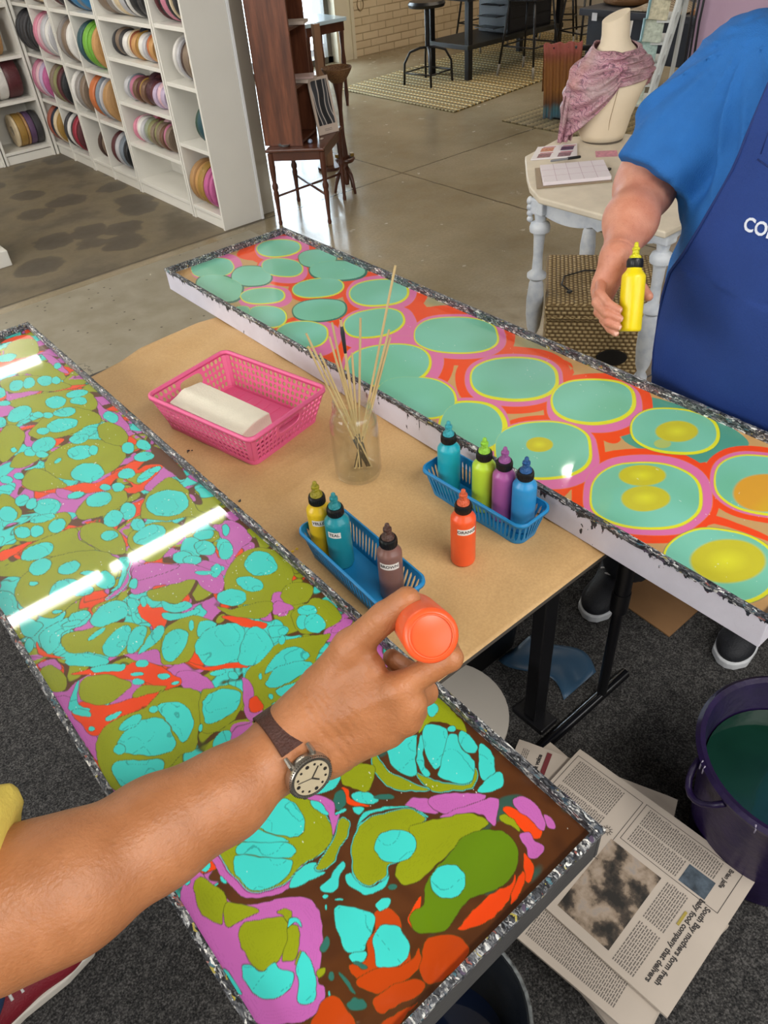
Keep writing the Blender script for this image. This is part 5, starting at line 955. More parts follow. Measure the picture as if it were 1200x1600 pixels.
g = G('kraft_paper', 0.62)
n = g.noise(5, 5); fine = g.noise(240, 2)
c = g.mix(g.rng(n, .3, .7, 0, 1), '#c39c68', '#d0ab77')
c = g.mix(g.rng(fine, .35, .65, 0, .25), c, '#a07a48')
g.col(c)
w1 = g.noise(6, 3, g.map(g.obj, (1.9, 1, 1), rot=(0, 0, .8)))
w2 = g.noise(22, 3)
g.bump(g.math('ADD', w1, g.math('MULTIPLY', w2, .35)), .30, .012)
KRAFT = g.m
far = [(.398, 1.70), (.442, 1.746), (.529, 1.764), (.596, 1.793), (.671, 1.800), (.771, 1.808), (.86, 1.79)]
def paper(u, v):
    x = .36 + (.87 - .36) * u
    yf = np.interp(x, [p[0] for p in far], [p[1] for p in far])
    y0 = .497
    y = y0 + (yf - y0) * v
    z = T0 - .004 + .0026 * math.sin(y * 19 + x * 11) * math.sin(x * 9 + y * 4) + .0016 * math.sin(y * 47 - x * 23)
    e = max(0, (v - .93) / .07); z += -.012 * e * e + .004 * e * math.sin(x * 26)
    z -= .006 * max(0, (.02 - v) / .02)
    return (x, y, max(z, .7728) - (.02 * e * e if v > .98 else 0))
o = MB().grid(paper, 60, 150).build('kraft_paper', KRAFT, smooth=True, solid=.0006)
tag(o, 'brown kraft paper sheet spread over the table between the two trays', 'paper')
# dried paint drips on the paper
def splat(name, pts, m, label, cat='paint spot'):
    mb = MB()
    for (x, y, r) in pts:
        mb.lathe([(r, 0), (r * .8, .0006), (r * .3, .001)], 10, x, y)
    o = mb.build(name, m, loc=(0, 0, T0 - .0022), smooth=True); tag(o, label, cat)
splat('paint_spot', [(.462, 1.267, .0035), (.468, 1.262, .002), (.458, 1.262, .0015)], mat('dry_black_paint', '#1c1c1c', .3), 'small black paint spot on the paper left of the pink basket')
splat('paint_spot', [(.452, 1.05, .003), (.455, 1.052, .0015)], mat('dry_black_paint', '#1c1c1c', .3), 'tiny black paint spot on the paper beside the left tray, below the pink basket')
splat('paint_spot', [(.438, .872, .005), (.446, .866, .003), (.455, .866, .003), (.43, .868, .002)], mat('dry_yellow_paint', '#dcb92a', .3), 'yellow paint drips on the paper left of the near blue basket')

# ================================================================== MARBLING TRAYS
g = G('splattered_rim', 0.42)
v = g.vor(430, g.mix(.010, g.map(g.obj, (1, .30, 1)), g.noisec(90, 3)), 1)
hs = g.n('SeparateColor'); g.put(hs.inputs[0], v)
streak = g.noise(95, 5, g.map(g.obj, (1, .3, 1)))
c = g.ramp(g.math('ADD', g.math('MULTIPLY', hs.outputs[0], .45), g.math('MULTIPLY', streak, .6)), [(0, '#131417'), (.38, '#1c1d21'), (.44, '#4b4d52'), (.50, '#202227'), (.57, '#6a6c70'), (.60, '#2b2e35'), (.66, '#a9aaaa'), (.70, '#33363d'), (.78, '#e6e5df')])
accent = g.ramp(hs.outputs[1], [(0, '#2b3a4a'), (.3, '#3d6f7c'), (.5, '#5a4b63'), (.65, '#b2a442'), (.75, '#a65b4d'), (.85, '#e3e6e4'), (1, '#3c4a56')], True)
c = g.mix(g.math('MULTIPLY', g.math('GREATER_THAN', hs.outputs[2], .86), .75), c, accent)
g.col(c); g.bump(g.noise(120, 3), .5, .003)
RIM = g.m
def side_mat(name, base, drip, amount):
    g = G(name, 0.5)
    x, y, z = g.xyz(g.obj)
    up = g.rng(z, .0, .06, 0, 1)
    n = g.noise(85, 5, g.map(g.obj, (1.0, 1.0, .40)))
    n2 = g.noise(190, 3)
    lowf = g.math('GREATER_THAN', g.noise(11, 3, g.map(g.obj, (1, 1, 0))), .56)
    thr = g.math('ADD', g.math('MULTIPLY_ADD', g.math('POWER', up, 7.0), .36, amount - .02), g.math('ADD', g.math('MULTIPLY', n2, .12), g.math('MULTIPLY', g.math('MULTIPLY', g.math('POWER', up, 1.6), lowf), .14)))
    m = g.math('GREATER_THAN', g.math('ADD', n, thr), .80)
    d = g.ramp(g.vor(90, None, 0), [(.0, '#1b1e24'), (.6, '#2b2f38'), (.8, '#5b3a3c'), (.92, '#50727b')])
    b = g.mix(g.rng(g.noise(14, 4), .35, .7, 0, .5), base, drip)
    g.col(g.mix(m, b, d)); g.bump(n2, .25, .002)
    return g.m
def tray(name_label, x0, x1, y0, y1, zb, zr, side, t=.007, group=None):
    cx, cy = (x0 + x1) / 2, (y0 + y1) / 2
    tr = thing('marbling_tray', name_label, 'tray', (cx, cy, zb), 0, group)
    hx, hy, H = (x1 - x0) / 2, (y1 - y0) / 2, zr - zb
    def wall(nm, a0, a1, b0, b1):
        mb = MB(); mb.box(a0, a1, b0, b1, 0.002, H - .002)
        o = mb.build(nm, side, tr, bevel=.0015)
        return o
    wall('side_wall', -hx, -hx + t, -hy, hy); wall('side_wall', hx - t, hx, -hy, hy)
    wall('end_wall', -hx + t, hx - t, -hy, -hy + t); wall('end_wall', -hx + t, hx - t, hy - t, hy)
    MB().box(-hx + t, hx - t, -hy + t, hy - t, 0.002, .010).build('floor_panel', side, tr)
    # paint-crusted rim with an uneven crest
    mb = MB(); N = 260
    per = [((-hx, -hy), (hx, -hy)), ((hx, -hy), (hx, hy)), ((hx, hy), (-hx, hy)), ((-hx, hy), (-hx, -hy))]
    ring = []
    for (a, b) in per:
        L = math.dist(a, b); n = max(8, int(L / .012))
        for i in range(n):
            ring.append((a[0] + (b[0] - a[0]) * i / n, a[1] + (b[1] - a[1]) * i / n))
    m = len(ring); vs = []; fs = []
    for i, (x, y) in enumerate(ring):
        sx = (abs(x) - t - .0008) / abs(x) if abs(abs(x) - hx) < 1e-6 else 1
        sy = (abs(y) - t - .0008) / abs(y) if abs(abs(y) - hy) < 1e-6 else 1
        j1 = rnd.uniform(0, .0011); j2 = rnd.uniform(0, .0014)
        ox = x + math.copysign(.0008 + j1, x) * (abs(abs(x) - hx) < 1e-6); oy = y + math.copysign(.0008 + j1, y) * (abs(abs(y) - hy) < 1e-6)
        vs += [(ox, oy, H - .0065 - 2.5 * j1), (ox, oy, H - .0005), (x * sx * .5 + x * .5, y * sy * .5 + y * .5, H + .0006 + j2 * .6), (x * sx, y * sy, H - .0005), (x * sx, y * sy, .012)]
    for i in range(m):
        k = (i + 1) % m
        for q in range(4): fs.append((i * 5 + q, k * 5 + q, k * 5 + q + 1, i * 5 + q + 1))
    mb.raw(vs, fs)
    mb.build('rim', RIM, tr, smooth='auto', angle=50)
    return tr
sideL = side_mat('left_tray_side', '#4b4a49', '#323235', .0)
sideR = side_mat('right_tray_side', '#cfccd6', '#b9b4bd', .05)
tray('long marbling tray in front, full of olive, turquoise, pink and brown marbled paint', .006, .410, .190, 1.990, T0 - .004, .840, sideL, group='long marbling trays')
tray('long white-sided marbling tray behind the brown paper, with green stone-like rings', .820, 1.229, .225, 2.025, T0 - .004, .840, sideR, group='long marbling trays')

# ---- floating paint
PC = {k: np.array(lin(v)[:3]) for k, v in dict(c='#3fcfc6', g='#8f9a10', h='#5f8008', o='#e8450c', r='#bb4209', p='#bd62ae', b='#5a3214', k='#3f3f14', t='#2d6a5e', w='#4a2410').items()}
def smooth_poly(flat, n=4):
    p = np.array(flat, float).reshape(-1, 2) / 1000
    a = np.roll(p, 1, 0); b = p; c = np.roll(p, -1, 0); d = np.roll(p, -2, 0); out = []
    for i in range(n):
        t = i / n
        out.append(.5 * ((2 * b) + (-a + c) * t + (2 * a - 5 * b + 4 * c - d) * t * t + (-a + 3 * b - 3 * c + d) * t ** 3))
    return np.stack(out, 1).reshape(-1, 2)
def poly_sd(P, poly):
    d = np.full(len(P), 1e9); ins = np.zeros(len(P), bool)
    for i in range(len(poly)):
        a, b = poly[i], poly[(i + 1) % len(poly)]
        e = b - a; w = P - a
        t = np.clip((w @ e) / max(e @ e, 1e-12), 0, 1)
        q = w - t[:, None] * e; d = np.minimum(d, (q * q).sum(1))
        c = ((a[1] > P[:, 1]) != (b[1] > P[:, 1]))
        if c.any():
            xi = (b[0] - a[0]) * (P[:, 1] - a[1]) / (b[1] - a[1] + 1e-15) + a[0]
            ins ^= c & (P[:, 0] < xi)
    d = np.sqrt(d); return np.where(ins, -d, d)
class Canvas:
    def __init__(s, x0, x1, ys):
        s.xs = np.linspace(x0, x1, int((x1 - x0) / .0009)); s.ys = ys
        X, Y = np.meshgrid(s.xs, s.ys); s.P = np.stack([X.ravel(), Y.ravel()], 1)
        s.W = s.P.copy(); s.nx, s.ny = len(s.xs), len(s.ys)
    def sel(s, poly, pad):
        lo = poly.min(0) - pad; hi = poly.max(0) + pad
        return np.nonzero((s.W[:, 0] > lo[0]) & (s.W[:, 0] < hi[0]) & (s.W[:, 1] > lo[1]) & (s.W[:, 1] < hi[1]))[0]
    def faces(s):
        i = np.arange(s.nx - 1)[None, :] + s.nx * np.arange(s.ny - 1)[:, None]
        i = i.ravel(); return np.stack([i, i + 1, i + 1 + s.nx, i + s.nx], 1)
def blend(col, idx, c, a): col[idx] = col[idx] * (1 - a[:, None]) + c * a[:, None]
def ysteps(y0, y1):
    ys = [y0]
    while ys[-1] < y1: ys.append(ys[-1] + .0009 + .0011 * (ys[-1] - y0))
    ys[-1] = y1; return np.array(ys)
def paint_mat(name, rough=.03):
    m = bpy.data.materials.new(name); m.use_nodes = True; nt = m.node_tree; b = nt.nodes['Principled BSDF']
    a = nt.nodes.new('ShaderNodeAttribute'); a.attribute_name = 'paint'
    nt.links.new(a.outputs['Color'], b.inputs['Base Color'])
    b.inputs['Roughness'].default_value = .35; b.inputs['Specular IOR Level'].default_value = .3
    b.inputs['Coat Weight'].default_value = 1; b.inputs['Coat Roughness'].default_value = rough; b.inputs['Coat IOR'].default_value = 1.36
    return m
def aa(sd, w=.0006): return np.clip(.5 - sd / w, 0, 1)

cv = Canvas(.0135, .4025, ysteps(.1975, 1.983))
P = cv.P
cv.W = P + .0022 * np.stack([vnoise(P, 45, 1), vnoise(P, 45, 2)], 1) + .0009 * np.stack([vnoise(P, 160, 3), vnoise(P, 160, 4)], 1)
col = np.tile(PC['b'], (len(P), 1))
# loose ground flow: stretched patches with fine dark veins
q = P * np.array([1, 1.25]); q = q + .02 * np.stack([vnoise(P, 14, 5), vnoise(P, 14, 6)], 1) + .008 * np.stack([vnoise(P, 40, 7), vnoise(P, 40, 8)], 1)
nz = vnoise(q, 22, 9) + .5 * vnoise(q, 47, 10)
nq = vnoise(q, 17, 11) + .5 * vnoise(q, 39, 12)
far_w = np.clip((P[:, 1] - .42 - .3 * (P[:, 0] - .2)) / .2, 0, 1)
for c, m in (('p', (nz > .18)), ('o', (nq > .42)), ('g', (nz < -.22)), ('c', (nq < -.42)), ('p', (nq > .2) & (nz < -.55))):
    blend(col, np.arange(len(P)), PC[c], (m * (far_w > .3)).astype(float))
for f, lv in ((nz, .18), (nq, .42), (nz, -.22), (nq, -.42)):
    a = np.clip(1 - np.abs(f - lv) / .05, 0, 1) * (far_w > .3)
    blend(col, np.arange(len(P)), PC['k'], a * .9)
near = far_w <= .3
swirl = np.clip(vnoise(q * np.array([1, 1]), 60, 13) * .5 + .5, 0, 1)
blend(col, np.nonzero(near)[0], PC['w'] * .6, swirl[near] * .5)
th = vnoise(q, 26, 14)
blend(col, np.nonzero(near & (th > .55))[0], PC['t'] * .7, np.clip((th[near & (th > .55)] - .55) * 4, 0, .8))
for cc, oc, w, flat in PAINT_FLOW:
    poly = smooth_poly(flat); i = cv.sel(poly, .006)
    if not len(i): continue
    sd = poly_sd(cv.W[i], poly)
    yy = cv.P[i, 1]
    k = PC[cc].copy()
    lw = (.0007 + .0005 * (yy > .9)) * w
    edge = PC[oc] if oc != 'k' else PC['k'] * .9
    blend(col, i, edge, aa(sd - lw * 1.2) * (.85 if oc == 'k' else 1))
    if oc == 'c':
        e2 = np.clip(1 - np.abs(sd - lw * 2.4) / .0008, 0, 1); blend(col, i, PC['w'], e2)
    blend(col, i, k, aa(sd))
    if oc == 'c':
        e2 = np.clip(1 - np.abs(sd) / .0006, 0, 1); blend(col, i, PC['k'], e2 * .8)
    if cc in 'pg':   # faint combing lines inside big pools
        r = np.sin((sd + .002 * vnoise(cv.W[i], 40, 21)) * 2600) > .86
        blend(col, i, k * .72, (r & (sd < -.003) & (sd > -.013)) * .35)
    if cc == 'c' and len(i) > 900:  # crazing in the larger turquoise drops
        v = np.abs(vnoise(cv.W[i], 48, 22 + len(i) % 7)); blend(col, i, PC['c'] * .5, ((v < .022) & (sd < -.0008)) * .8)
# hue drift and pinholes
d = 1 + .05 * vnoise(P, 30, 30); col *= d[:, None]
sp = (vnoise(P, 420, 31) > .93); col[sp & (vnoise(P, 9, 32) > .1)] = (.75, .8, .75)
F = cv.faces()
V = np.concatenate([P, np.full((len(P), 1), .824)], 1)
ctr = np.array([.208, 1.09, .824])
o = np_mesh('paint_bath', V - ctr, F, paint_mat('marbled_paint'), col=np.concatenate([np.clip(col, 0, 1), np.ones((len(P), 1))], 1)); o.location = ctr
tag(o, 'floating marbled paint in turquoise, olive, pink and brown filling the front tray', 'paint')

cv = Canvas(.8275, 1.2215, ysteps(.2325, 2.018))
P = cv.P
cv.W = P + .0025 * np.stack([vnoise(P, 20, 41), vnoise(P, 20, 42)], 1)
RC = {k: np.array(lin(v)[:3]) for k, v in dict(tan='#c49a62', green='#6fb896', green2='#7fc8b2', y='#dcdc22', d='#1f6f62', p='#d770a4', o='#ec4a0e', t='#4f9783', blob='#c7bc08', amb='#d99a12').items()}
col = np.tile(RC['tan'], (len(P), 1))
al = np.arange(len(P))
blend(col, al, RC['t'], np.clip(vnoise(P, 9, 43) * .8 - .25, 0, .45))
for fl in ORANGE_FIELDS:
    poly = smooth_poly(fl); i = cv.sel(poly, .006); blend(col, i, RC['o'], aa(poly_sd(cv.W[i], poly), .001))
poly = smooth_poly(TEAL_HALO); i = cv.sel(poly, .006); blend(col, i, RC['t'], aa(poly_sd(cv.W[i], poly), .001))
sds = []
for layer in (4, 3):
    for cell in STONE_CELLS:
        if cell[layer] is None: continue
        poly = smooth_poly(cell[layer]); i = cv.sel(poly, .006); sd = poly_sd(cv.W[i], poly)
        if layer == 3: blend(col, i, RC['tan'] * 1.05, aa(sd - .0008, .0012) * .7)
        blend(col, i, RC['o'] if layer == 4 else RC['p'], aa(sd, .001))
for cell in STONE_CELLS:
    e = cell[0]
    poly = smooth_poly(cell[2]); i = cv.sel(poly, .006); sd = poly_sd(cv.W[i], poly)
    blend(col, i, RC['d'] if cell[3] is None else RC['tan'], aa(sd - .0012, .001) * .7)
    blend(col, i, RC['y'] if e == 1 else RC['d'], aa(sd, .001))
for n_, cell in enumerate(STONE_CELLS):
    poly = smooth_poly(cell[1]); i = cv.sel(poly, .004); sd = poly_sd(cv.W[i], poly)
    m = np.clip(.5 + .5 * vnoise(cv.W[i], 14, 50 + n_), 0, 1)[:, None]
    k = RC['green'] * (1 - m) + RC['green2'] * m
    a = aa(sd, .001)[:, None]
    col[i] = col[i] * (1 - a) + k * a
    e2 = np.clip(1 - np.abs(sd) / .0007, 0, 1); blend(col, i, RC['y'] * .8 + .1, e2 * .5)
for cpt, ux, uy, kind in SOFT_DOTS:
    c0 = np.array(cpt) / 1000; a1 = np.array(ux) / 1000 - c0; a2 = np.array(uy) / 1000 - c0
    Mi = np.linalg.inv(np.stack([a1, a2], 1)); r = np.linalg.norm((cv.W - c0) @ Mi.T, axis=1)
    i = np.nonzero(r < 1.2)[0]; rr = r[i]
    k = RC['amb'] if kind == 'a' else RC['blob']
    blend(col, i, k, np.clip((1.04 - rr) / .10, 0, 1) * (.95 if kind != 't' else .6))
    blend(col, i, np.array([.80, .82, .03]), np.clip(.6 - rr, 0, 1) * (.9 if kind == 'y' else .0))
    if kind == 'a': blend(col, i, RC['blob'], np.clip((P[i, 1] - c0[1]) * -14, 0, .8) * (rr < 1))
sp = (vnoise(P, 260, 61) > .96); col[sp & (vnoise(P, 6, 62) > .2)] = (.75, .8, .75)
V = np.concatenate([P, np.full((len(P), 1), .822)], 1)
ctr = np.array([1.0245, 1.125, .822])
o = np_mesh('paint_bath', V - ctr, cv.faces(), paint_mat('stone_paint', .05), col=np.concatenate([np.clip(col, 0, 1), np.ones((len(P), 1))], 1)); o.location = ctr
tag(o, 'floating paint in sea-green pebbles ringed yellow, pink and orange in the far tray', 'paint')
# ================================================================== THINGS ON THE PAPER
TP = T0 - .0022       # paper surface
PINK = mat('pink_plastic', '#e0638f', .35, var=.03, vscale=10, sss=.05)
BLUEP = mat('blue_plastic', '#1c80b8', .35, var=.04, vscale=12)
def cell_ring(hole, n=16):
    """hole: list of n (u,v) in 0..1 cell; outer follows the cell square"""
    out = []
    for (u, v) in hole:
        du, dv = u - .5, v - .5; k = .5 / max(abs(du), abs(dv))
        out.append((.5 + du * k, .5 + dv * k))
    return out
def perforated(mb, mapf, cols, rows, hole, skip=(), slot=None):
    """mapf(u,v)->3D over 0..1; each cell gets a hole; slot=(c0,c1,r0,r1) merged cell with one long hole"""
    def emit(u0, u1, v0, v1, hl):
        n = len(hl); o = cell_ring(hl)
        vs = [mapf(u0 + (u1 - u0) * a, v0 + (v1 - v0) * b) for a, b in o] + [mapf(u0 + (u1 - u0) * a, v0 + (v1 - v0) * b) for a, b in hl]
        mb.raw(vs, [(i, (i + 1) % n, n + (i + 1) % n, n + i) for i in range(n)])
    for c in range(cols):
        for r in range(rows):
            if slot and slot[0] <= c < slot[1] and slot[2] <= r < slot[3]: continue
            u0, u1, v0, v1 = c / cols, (c + 1) / cols, r / rows, (r + 1) / rows
            if (c, r) in skip: mb.raw([mapf(u0, v0), mapf(u1, v0), mapf(u1, v1), mapf(u0, v1)], [(0, 1, 2, 3)])
            else: emit(u0, u1, v0, v1, hole)
    if slot:
        c0, c1, r0, r1 = slot
        hl = []
        for i in range(20):
            a = PI / 4 + i * 2 * PI / 20
            cu, sv = math.cos(a), math.sin(a)
            hl.append((.5 + .44 * math.copysign(abs(cu) ** .45, cu), .5 + .33 * math.copysign(abs(sv) ** .8, sv)))
        emit(c0 / cols, c1 / cols, r0 / rows, r1 / rows, hl)
def loop_at(w, h, r, z, n=6): return [(x, y, z) for x, y in rrect(0, 0, w, h, r, n)]
def circ(rx, ry, n=12): return [(.5 + rx * math.cos(i * 2 * PI / n + PI / n), .5 + ry * math.sin(i * 2 * PI / n + PI / n)) for i in range(n)]
def band(mb, A, B):
    n = len(A); mb.raw(A + B, [(i, (i + 1) % n, n + (i + 1) % n, n + i) for i in range(n)])
# pink basket
t = thing('storage_basket', 'pink plastic basket with round holes, holding a folded cream towel', 'basket', (.597, 1.270, TP), math.radians(12.5))
W0, L0, W1, L1, HH = .205, .285, .222, .305, .082
Wb, Lb = .190, .262
def side(a, b):
    def f(u, v):
        x = a[0] + (b[0] - a[0]) * u; y = a[1] + (b[1] - a[1]) * u
        k = v; sx = (Wb + (W1 - Wb) * k) / W1; sy = (Lb + (L1 - Lb) * k) / L1
        return (x * sx, y * sy, .008 + (HH - .016) * v)
    return f
cs = .012
mb = MB()
hx, hy = W1 / 2, L1 / 2
long_h = circ(.37, .37)
perforated(mb, side((-hx, -hy + cs), (-hx, hy - cs)), 20, 5, long_h)
perforated(mb, side((hx, hy - cs), (hx, -hy + cs)), 20, 5, long_h)
perforated(mb, side((hx - cs, hy), (-hx + cs, hy)), 16, 5, long_h, slot=(5, 11, 2, 5))
perforated(mb, side((-hx + cs, -hy), (hx - cs, -hy)), 16, 5, long_h, slot=(5, 11, 2, 5))
for sx, sy in ((1, 1), (-1, 1), (-1, -1), (1, -1)):
    a = (sx * hx, sy * (hy - cs)); b = (sx * (hx - cs), sy * hy); c = (sx * (hx - cs * .3), sy * (hy - cs * .3))
    for p, q in ((a, c), (c, b)):
        f = side(p, q); mb.raw([f(0, 0), f(1, 0), f(1, 1), f(0, 1)], [(0, 1, 2, 3)])
mb.build('wall', PINK, t, solid=.002)
b0 = loop_at(Wb, Lb, .014, .0); b1 = loop_at(Wb + .003, Lb + .003, .014, .009)
mb = MB(); band(mb, b0, b1); n = len(b0); mb.raw(loop_at(Wb, Lb, .014, .002), [tuple(range(n))])
for i in range(9):
    u = -.11 + i * .0275; mb.box(-.085, .085, u - .0012, u + .0012, .002, .0035)
mb.build('base', PINK, t, solid=.0015)
mb = MB(); r_in = loop_at(W1 - .004, L1 - .004, .014, HH - .008); r_o = loop_at(W1 + .006, L1 + .006, .018, HH); r_d = loop_at(W1 + .007, L1 + .007, .018, HH - .008)
r_i2 = loop_at(W1 - .004, L1 - .004, .014, HH); band(mb, r_in, r_i2); band(mb, r_i2, r_o); band(mb, r_o, r_d)
mb.build('rim', PINK, t, solid=.0016, smooth='auto')
# folded towel in the basket
def towel(u, v):
    x = .500 + .0 * u; 
    A = np.array([(.490, 1.372), (.580, 1.398), (.618, 1.182), (.530, 1.152)])
    p = (A[0] * (1 - u) + A[1] * u) * (1 - v) + (A[3] * (1 - u) + A[2] * u) * v
    z = .8365 + .006 * math.sin(u * PI) - .004 * (v - .5) ** 2 + .004 * math.exp(-((u - .45) / .12) ** 2) * (1 - v)
    return (p[0], p[1], z)
mb = MB()
TOP = [[towel(i / 10, j / 20) for i in range(11)] for j in range(21)]
vs = [p for r in TOP for p in r] + [(p[0] + .004, p[1], .790) for r in TOP for p in r]
N = 11 * 21; fs = []
for j in range(20):
    for i in range(10):
        a = j * 11 + i; fs.append((a, a + 1, a + 12, a + 11)); fs.append((N + a, N + a + 11, N + a + 12, N + a + 1))
for j in range(20):
    for i in (0, 10):
        a = j * 11 + i; fs.append((a, a + 11, N + a + 11, N + a) if i == 0 else (a, N + a, N + a + 11, a + 11))
for i in range(10):
    for j in (0, 20):
        a = j * 11 + i; fs.append((a, N + a, N + a + 1, a + 1) if j == 0 else (a, a + 1, N + a + 1, N + a))
mb.raw(vs, fs)
CREAM = mat('cream_towel', '#e6dfcb', .85, bump=.25, bscale=260, var=.03, vscale=30)
o = mb.build('folded_towel', CREAM, smooth='auto', bevel=.0015); tag(o, 'folded cream towel strip lying in the pink basket', 'towel')

# blue slotted baskets
def blue_basket(x, y, w, l, rot, label):
    t = thing('slotted_basket', label, 'basket', (x, y, TP), rot, 'blue slotted plastic baskets')
    H = .056; wb, lb = w - .020, l - .024; r = .018
    nn = 8; n = 4 * (nn + 1)
    def lp(k, z, grow=0): return loop_at(wb + (w - wb) * k + grow, lb + (l - lb) * k + grow, r, z, nn)
    mb = MB()
    band(mb, lp(0, 0), lp(.12, .008)); band(mb, lp(.88, H - .009), lp(1, H - .001))
    mb.raw(lp(0, .001), [tuple(range(n))])
    # slats all the way round
    P0, P1 = lp(.12, .008), lp(.88, H - .009)
    per = [0]
    for i in range(n): per.append(per[-1] + math.dist(P1[i], P1[(i + 1) % n]))
    tot = per[-1]; K = int(tot / .0092)
    def at(P, s):
        s %= tot
        for i in range(n):
            if per[i + 1] >= s:
                f = (s - per[i]) / max(per[i + 1] - per[i], 1e-9); a, b = P[i], P[(i + 1) % n]
                return tuple(a[q] + (b[q] - a[q]) * f for q in range(3))
        return P[0]
    for k in range(K):
        s = tot * k / K; hw = .0022
        prof = [(0, 1.9), (.15, 1.0), (.5, .8), (.85, 1.0), (1, 1.9)]
        for (v0, g0), (v1, g1) in zip(prof[:-1], prof[1:]):
            q = []
            for v, g_, sg in ((v0, g0, -1), (v0, g0, 1), (v1, g1, 1), (v1, g1, -1)):
                a = at(P0, s + sg * hw * g_); b = at(P1, s + sg * hw * g_)
                q.append(tuple(a[i] + (b[i] - a[i]) * v for i in range(3)))
            mb.raw(q, [(0, 1, 2, 3)])
    mb.build('body', BLUEP, t, solid=.0018)
    mb = MB(); a = lp(1, H - .003, .002); b = lp(1, H, .004); c = lp(1, H, -.001); d = lp(1, H - .006, .005)
    band(mb, c, b); band(mb, b, d)
    mb.build('rim', BLUEP, t, solid=.002, smooth='auto')
    return t
blue_basket(.494, .733, .086, .236, math.radians(-2.5), 'blue slotted basket next to the front tray, holding yellow, teal and brown bottles')
blue_basket(.757, .713, .076, .236, math.radians(2.0), 'blue slotted basket against the white tray side, holding four bottles')

# squeeze bottles
CAPB = mat('black_cap', '#17181a', .35)
LABEL = mat('paper_label', '#e4ddd6', .6)
INK = mat('label_ink', '#1f1d1f', .6)
def curved_text(mb, txt, size, R, ang, z, bold=.0):
    vs, fs = text_mesh(txt, size, 0.00015, bold)
    out = []
    for x, y, zz in vs:
        a = ang + x / R; rr = R + .0003 + zz
        out.append((rr * math.cos(a), rr * math.sin(a), z + y))
    mb.raw(out, fs)
def bottle(name_c, color, tip, x, y, z, label, word=None, wang=0, rot=0, noz=None, R=.0205, H=.098, group='squeeze bottles of paint', tilt=None, parts_only=False, level=.78, rough=.32):
    t = thing('squeeze_bottle', label, 'bottle', (x, y, z), rot, group)
    g_ = mat('bottle_' + name_c, color, rough, var=.06, vscale=25, sss=.08)
    prof = [(R * .80, 0), (R * .94, .0012), (R, .005), (R, H * .93), (R * .985, H * .97), (R * .90, H), (R * .70, H + .005), (.0125, H + .008), (.0118, H + .013)]
    MB().lathe(prof, 32).build('body', g_, t, smooth='auto', angle=50)
    c0 = H + .010
    mb = MB(); mb.lathe([(.0128, c0), (.0136, c0 + .001), (.0136, c0 + .013), (.0126, c0 + .0155), (.008, c0 + .0155)], 28)
    for i in range(28):
        a = i * 2 * PI / 28; ca, sa = math.cos(a), math.sin(a)
        mb.tube([(.0136 * ca, .0136 * sa, c0 + .0015), (.0136 * ca, .0136 * sa, c0 + .012)], .0006, 4)
    mb.build('cap', CAPB, t, smooth='auto')
    tm = mat('tip_' + name_c, tip, .35, var=.15, vscale=90, bump=.5, bscale=200)
    n0 = c0 + .0155
    MB().lathe([(.0105, n0 - .001), (.0098, n0 + .004), (.0062, n0 + .007), (.0055, n0 + .013), (.0068, n0 + .014), (.0066, n0 + .018), (.0042, n0 + .019), (.0034, n0 + .026), (.0018, n0 + .0275)], 20).build('nozzle', tm, t, smooth='auto', angle=50)
    if word:
        lw = .032 if len(word) > 4 else .022
        mb = MB(); a0 = wang - lw / 2 / R; a1 = wang + lw / 2 / R; zc = H * .80
        def f(u, v): a = a0 + (a1 - a0) * u; return ((R + .0002) * math.cos(a), (R + .0002) * math.sin(a), zc - .006 + .012 * v)
        mb.grid(f, 12, 1); o = mb.build('label', LABEL, t, smooth=True)
        mb = MB(); curved_text(mb, word, .0078, R, wang, zc, .0001)
        w = mb.build('lettering', INK, o)
    return t
zb = TP + .0003; zi = TP + .0028
VA = math.radians(222)      # side of the bottles that faces the camera
bottle('orange', '#ea5a2c', '#cf5b35', .643, .648, zb, 'orange squeeze bottle standing alone on the brown paper', 'ORANGE', VA + .38)
bottle('sky', '#1fa3b4', '#2f9aa6', .754, .797, zi, 'turquoise bottle at the far end of the basket beside the white tray')
bottle('lime', '#b6d63a', '#8cc63a', .762, .718, zi, 'lime green bottle standing in the far blue basket')
bottle('purple', '#a75a9b', '#8f4f8c', .767, .676, zi, 'purple bottle between the lime and the blue ones', R=.0195)
bottle('blue', '#2f8cc4', '#1b4f86', .771, .633, zi, 'mid blue bottle with navy tip at the near end of the far basket')
bottle('yellow', '#dcb822', '#8f8418', .487, .826, zi, 'yellow bottle at the far end of the basket nearest the front tray', 'YELLOW', VA + .35)
bottle('teal', '#1f8794', '#1f7f86', .491, .782, zi, 'dark teal bottle leaning by the yellow one in the near blue basket', 'TEAL', VA - .1)
bottle('brown', '#7d5a52', '#4d342c', .505, .668, zi, 'brown bottle in the near blue basket, just above the reaching hand', 'BROWN', VA + .1, R=.0195)

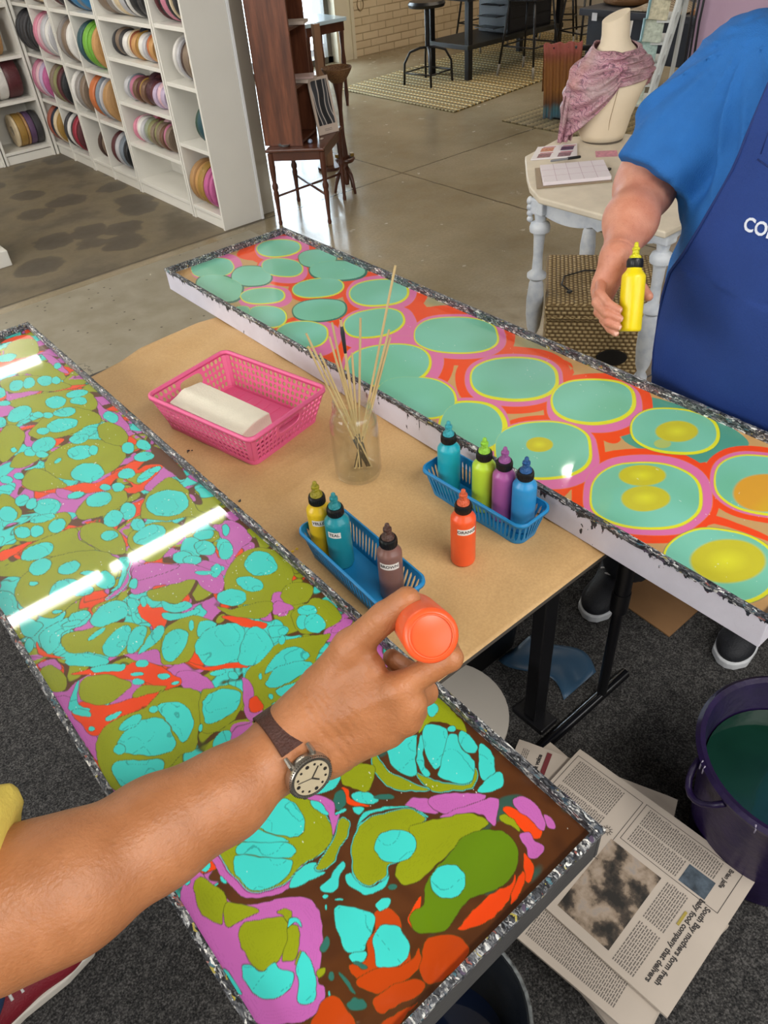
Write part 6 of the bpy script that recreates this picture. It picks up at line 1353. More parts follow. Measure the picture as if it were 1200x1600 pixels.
# jar with skewers
GLASS = bpy.data.materials.new('clear_glass'); GLASS.use_nodes = True
nt = GLASS.node_tree; nt.nodes.remove(nt.nodes['Principled BSDF'])
a_ = nt.nodes.new('ShaderNodeBsdfTransparent'); a_.inputs[0].default_value = (.975, .985, .975, 1)
b_ = nt.nodes.new('ShaderNodeBsdfGlossy'); b_.inputs['Roughness'].default_value = .03
l_ = nt.nodes.new('ShaderNodeLayerWeight'); l_.inputs[0].default_value = .5
f_ = nt.nodes.new('ShaderNodeMapRange'); f_.inputs[1].default_value = .35; f_.inputs[2].default_value = 1.0; f_.inputs[3].default_value = .04; f_.inputs[4].default_value = .55; nt.links.new(l_.outputs['Facing'], f_.inputs[0])
m_ = nt.nodes.new('ShaderNodeMixShader'); nt.links.new(f_.outputs[0], m_.inputs[0]); nt.links.new(a_.outputs[0], m_.inputs[1]); nt.links.new(b_.outputs[0], m_.inputs[2])
nt.links.new(m_.outputs[0], nt.nodes['Material Output'].inputs[0])
JX, JY = .667, .958
t = thing('glass_jar', 'clear glass jar of wooden skewers standing on the brown paper', 'jar', (JX, JY, TP + .0003))
outer = [(.036, 0), (.042, .002), (.0445, .010), (.0450, .10), (.0440, .122), (.0385, .138), (.0345, .143), (.0345, .146), (.0360, .147), (.0350, .150), (.0362, .153), (.0350, .157), (.0352, .163), (.0342, .166)]
inner = [(.0322, .166), (.0322, .143), (.0360, .137), (.0415, .121), (.0425, .10), (.0420, .012), (.038, .007), (.0, .0075)]
MB().lathe(outer + inner[:-1], 40, cap=True).build('body', GLASS, t, smooth='auto', angle=50)
mb = MB(); vs, fs = text_mesh('Mason', .020, .0003)
mb.raw([((.0452 + z) * math.cos(VA + .55 + x / .045), (.0452 + z) * math.sin(VA + .55 + x / .045), .085 + y) for x, y, z in vs], fs)
STICK = mat('bamboo', '#c0a878', .6, var=.12, vscale=40, stretch=(1, 1, .1))
DARKST = mat('painted_stick_tip', '#4a4335', .5, var=.3, vscale=120)
SK = [((.689,.945),(.617,.996,1.080),'leaning farthest left, crossing another near its tip'),((.691,.942),(.621,.993,1.061),'second of the left-leaning bunch, pale tip'),((.684,.948),(.617,.996,1.056),'lowest tip at the far left of the jar'),((.691,.944),(.632,.985,1.041),'short one leaning left in front of the bunch'),
      ((.684,.948),(.648,.974,1.070),'tall one left of the dark-tipped skewer'),((.676,.955),(.654,.970,1.095),'thin pale one touching the dark-tipped skewer'),((.675,.955),(.666,.961,1.099),'dark painted tip, standing nearly upright'),((.671,.956),(.677,.954,1.035),'short upright one in the middle of the jar'),
      ((.670,.959),(.693,.942,1.098),'upright and tall, right of the middle'),((.665,.962),(.745,.906,1.182),'tallest by far, leaning right'),((.664,.964),(.731,.915,1.072),'leaning right, upper of the right pair'),((.666,.962),(.732,.915,1.057),'leaning right, lower of the right pair'),((.687,.947),(.658,.967,1.027),'shortest, hidden among the left bunch')]
for i, (b, tp, lb) in enumerate(SK):
    dark = i == 6
    B = Vector((b[0] - .002, b[1] + .001, TP + .0095)); T = Vector(tp)
    t = thing('wooden_skewer', 'wooden skewer in the glass jar, ' + lb, 'skewer', B, 0, 'skewers in the glass jar')
    d = T - B; r = .0021 if i != 6 else .0026
    MB().tube([(0, 0, 0) if not dark else (0, 0, 0), d * .16, d * .97, d * 1.0], [r * .5, r, r, r * .9], 8).build('shaft', STICK, t, smooth='auto')
    if i % 2 == 0: MB().tube([d * .01, d * .13, d * .26], [r * .6, r * 1.25, r * 1.12], 8).build('painted_end', DARKST, t, smooth=True)
    if dark: MB().tube([d * .80, d * .92, d * 1.004], [r * 1.05, r * 1.5, r * .5], 8).build('painted_tip', mat('dark_tip', '#2f3136', .4), t, smooth=True)

# ================================================================== UNDER AND AROUND THE TABLE
NEWS = mat('newsprint', '#b9ada0', .85, var=.04, vscale=9)
NINK = mat('news_ink', '#3c3836', .8); NLINE = mat('news_body_ink', '#6a635d', .85)
PHO = G('news_photo', .8); n = PHO.noise(22, 5)
PHO.col(PHO.ramp(n, [(.38, '#26231f'), (.46, '#4b4138'), (.52, '#8b7a68'), (.6, '#a49382'), (.7, '#8f8a86')])); PHO = PHO.m
def news(cx, cy, z, rot, w, l, th, label, curl=.006, seed=0):
    t = thing('newspaper', label, 'newspaper', (cx, cy, z), rot, 'stack of newspapers on the carpet')
    def f(u, v, top=True):
        x = (u - .5) * w; y = (v - .5) * l
        e = max(0, abs(2 * u - 1) - .8) / .2; e2 = max(0, abs(2 * v - 1) - .85) / .15
        return (x, y, th + .0014 * math.sin(9 * u + seed) * math.sin(7 * v + seed * 2) - curl * .3 * (e * e + e2 * e2) * (1 if seed % 2 else .3))
    mb = MB(); N = 16
    vs = [f(i / N, j / N) for j in range(N + 1) for i in range(N + 1)]
    vb = [(p[0], p[1], .0004) for p in vs]
    A = (N + 1) ** 2; fs = []
    for j in range(N):
        for i in range(N):
            a = j * (N + 1) + i; fs.append((a, a + 1, a + N + 2, a + N + 1)); fs.append((A + a, A + a + N + 1, A + a + N + 2, A + a + 1))
    for i in range(N):
        for a, b in ((i, i + 1), (N * (N + 1) + i + 1, N * (N + 1) + i), ((i + 1) * (N + 1), i * (N + 1)), (i * (N + 1) + N, (i + 1) * (N + 1) + N)):
            fs.append((b, a, A + a, A + b))
    mb.raw(vs + vb, fs); mb.build('page', NEWS, t, smooth='auto')
    return t, f
def news_block(t, f, w, l, rects, name, m, words=True, lh=.0042, seed=1):
    r_ = random.Random(seed); mb = MB()
    for (x0, y0, x1, y1) in rects:       # local page coords (m), lines run along x
        y = y1 - lh
        while y > y0:
            x = x0
            while x < x1 - .002:
                L = min(r_.uniform(.004, .011), x1 - x)
                q = [(x, y), (x + L, y), (x + L, y + lh * .48), (x, y + lh * .48)]
                mb.raw([(a, b, f(a / w + .5, b / l + .5)[2] + .0003) for a, b in q], [(0, 1, 2, 3)])
                x += L + .0016
            y -= lh
    o = mb.build(name, m, t); return o
def news_text(t, f, w, l, txt, x, y, size, name, m=NINK, bold=.0006, rot=0):
    vs, fs = text_mesh(txt, size, .0001, bold); mb = MB(); R = Matrix.Rotation(rot, 2)
    out = []
    for a, b, c in vs:
        q = R @ Vector((a, b)); out.append((x + q.x, y + q.y, f((x + q.x) / w + .5, (y + q.y) / l + .5)[2] + .0004 + c))
    mb.raw(out, fs); mb.build(name, m, t)
# lower layers
zz = .007
lay = [(.70, .33, -.10, 'bottom newspaper of the stack, edges showing at the near left corner'), (.69, .345, .06, 'second newspaper from the bottom, its corner crumpled outward'), (.675, .33, .16, 'third newspaper up, sticking out at the near left'), (.70, .36, -.03, 'fourth newspaper up, mostly covered')]
for i, (a, b, r, lb) in enumerate(lay):
    news(a, b, zz, r, .32, .45, .016, lb, seed=i); zz += .0178
nt, nf = news(.745, .405, zz, .40, .30, .36, .010, 'newspaper reading voice in bold, poking out behind the top sheet', seed=3)
news_text(nt, nf, .30, .36, 'stories & voice', .088, .122, .0135, 'headline', bold=.0008)
MB().box(.03, .14, .098, .109, .0125, .0128).build('banner', mat('news_maroon', '#6d2c30', .8), nt)
news_block(nt, nf, .30, .36, [(.0, .145, .13, .165)], 'body_text', NLINE, seed=5)
zz += .0118
nt, nf = news(.640, .29, zz, .13, .30, .38, .010, 'newspaper headed South Bay peeking out left of the top sheet', seed=5)
news_block(nt, nf, .30, .38, [(-.135, -.13, -.06, .06)], 'body_text', NLINE, seed=8)
news_text(nt, nf, .30, .38, 'South Bay', -.10, .085, .022, 'headline', rot=PI)
zz += .0118
# top sheet: page is upside down for the viewer
w, l = .335, .415
nt, nf = news(.731, .292, zz, math.radians(4.0), w, l, .009, 'top newspaper of the stack, a broadsheet page with a photo and two columns', seed=1)
pg = dict(t=nt, f=nf, w=w, l=l)
def framebox(x0, y0, x1, y1, wd=.0012, name='border'):
    mb = MB()
    for a, b, c, d in ((x0, y0, x1, y0 + wd), (x0, y1 - wd, x1, y1), (x0, y0, x0 + wd, y1), (x1 - wd, y0, x1, y1)):
        for k in range(6):
            xa, xb = a + (c - a) * k / 6, a + (c - a) * (k + 1) / 6; ya, yb = (b, d)
            if c - a < d - b: xa, xb, ya, yb = a, c, b + (d - b) * k / 6, b + (d - b) * (k + 1) / 6
            mb.raw([(p, q, nf(p / w + .5, q / l + .5)[2] + .0004) for p, q in ((xa, ya), (xb, ya), (xb, yb), (xa, yb))], [(0, 1, 2, 3)])
    mb.build(name, NINK, nt)
framebox(-.02, .035, .150, .200); framebox(.050, -.185, .152, .028)
news_block(nt, nf, w, l, [(-.005, .072, .066, .190), (.072, .072, .142, .190)], 'body_text', NLINE, seed=2, lh=.0046)
news_block(nt, nf, w, l, [(.058, -.095, .100, .018), (.104, -.150, .146, .018)], 'body_text', NLINE, seed=3, lh=.0046)
news_block(nt, nf, w, l, [(-.155, -.135, -.062, -.085), (-.052, -.135, .040, -.085)], 'body_text', NLINE, seed=4, lh=.0046)
def photo(x0, y0, x1, y1, name='photo', m=PHO):
    mb = MB(); mb.grid(lambda u, v: (x0 + (x1 - x0) * u, y0 + (y1 - y0) * v, nf((x0 + (x1 - x0) * u) / w + .5, (y0 + (y1 - y0) * v) / l + .5)[2] + .0004), 8, 8)
    mb.build(name, m, nt)
photo(-.148, -.075, .036, .040)
photo(.056, -.155, .100, -.100, 'small_photo', mat('news_photo_blue', '#47525c', .8, var=.5, vscale=60))
news_text(nt, nf, w, l, 'South Bay mothers form fresh\nbaby food company that delivers', -.045, -.160, .0150, 'headline', rot=PI, bold=.0005)
news_text(nt, nf, w, l, 'Brian Jaffe', .122, -.165, .0120, 'headline', rot=PI, bold=.0004)
MB().box(-.02, .012, -.1445, -.1395, .0095, .0107).build('highlight', mat('news_yellow', '#a39143', .8), nt)
mb = MB()
for k in range(10):
    a = k * PI / 5; mb.tube([(.045 + .006 * math.cos(a), .055 + .006 * math.sin(a), .0108), (.045 + .011 * math.cos(a), .055 + .011 * math.sin(a), .0108)], .0005, 4)
mb.tube([(.045 + .0055 * math.cos(k * .5), .055 + .0055 * math.sin(k * .5), .0108) for k in range(13)], .0005, 4, closed=False); mb.build('emblem', NINK, nt)

# purple tub with green water
PURP = mat('purple_plastic', '#1e1138', .38, var=.25, vscale=18, bump=.2, bscale=40)
t = thing('purple_tub', 'round purple plastic tub with rope handles, half full of green water', 'tub', (1.045, .145, .006))
prof = [(.135, 0), (.142, .004), (.172, .30), (.175, .318), (.187, .320), (.190, .330), (.182, .336), (.172, .332), (.165, .30), (.138, .012), (.0, .010)]
MB().lathe(prof[:-1], 56).build('body', PURP, t, smooth='auto', angle=50)
for a in (math.radians(150), math.radians(330)):
    mb = MB(); pts = []
    for i in range(9):
        u = -1 + i / 4; b = a + u * .26; r = .184 + .028 * (1 - u * u)
        pts.append((r * math.cos(b), r * math.sin(b), .315 - .04 * (1 - u * u)))
    mb.tube(pts, .0065, 8).build('handle', PURP, t, smooth=True)
mb = MB()
for k in range(7):
    a = math.radians(rnd.uniform(120, 240)); r = .1855
    mb.tube([(r * math.cos(a), r * math.sin(a), .334), ((r + .004) * math.cos(a + .02), (r + .004) * math.sin(a + .02), .327), ((r + .0035) * math.cos(a + .02), (r + .0035) * math.sin(a + .02), .33 - rnd.uniform(.005, .02))], .0016, 5)
mb.build('paint_drips', mat('pale_drip', '#9b95a8', .4), t, smooth=True)
o = MB().lathe([(.157, -.002), (.158, 0)], 56).build('water', mat('green_water', '#123528', .06, var=.25, vscale=9, coat=1.0), loc=(1.045, .145, .262)); tag(o, 'murky green water filling the purple tub', 'water')
# black bucket under the front tray
t = thing('paint_bucket', 'black paint-stained bucket under the near corner of the front tray', 'bucket', (.255, .292, .006))
MB().lathe([(.10, 0), (.104, .004), (.130, .27), (.136, .275), (.136, .282), (.128, .282), (.124, .27), (.098, .012)], 40).build('body', mat('bucket_black', '#16191c', .25, var=.4, vscale=25), t, smooth='auto', angle=50)
MB().tube([(.134 * math.cos(a), .134 * math.sin(a), .281) for a in [i * 2 * PI / 40 for i in range(40)]], .0035, 8, closed=True).build('rim', mat('bucket_rim', '#5d6060', .4, var=.7, vscale=90), t, smooth=True)
o = MB().lathe([(.110, 0), (.111, .003)], 32).build('rinse_water', mat('navy_water', '#121c33', .05, coat=1.0), loc=(.255, .292, .10)); tag(o, 'dark blue rinse water in the black bucket', 'water')
# black storage bin and white pail beneath the table
t = thing('plastic_pail', 'off-white plastic pail under the brown paper edge', 'pail', (.63, .69, .006))
MB().lathe([(.105, 0), (.112, .01), (.128, .27), (.133, .272), (.133, .29), (.126, .29), (.122, .27), (.104, .012)], 40).build('body', mat('pail_white', '#9a948b', .5), t, smooth='auto')
MB().lathe([(.134, .286), (.136, .290), (.136, .30), (.130, .302)], 40).build('lid', mat('pail_white', '#9a948b', .5), t, smooth='auto')
t = thing('storage_bin', 'large black storage bin under the table behind the leg', 'bin', (.92, 1.09, .006))
mb = MB(); A = loop_at(.34, .44, .05, 0); B = loop_at(.40, .50, .06, .42); band(mb, A, B); mb.raw(A, [tuple(range(len(A)))[::-1]])
mb.build('body', mat('bin_black', '#0e0e10', .45), t, solid=.004, smooth='auto')
mb = MB(); A = loop_at(.40, .50, .06, .42); B = loop_at(.43, .53, .07, .425); Cc = loop_at(.43, .53, .07, .41); band(mb, A, B); band(mb, B, Cc); mb.raw(loop_at(.40, .50, .06, .418), [tuple(range(len(A)))])
mb.build('lid', mat('bin_black', '#0e0e10', .45), t, solid=.003, smooth='auto')
# blue plastic sheet scrap and cardboard
t = MB().grid(lambda u, v: (1.02 + .13 * u + .03 * math.sin(v * 5), .66 + .20 * v, .010 + .004 * math.sin(u * 9) * math.sin(v * 7)), 12, 12).build('plastic_sheet', mat('blue_sheet', '#33516b', .35), smooth=True, solid=.001)
tag(t, 'crumpled dusty blue plastic sheet on the carpet beside the table leg', 'plastic sheet')
o = MB().prism([(1.39, .60), (1.53, .60), (1.56, .74), (1.50, .86), (1.40, .78)], .007, .011).build('cardboard', mat('cardboard', '#8a6642', .8, var=.05, vscale=20)); tag(o, 'piece of brown cardboard on the carpet between the two black shoes', 'cardboard')
# ================================================================== LITTLE WOODEN TABLE AND ITS THINGS
g = G('dark_walnut', .38)
n = g.noise(9, 5, g.map(g.obj, (3, 3, .35))); n2 = g.noise(70, 3, g.map(g.obj, (1, 1, .12)))
g.col(g.mix(g.rng(n2, .35, .7, 0, .45), g.ramp(n, [(.3, '#4a2a1c'), (.55, '#6b3d28'), (.75, '#7e4c33')]), '#3a2016'))
g.bump(n2, .1, .003); WAL = g.m
DWAL = mat('table_walnut', '#4f2c1e', .3, var=.25, vscale=16, stretch=(1, 1, .3))
A = Vector((2.486, 4.123)); B = Vector((2.700, 3.898)); Cc = Vector((3.025, 4.165)); D = A + (Cc - B)
cen = (A + Cc) / 2
t = thing('side_table', 'small dark wooden table with turned legs beside the ribbon shelves', 'table', (cen.x, cen.y, 0))
def out(p, k=.035): d = (p - cen); return (d.x + d.normalized().x * k, d.y + d.normalized().y * k)
q = [out(p) for p in (A, B, Cc, D)]
MB().prism(q, .425, .443).build('tabletop', DWAL, t, bevel=.006, segs=3)
mb = MB()
for a, b in ((A, B), (B, Cc), (Cc, D), (D, A)):
    a2 = a - cen; b2 = b - cen; d = (b2 - a2).normalized(); nn = Vector((-d.y, d.x)) * .008
    mb.prism([tuple(a2 + nn), tuple(b2 + nn), tuple(b2 - nn), tuple(a2 - nn)], .375, .427)
mb.build('apron', DWAL, t)
TURN = [(.011, 0), (.013, .012), (.010, .03), (.012, .10), (.015, .16), (.017, .19), (.013, .205), (.019, .22), (.019, .235), (.012, .25), (.016, .29), (.018, .33), (.018, .42)]
for p in (A, B, Cc, D):
    MB().lathe(TURN, 16).build('leg', DWAL, t, smooth='auto', loc=(p.x - cen.x, p.y - cen.y, 0))
mb = MB(); mb.tube([(*(A - cen), .17), (*(Cc - cen), .17)], .007, 8).tube([(*(B - cen), .17), (*(D - cen), .17)], .007, 8)
mb.build('stretcher', DWAL, t, smooth=True)
# narrow wooden shelf unit standing on the table
P0 = Vector((2.505, 4.185)); P1 = Vector((2.640, 4.000)); P2 = Vector((2.865, 4.165)); P3 = P0 + (P2 - P1)
c2 = (P0 + P2) / 2
t = thing('wooden_shelf', 'tall dark wooden shelf unit standing on the small turned-leg table', 'shelf', (c2.x, c2.y, .4435))
def slab(a, b, th, z0, z1, nm, m=WAL):
    a = a - c2; b = b - c2; d = (b - a).normalized(); nn = Vector((-d.y, d.x)) * th
    MB().prism([tuple(a), tuple(b), tuple(b + nn), tuple(a + nn)], z0, z1).build(nm, m, t, bevel=.001)
slab(P1, P0, -.016, 0, 1.45, 'side_panel'); slab(P2, P3, .016, 0, 1.45, 'side_panel')
slab(P3 + (P1 - P2) * 0 , P0 , -.008, 0, 1.45, 'back_panel', DWAL)
for z in (.02, .30, .58, .88, 1.18, 1.43):
    k = (P2 - P1) * .07; e = (P1 - P0) * .04
    pts = [P0 + k + (P1 - P0) * .03, P1 + k - e * .3, P2 - k - e * .3, P3 - k + (P1 - P0) * .03]
    MB().prism([tuple(p - c2) for p in pts], z - .008, z + .006).build('shelf', DWAL, t)
PAPERM = mat('off_white_paper', '#b9a99c', .7, var=.08, vscale=30)
def booklet(x, y, z, rot, w, l, h, label, m=PAPERM, cat='booklet', name='booklet'):
    t = thing(name, label, cat, (x, y, z), rot)
    MB().box(-w / 2, w / 2, -l / 2, l / 2, 0, h * .8).build('pages', m, t, bevel=.001)
    MB().box(-w / 2 - .002, w / 2 + .002, -l / 2 - .002, l / 2 + .002, h * .8, h).build('cover', m, t, bevel=.0005)
    return t
booklet(2.76, 4.11, .4435 + .5865, .7, .10, .13, .016, 'pale booklet lying on the middle level of the dark wooden shelf unit')
booklet(2.76, 4.11, .4435 + .3065, .5, .12, .14, .018, 'grey booklet on the lower level of the dark wooden shelf unit, under the pink one')
booklet(2.765, 4.10, .4435 + .325, .9, .11, .13, .010, 'pinkish booklet askew on top of the grey one in the wooden shelf unit', mat('pinkish_paper', '#b0968f', .7))
# framed print
t = thing('picture_frame', 'pale framed black and white print leaning on the small wooden table', 'picture', (2.90, 4.085, .4445), math.radians(-3))
FR = mat('frame_pale', '#c9b7a7', .5)
M0 = Matrix.Rotation(math.radians(-14), 4, 'X')
def fm(mb): mb.M = M0; return mb
w, h = .145, .305
fm(MB()).box(-w / 2, w / 2, 0, .010, 0, h).build('frame', FR, t, bevel=.002)
g = G('ink_print', .5); wv = g.n('TexWave'); wv.inputs['Scale'].default_value = 4.5; wv.inputs['Distortion'].default_value = 9; wv.inputs['Detail'].default_value = 1; wv.inputs['Detail Scale'].default_value = .8
g.put(wv.inputs['Vector'], g.obj); g.col(g.ramp(wv.outputs[1], [(0, '#17181b'), (.45, '#2a2b2e'), (.55, '#b5ada5'), (.7, '#cfc6bd'), (.8, '#37383c')]))
fm(MB()).box(-w / 2 + .016, w / 2 - .016, -.0012, .0, .05, h - .016).build('print', g.m, t)
mb = fm(MB()); 
for k in range(2): mb.box(-.026, .026, -.0012, 0, .026 - k * .008, .029 - k * .008)
mb.build('caption', mat('caption_grey', '#8b7f76', .7), t)
MB().tube([(0, .045, .19), (0, .10, .0)], .003, 6).build('easel_leg', DWAL, t)
# small dishes
t = thing('dish', 'small oval silver dish on the near corner of the wooden table', 'dish', (2.565, 4.085, .4435), -.8)
mb = MB(); mb.M = Matrix.Diagonal((1, .55, 1, 1)); mb.lathe([(.026, 0), (.032, .004), (.038, .013), (.036, .013), (.030, .006), (.0, .004)][:-1], 28)
mb.build('bowl', mat('silver', '#bfd3da', .12, metal=.9), t, smooth='auto')
t = thing('trinket', 'tiny blue and white patterned trinket on the small wooden table', 'trinket', (2.705, 4.015, .4435), .2)
MB().lathe([(.010, 0), (.014, .006), (.013, .016), (.006, .022)], 12).build('body', mat('china_blue', '#8f9fb8', .3, var=.6, vscale=160), t, smooth=True)
t = thing('small_card', 'small pale card lying near the front edge of the wooden table', 'card', (2.80, 4.03, .4435), .5)
MB().box(-.014, .014, -.009, .009, 0, .003).build('card', FR, t, bevel=.0005)
# pedestal stand with basket bowl
t = thing('pedestal_stand', 'carved brown pedestal stand with bowl-shaped top and a lower tray', 'stand', (3.135, 4.272, 0))
MB().lathe([(.014, .05), (.022, .10), (.016, .16), (.024, .25), (.014, .35), (.013, .50), (.020, .58), (.026, .62), (.034, .66)], 18).build('pole', DWAL, t, smooth='auto')
for k in range(3):
    a = k * 2.094 + 2.6; ca, sa = math.cos(a), math.sin(a)
    MB().tube([(.01 * ca, .01 * sa, .16), (.05 * ca, .05 * sa, .12), (.075 * ca, .075 * sa, .05), (.085 * ca, .085 * sa, .006)], [.014, .014, .010, .009], 10).build('leg', DWAL, t, smooth=True)
mb = MB(); mb.tube([(.055 * math.cos(i * .63), .055 * math.sin(i * .63), .21) for i in range(10)], .012, 8, closed=True); mb.lathe([(.056, .195), (.056, .205)], 24)
mb.build('lower_tray', DWAL, t, smooth='auto')
t = thing('woven_bowl', 'shallow brown woven bowl on top of the pedestal stand', 'bowl', (3.135, 4.272, .6605))
g = G('woven_brown', .6); w_ = g.vor(140, g.map(g.obj, (1, 1, 2))); g.col(g.ramp(w_, [(0, '#9a7545'), (.5, '#6d4a2a'), (1, '#3d2816')])); g.bump(w_, .6, .004)
MB().lathe([(.040, 0), (.062, .022), (.088, .062), (.095, .078), (.091, .082), (.084, .066), (.058, .028), (.038, .010)], 36).build('bowl', g.m, t, smooth='auto')
t = thing('tray_packet', 'yellow packet lying in the woven bowl', 'packet', (3.135, 4.272, .6715), .3)
MB().box(-.04, .04, -.028, .028, 0, .03).build('packet', mat('yellow_pack', '#b07a1c', .4, var=.3, vscale=60), t, bevel=.006)
for i, (dx, dy, r, s) in enumerate(((-.02, .02, .2, 'left'), (.03, -.01, 1.1, 'right'))):
    t = thing('tray_packet', 'small gold packet on the lower tray of the pedestal stand, %s of the pole' % s, 'packet', (3.135 + dx * 1.6, 4.272 + dy * 1.6, .2225), r)
    MB().box(-.016, .016, -.012, .012, 0, .02).build('packet', mat('gold_pack', '#8a6a22', .35, var=.3, vscale=60), t, bevel=.003)
# bright side table and chair seen through the doorway gap
t = thing('console_table', 'dark turned-leg side table with pale top before the glazed door', 'table', (4.45, 6.35, 0))
MB().box(-.22, .22, -.2, .2, .66, .69).build('tabletop', mat('pale_gloss_top', '#b9cfdc', .12), t, bevel=.005)
MB().box(-.20, .20, -.18, .18, .59, .66).build('apron', DWAL, t)
for sx in (-1, 1):
    for sy in (-1, 1): MB().lathe([(.012, 0), (.02, .1), (.014, .2), (.022, .36), (.015, .45), (.022, .59)], 12).build('leg', DWAL, t, smooth='auto', loc=(sx * .18, sy * .16, 0))
t = thing('wooden_post_rack', 'slim pale wooden post behind the wooden shelf unit', 'post', (3.383, 4.80, 0))
MB().box(-.025, .025, -.018, .018, .02, .90).build('post', mat('pale_brown_wood', '#8d6a4e', .5, var=.15, vscale=20, stretch=(1, 1, .2)), t, bevel=.004)
MB().lathe([(.09, 0), (.09, .02)], 20).build('base', DWAL, t)

# ================================================================== RUGS AND BLACK WORKBENCH CORNER
def rug(name, pts, cols, label, sc, th=.012, axis=0):
    g = G(name + '_weave', .95)
    X, Y, Z = g.xyz(g.pos)
    u = X if axis == 0 else Y; v = Y if axis == 0 else X
    st = g.math('FRACT', g.math('MULTIPLY', u, 1 / .17))
    zig = g.math('PINGPONG', g.math('MULTIPLY', v, 22), .5)
    s2 = g.math('ADD', st, g.math('MULTIPLY', zig, .22))
    c = g.ramp(g.math('FRACT', s2), [(0, cols[0]), (.12, cols[1]), (.22, cols[3]), (.34, cols[2]), (.46, cols[0]), (.58, cols[3]), (.7, cols[1]), (.8, cols[2]), (.9, cols[0])], True)
    n = g.noise(150, 2, g.pos); c = g.mix(g.rng(n, .4, .6, 0, .35), c, '#6a5a38')
    big = g.noise(3, 3, g.pos); c = g.mix(g.rng(big, .4, .7, 0, .3), c, '#7d6e4c')
    g.col(c); g.bump(n, .6, .006)
    o = MB().prism(pts, .0005, th).build('rug', g.m, bevel=.003); tag(o, label, 'rug')
rug('big_rug', [(5.00, 5.17), (8.3, 5.55), (8.2, 7.1), (4.98, 6.78)], ['#6f6240', '#b48f42', '#e0d4a8', '#4b432c'], 'large rug with ochre and cream stripes under the black workbench', 1)
rug('small_rug', [(5.03, 4.64), (5.05, 3.3), (6.3, 3.3), (6.3, 4.72)], ['#6d6248', '#8d7f5e', '#4d452f', '#7a6c4a'], 'small brown speckled rug under the hanging scarf stand', 1, axis=1)
t = thing('workbench', 'black steel workbench with a lower shelf standing on the striped rug', 'workbench', (6.6, 6.18, .012))
for x, y in ((-.68, -.26), (-.68, .26), (.62, -.26), (.62, .26)):
    MB().box(x - .028, x + .028, y - .028, y + .028, 0, .66).build('leg', BLK, t, bevel=.004)
MB().box(-.72, .66, -.29, .29, .255, .295).build('lower_shelf', mat('bench_shelf_dark', '#24231f', .5, var=.2, vscale=10), t, bevel=.003)
MB().box(-.74, .70, -.31, .31, .645, .68).build('worktop', BLK, t, bevel=.004)
t = thing('tool_cabinet', 'black tool cabinet with wire trays, on the lower shelf of the workbench', 'cabinet', (6.72, 6.16, .3075))
MB().box(-.22, .42, -.2, .2, 0, .335).build('body', mat('cabinet_black', '#101218', .4), t, bevel=.006)
for k in range(3): MB().box(-.20, .40, -.204, -.2, .02 + k * .105, .115 + k * .105).build('drawer', mat('cabinet_face', '#15171e', .35), t, bevel=.002)
for k, z in enumerate((.06, .15, .24)):
    mb = MB(); mb.tube([(-.38 + .04 * k, -.15, z), (-.22, -.15, z), (-.22, .1, z), (-.38 + .04 * k, .1, z)], .004, 6, closed=True)
    mb.box(-.38 + .04 * k, -.22, -.15, .1, z - .001, z + .001); mb.build('wire_tray', BLK, t)
# pedestal stool with bowed legs
t = thing('pedestal_stool', 'black pedestal stool with bowed legs and foot ring at the bench end', 'stool', (5.63, 6.18, .012))
# keep clear of the bench leg
MB().tube([(0, 0, .30), (0, 0, .62)], .022, 14).build('column', BLK, t, smooth='auto')
for k in range(4):
    a = PI / 4 + k * PI / 2 + .15; c_, s_ = math.cos(a), math.sin(a)
    MB().tube([(0, 0, .30), (.07 * c_, .07 * s_, .30), (.17 * c_, .17 * s_, .27), (.225 * c_, .225 * s_, .18), (.235 * c_, .235 * s_, 0)], .011, 10).build('leg', BLK, t, smooth=True)
MB().tube([(.228 * math.cos(i * PI / 2 + PI / 4 + .15), .228 * math.sin(i * PI / 2 + PI / 4 + .15), .10) for i in range(4)], .007, 8, closed=True).build('foot_ring', BLK, t, smooth=True)
MB().lathe([(.10, .62), (.165, .625), (.175, .65), (.16, .672), (.05, .68)], 28).build('seat', mat('black_vinyl', '#1b1b1d', .3), t, smooth='auto')
# tall chairs with pale feet
def tall_chair(x, y, rot, label, proto=None):
    t = thing('tall_chair', label, 'chair', (x, y, .012), rot, 'black tall chairs around the workbench')
    for sx in (-1, 1):
        for sy in (-1, 1):
            MB().tube([(sx * .20, sy * .20, .10), (sx * .14, sy * .14, .62)], .011, 8).build('leg', BLK, t, smooth=True)
            MB().tube([(sx * .212, sy * .212, .0), (sx * .20, sy * .20, .10)], .0115, 8).build('foot_sleeve', mat('pale_sleeve', '#8f8a80', .4), t, smooth=True)
    MB().prism(rrect(0, 0, .34, .34, .05), .61, .645).build('seat', mat('black_vinyl', '#1b1b1d', .3), t, bevel=.008)
    mb = MB(); mb.tube([(-.16, .15, .63), (-.16, .19, .95), (.16, .19, .95), (.16, .15, .63)], .010, 8); mb.build('back_frame', BLK, t, smooth=True)
    MB().box(-.15, .15, .178, .196, .80, .93).build('backrest', mat('black_vinyl', '#1b1b1d', .3), t, bevel=.008)
    mb = MB(); mb.tube([(-.183, -.183, .25), (.183, -.183, .25), (.183, .183, .25), (-.183, .183, .25)], .007, 8, closed=True); mb.build('stretcher', BLK, t, smooth=True)
    return t
c0 = tall_chair(6.44, 5.62, .10, 'black tall chair in front of the workbench, nearest the pedestal stool')
for x, y, r, lb in ((7.25, 5.60, -.25, 'black tall chair at the right end of the workbench, behind the scarf stand'), (7.72, 6.35, .6, 'black tall chair farthest right against the brick wall'), (7.15, 6.95, 3.1, 'black tall chair on the far side of the workbench')):
    dup(c0, (x, y, .012), r, lb)
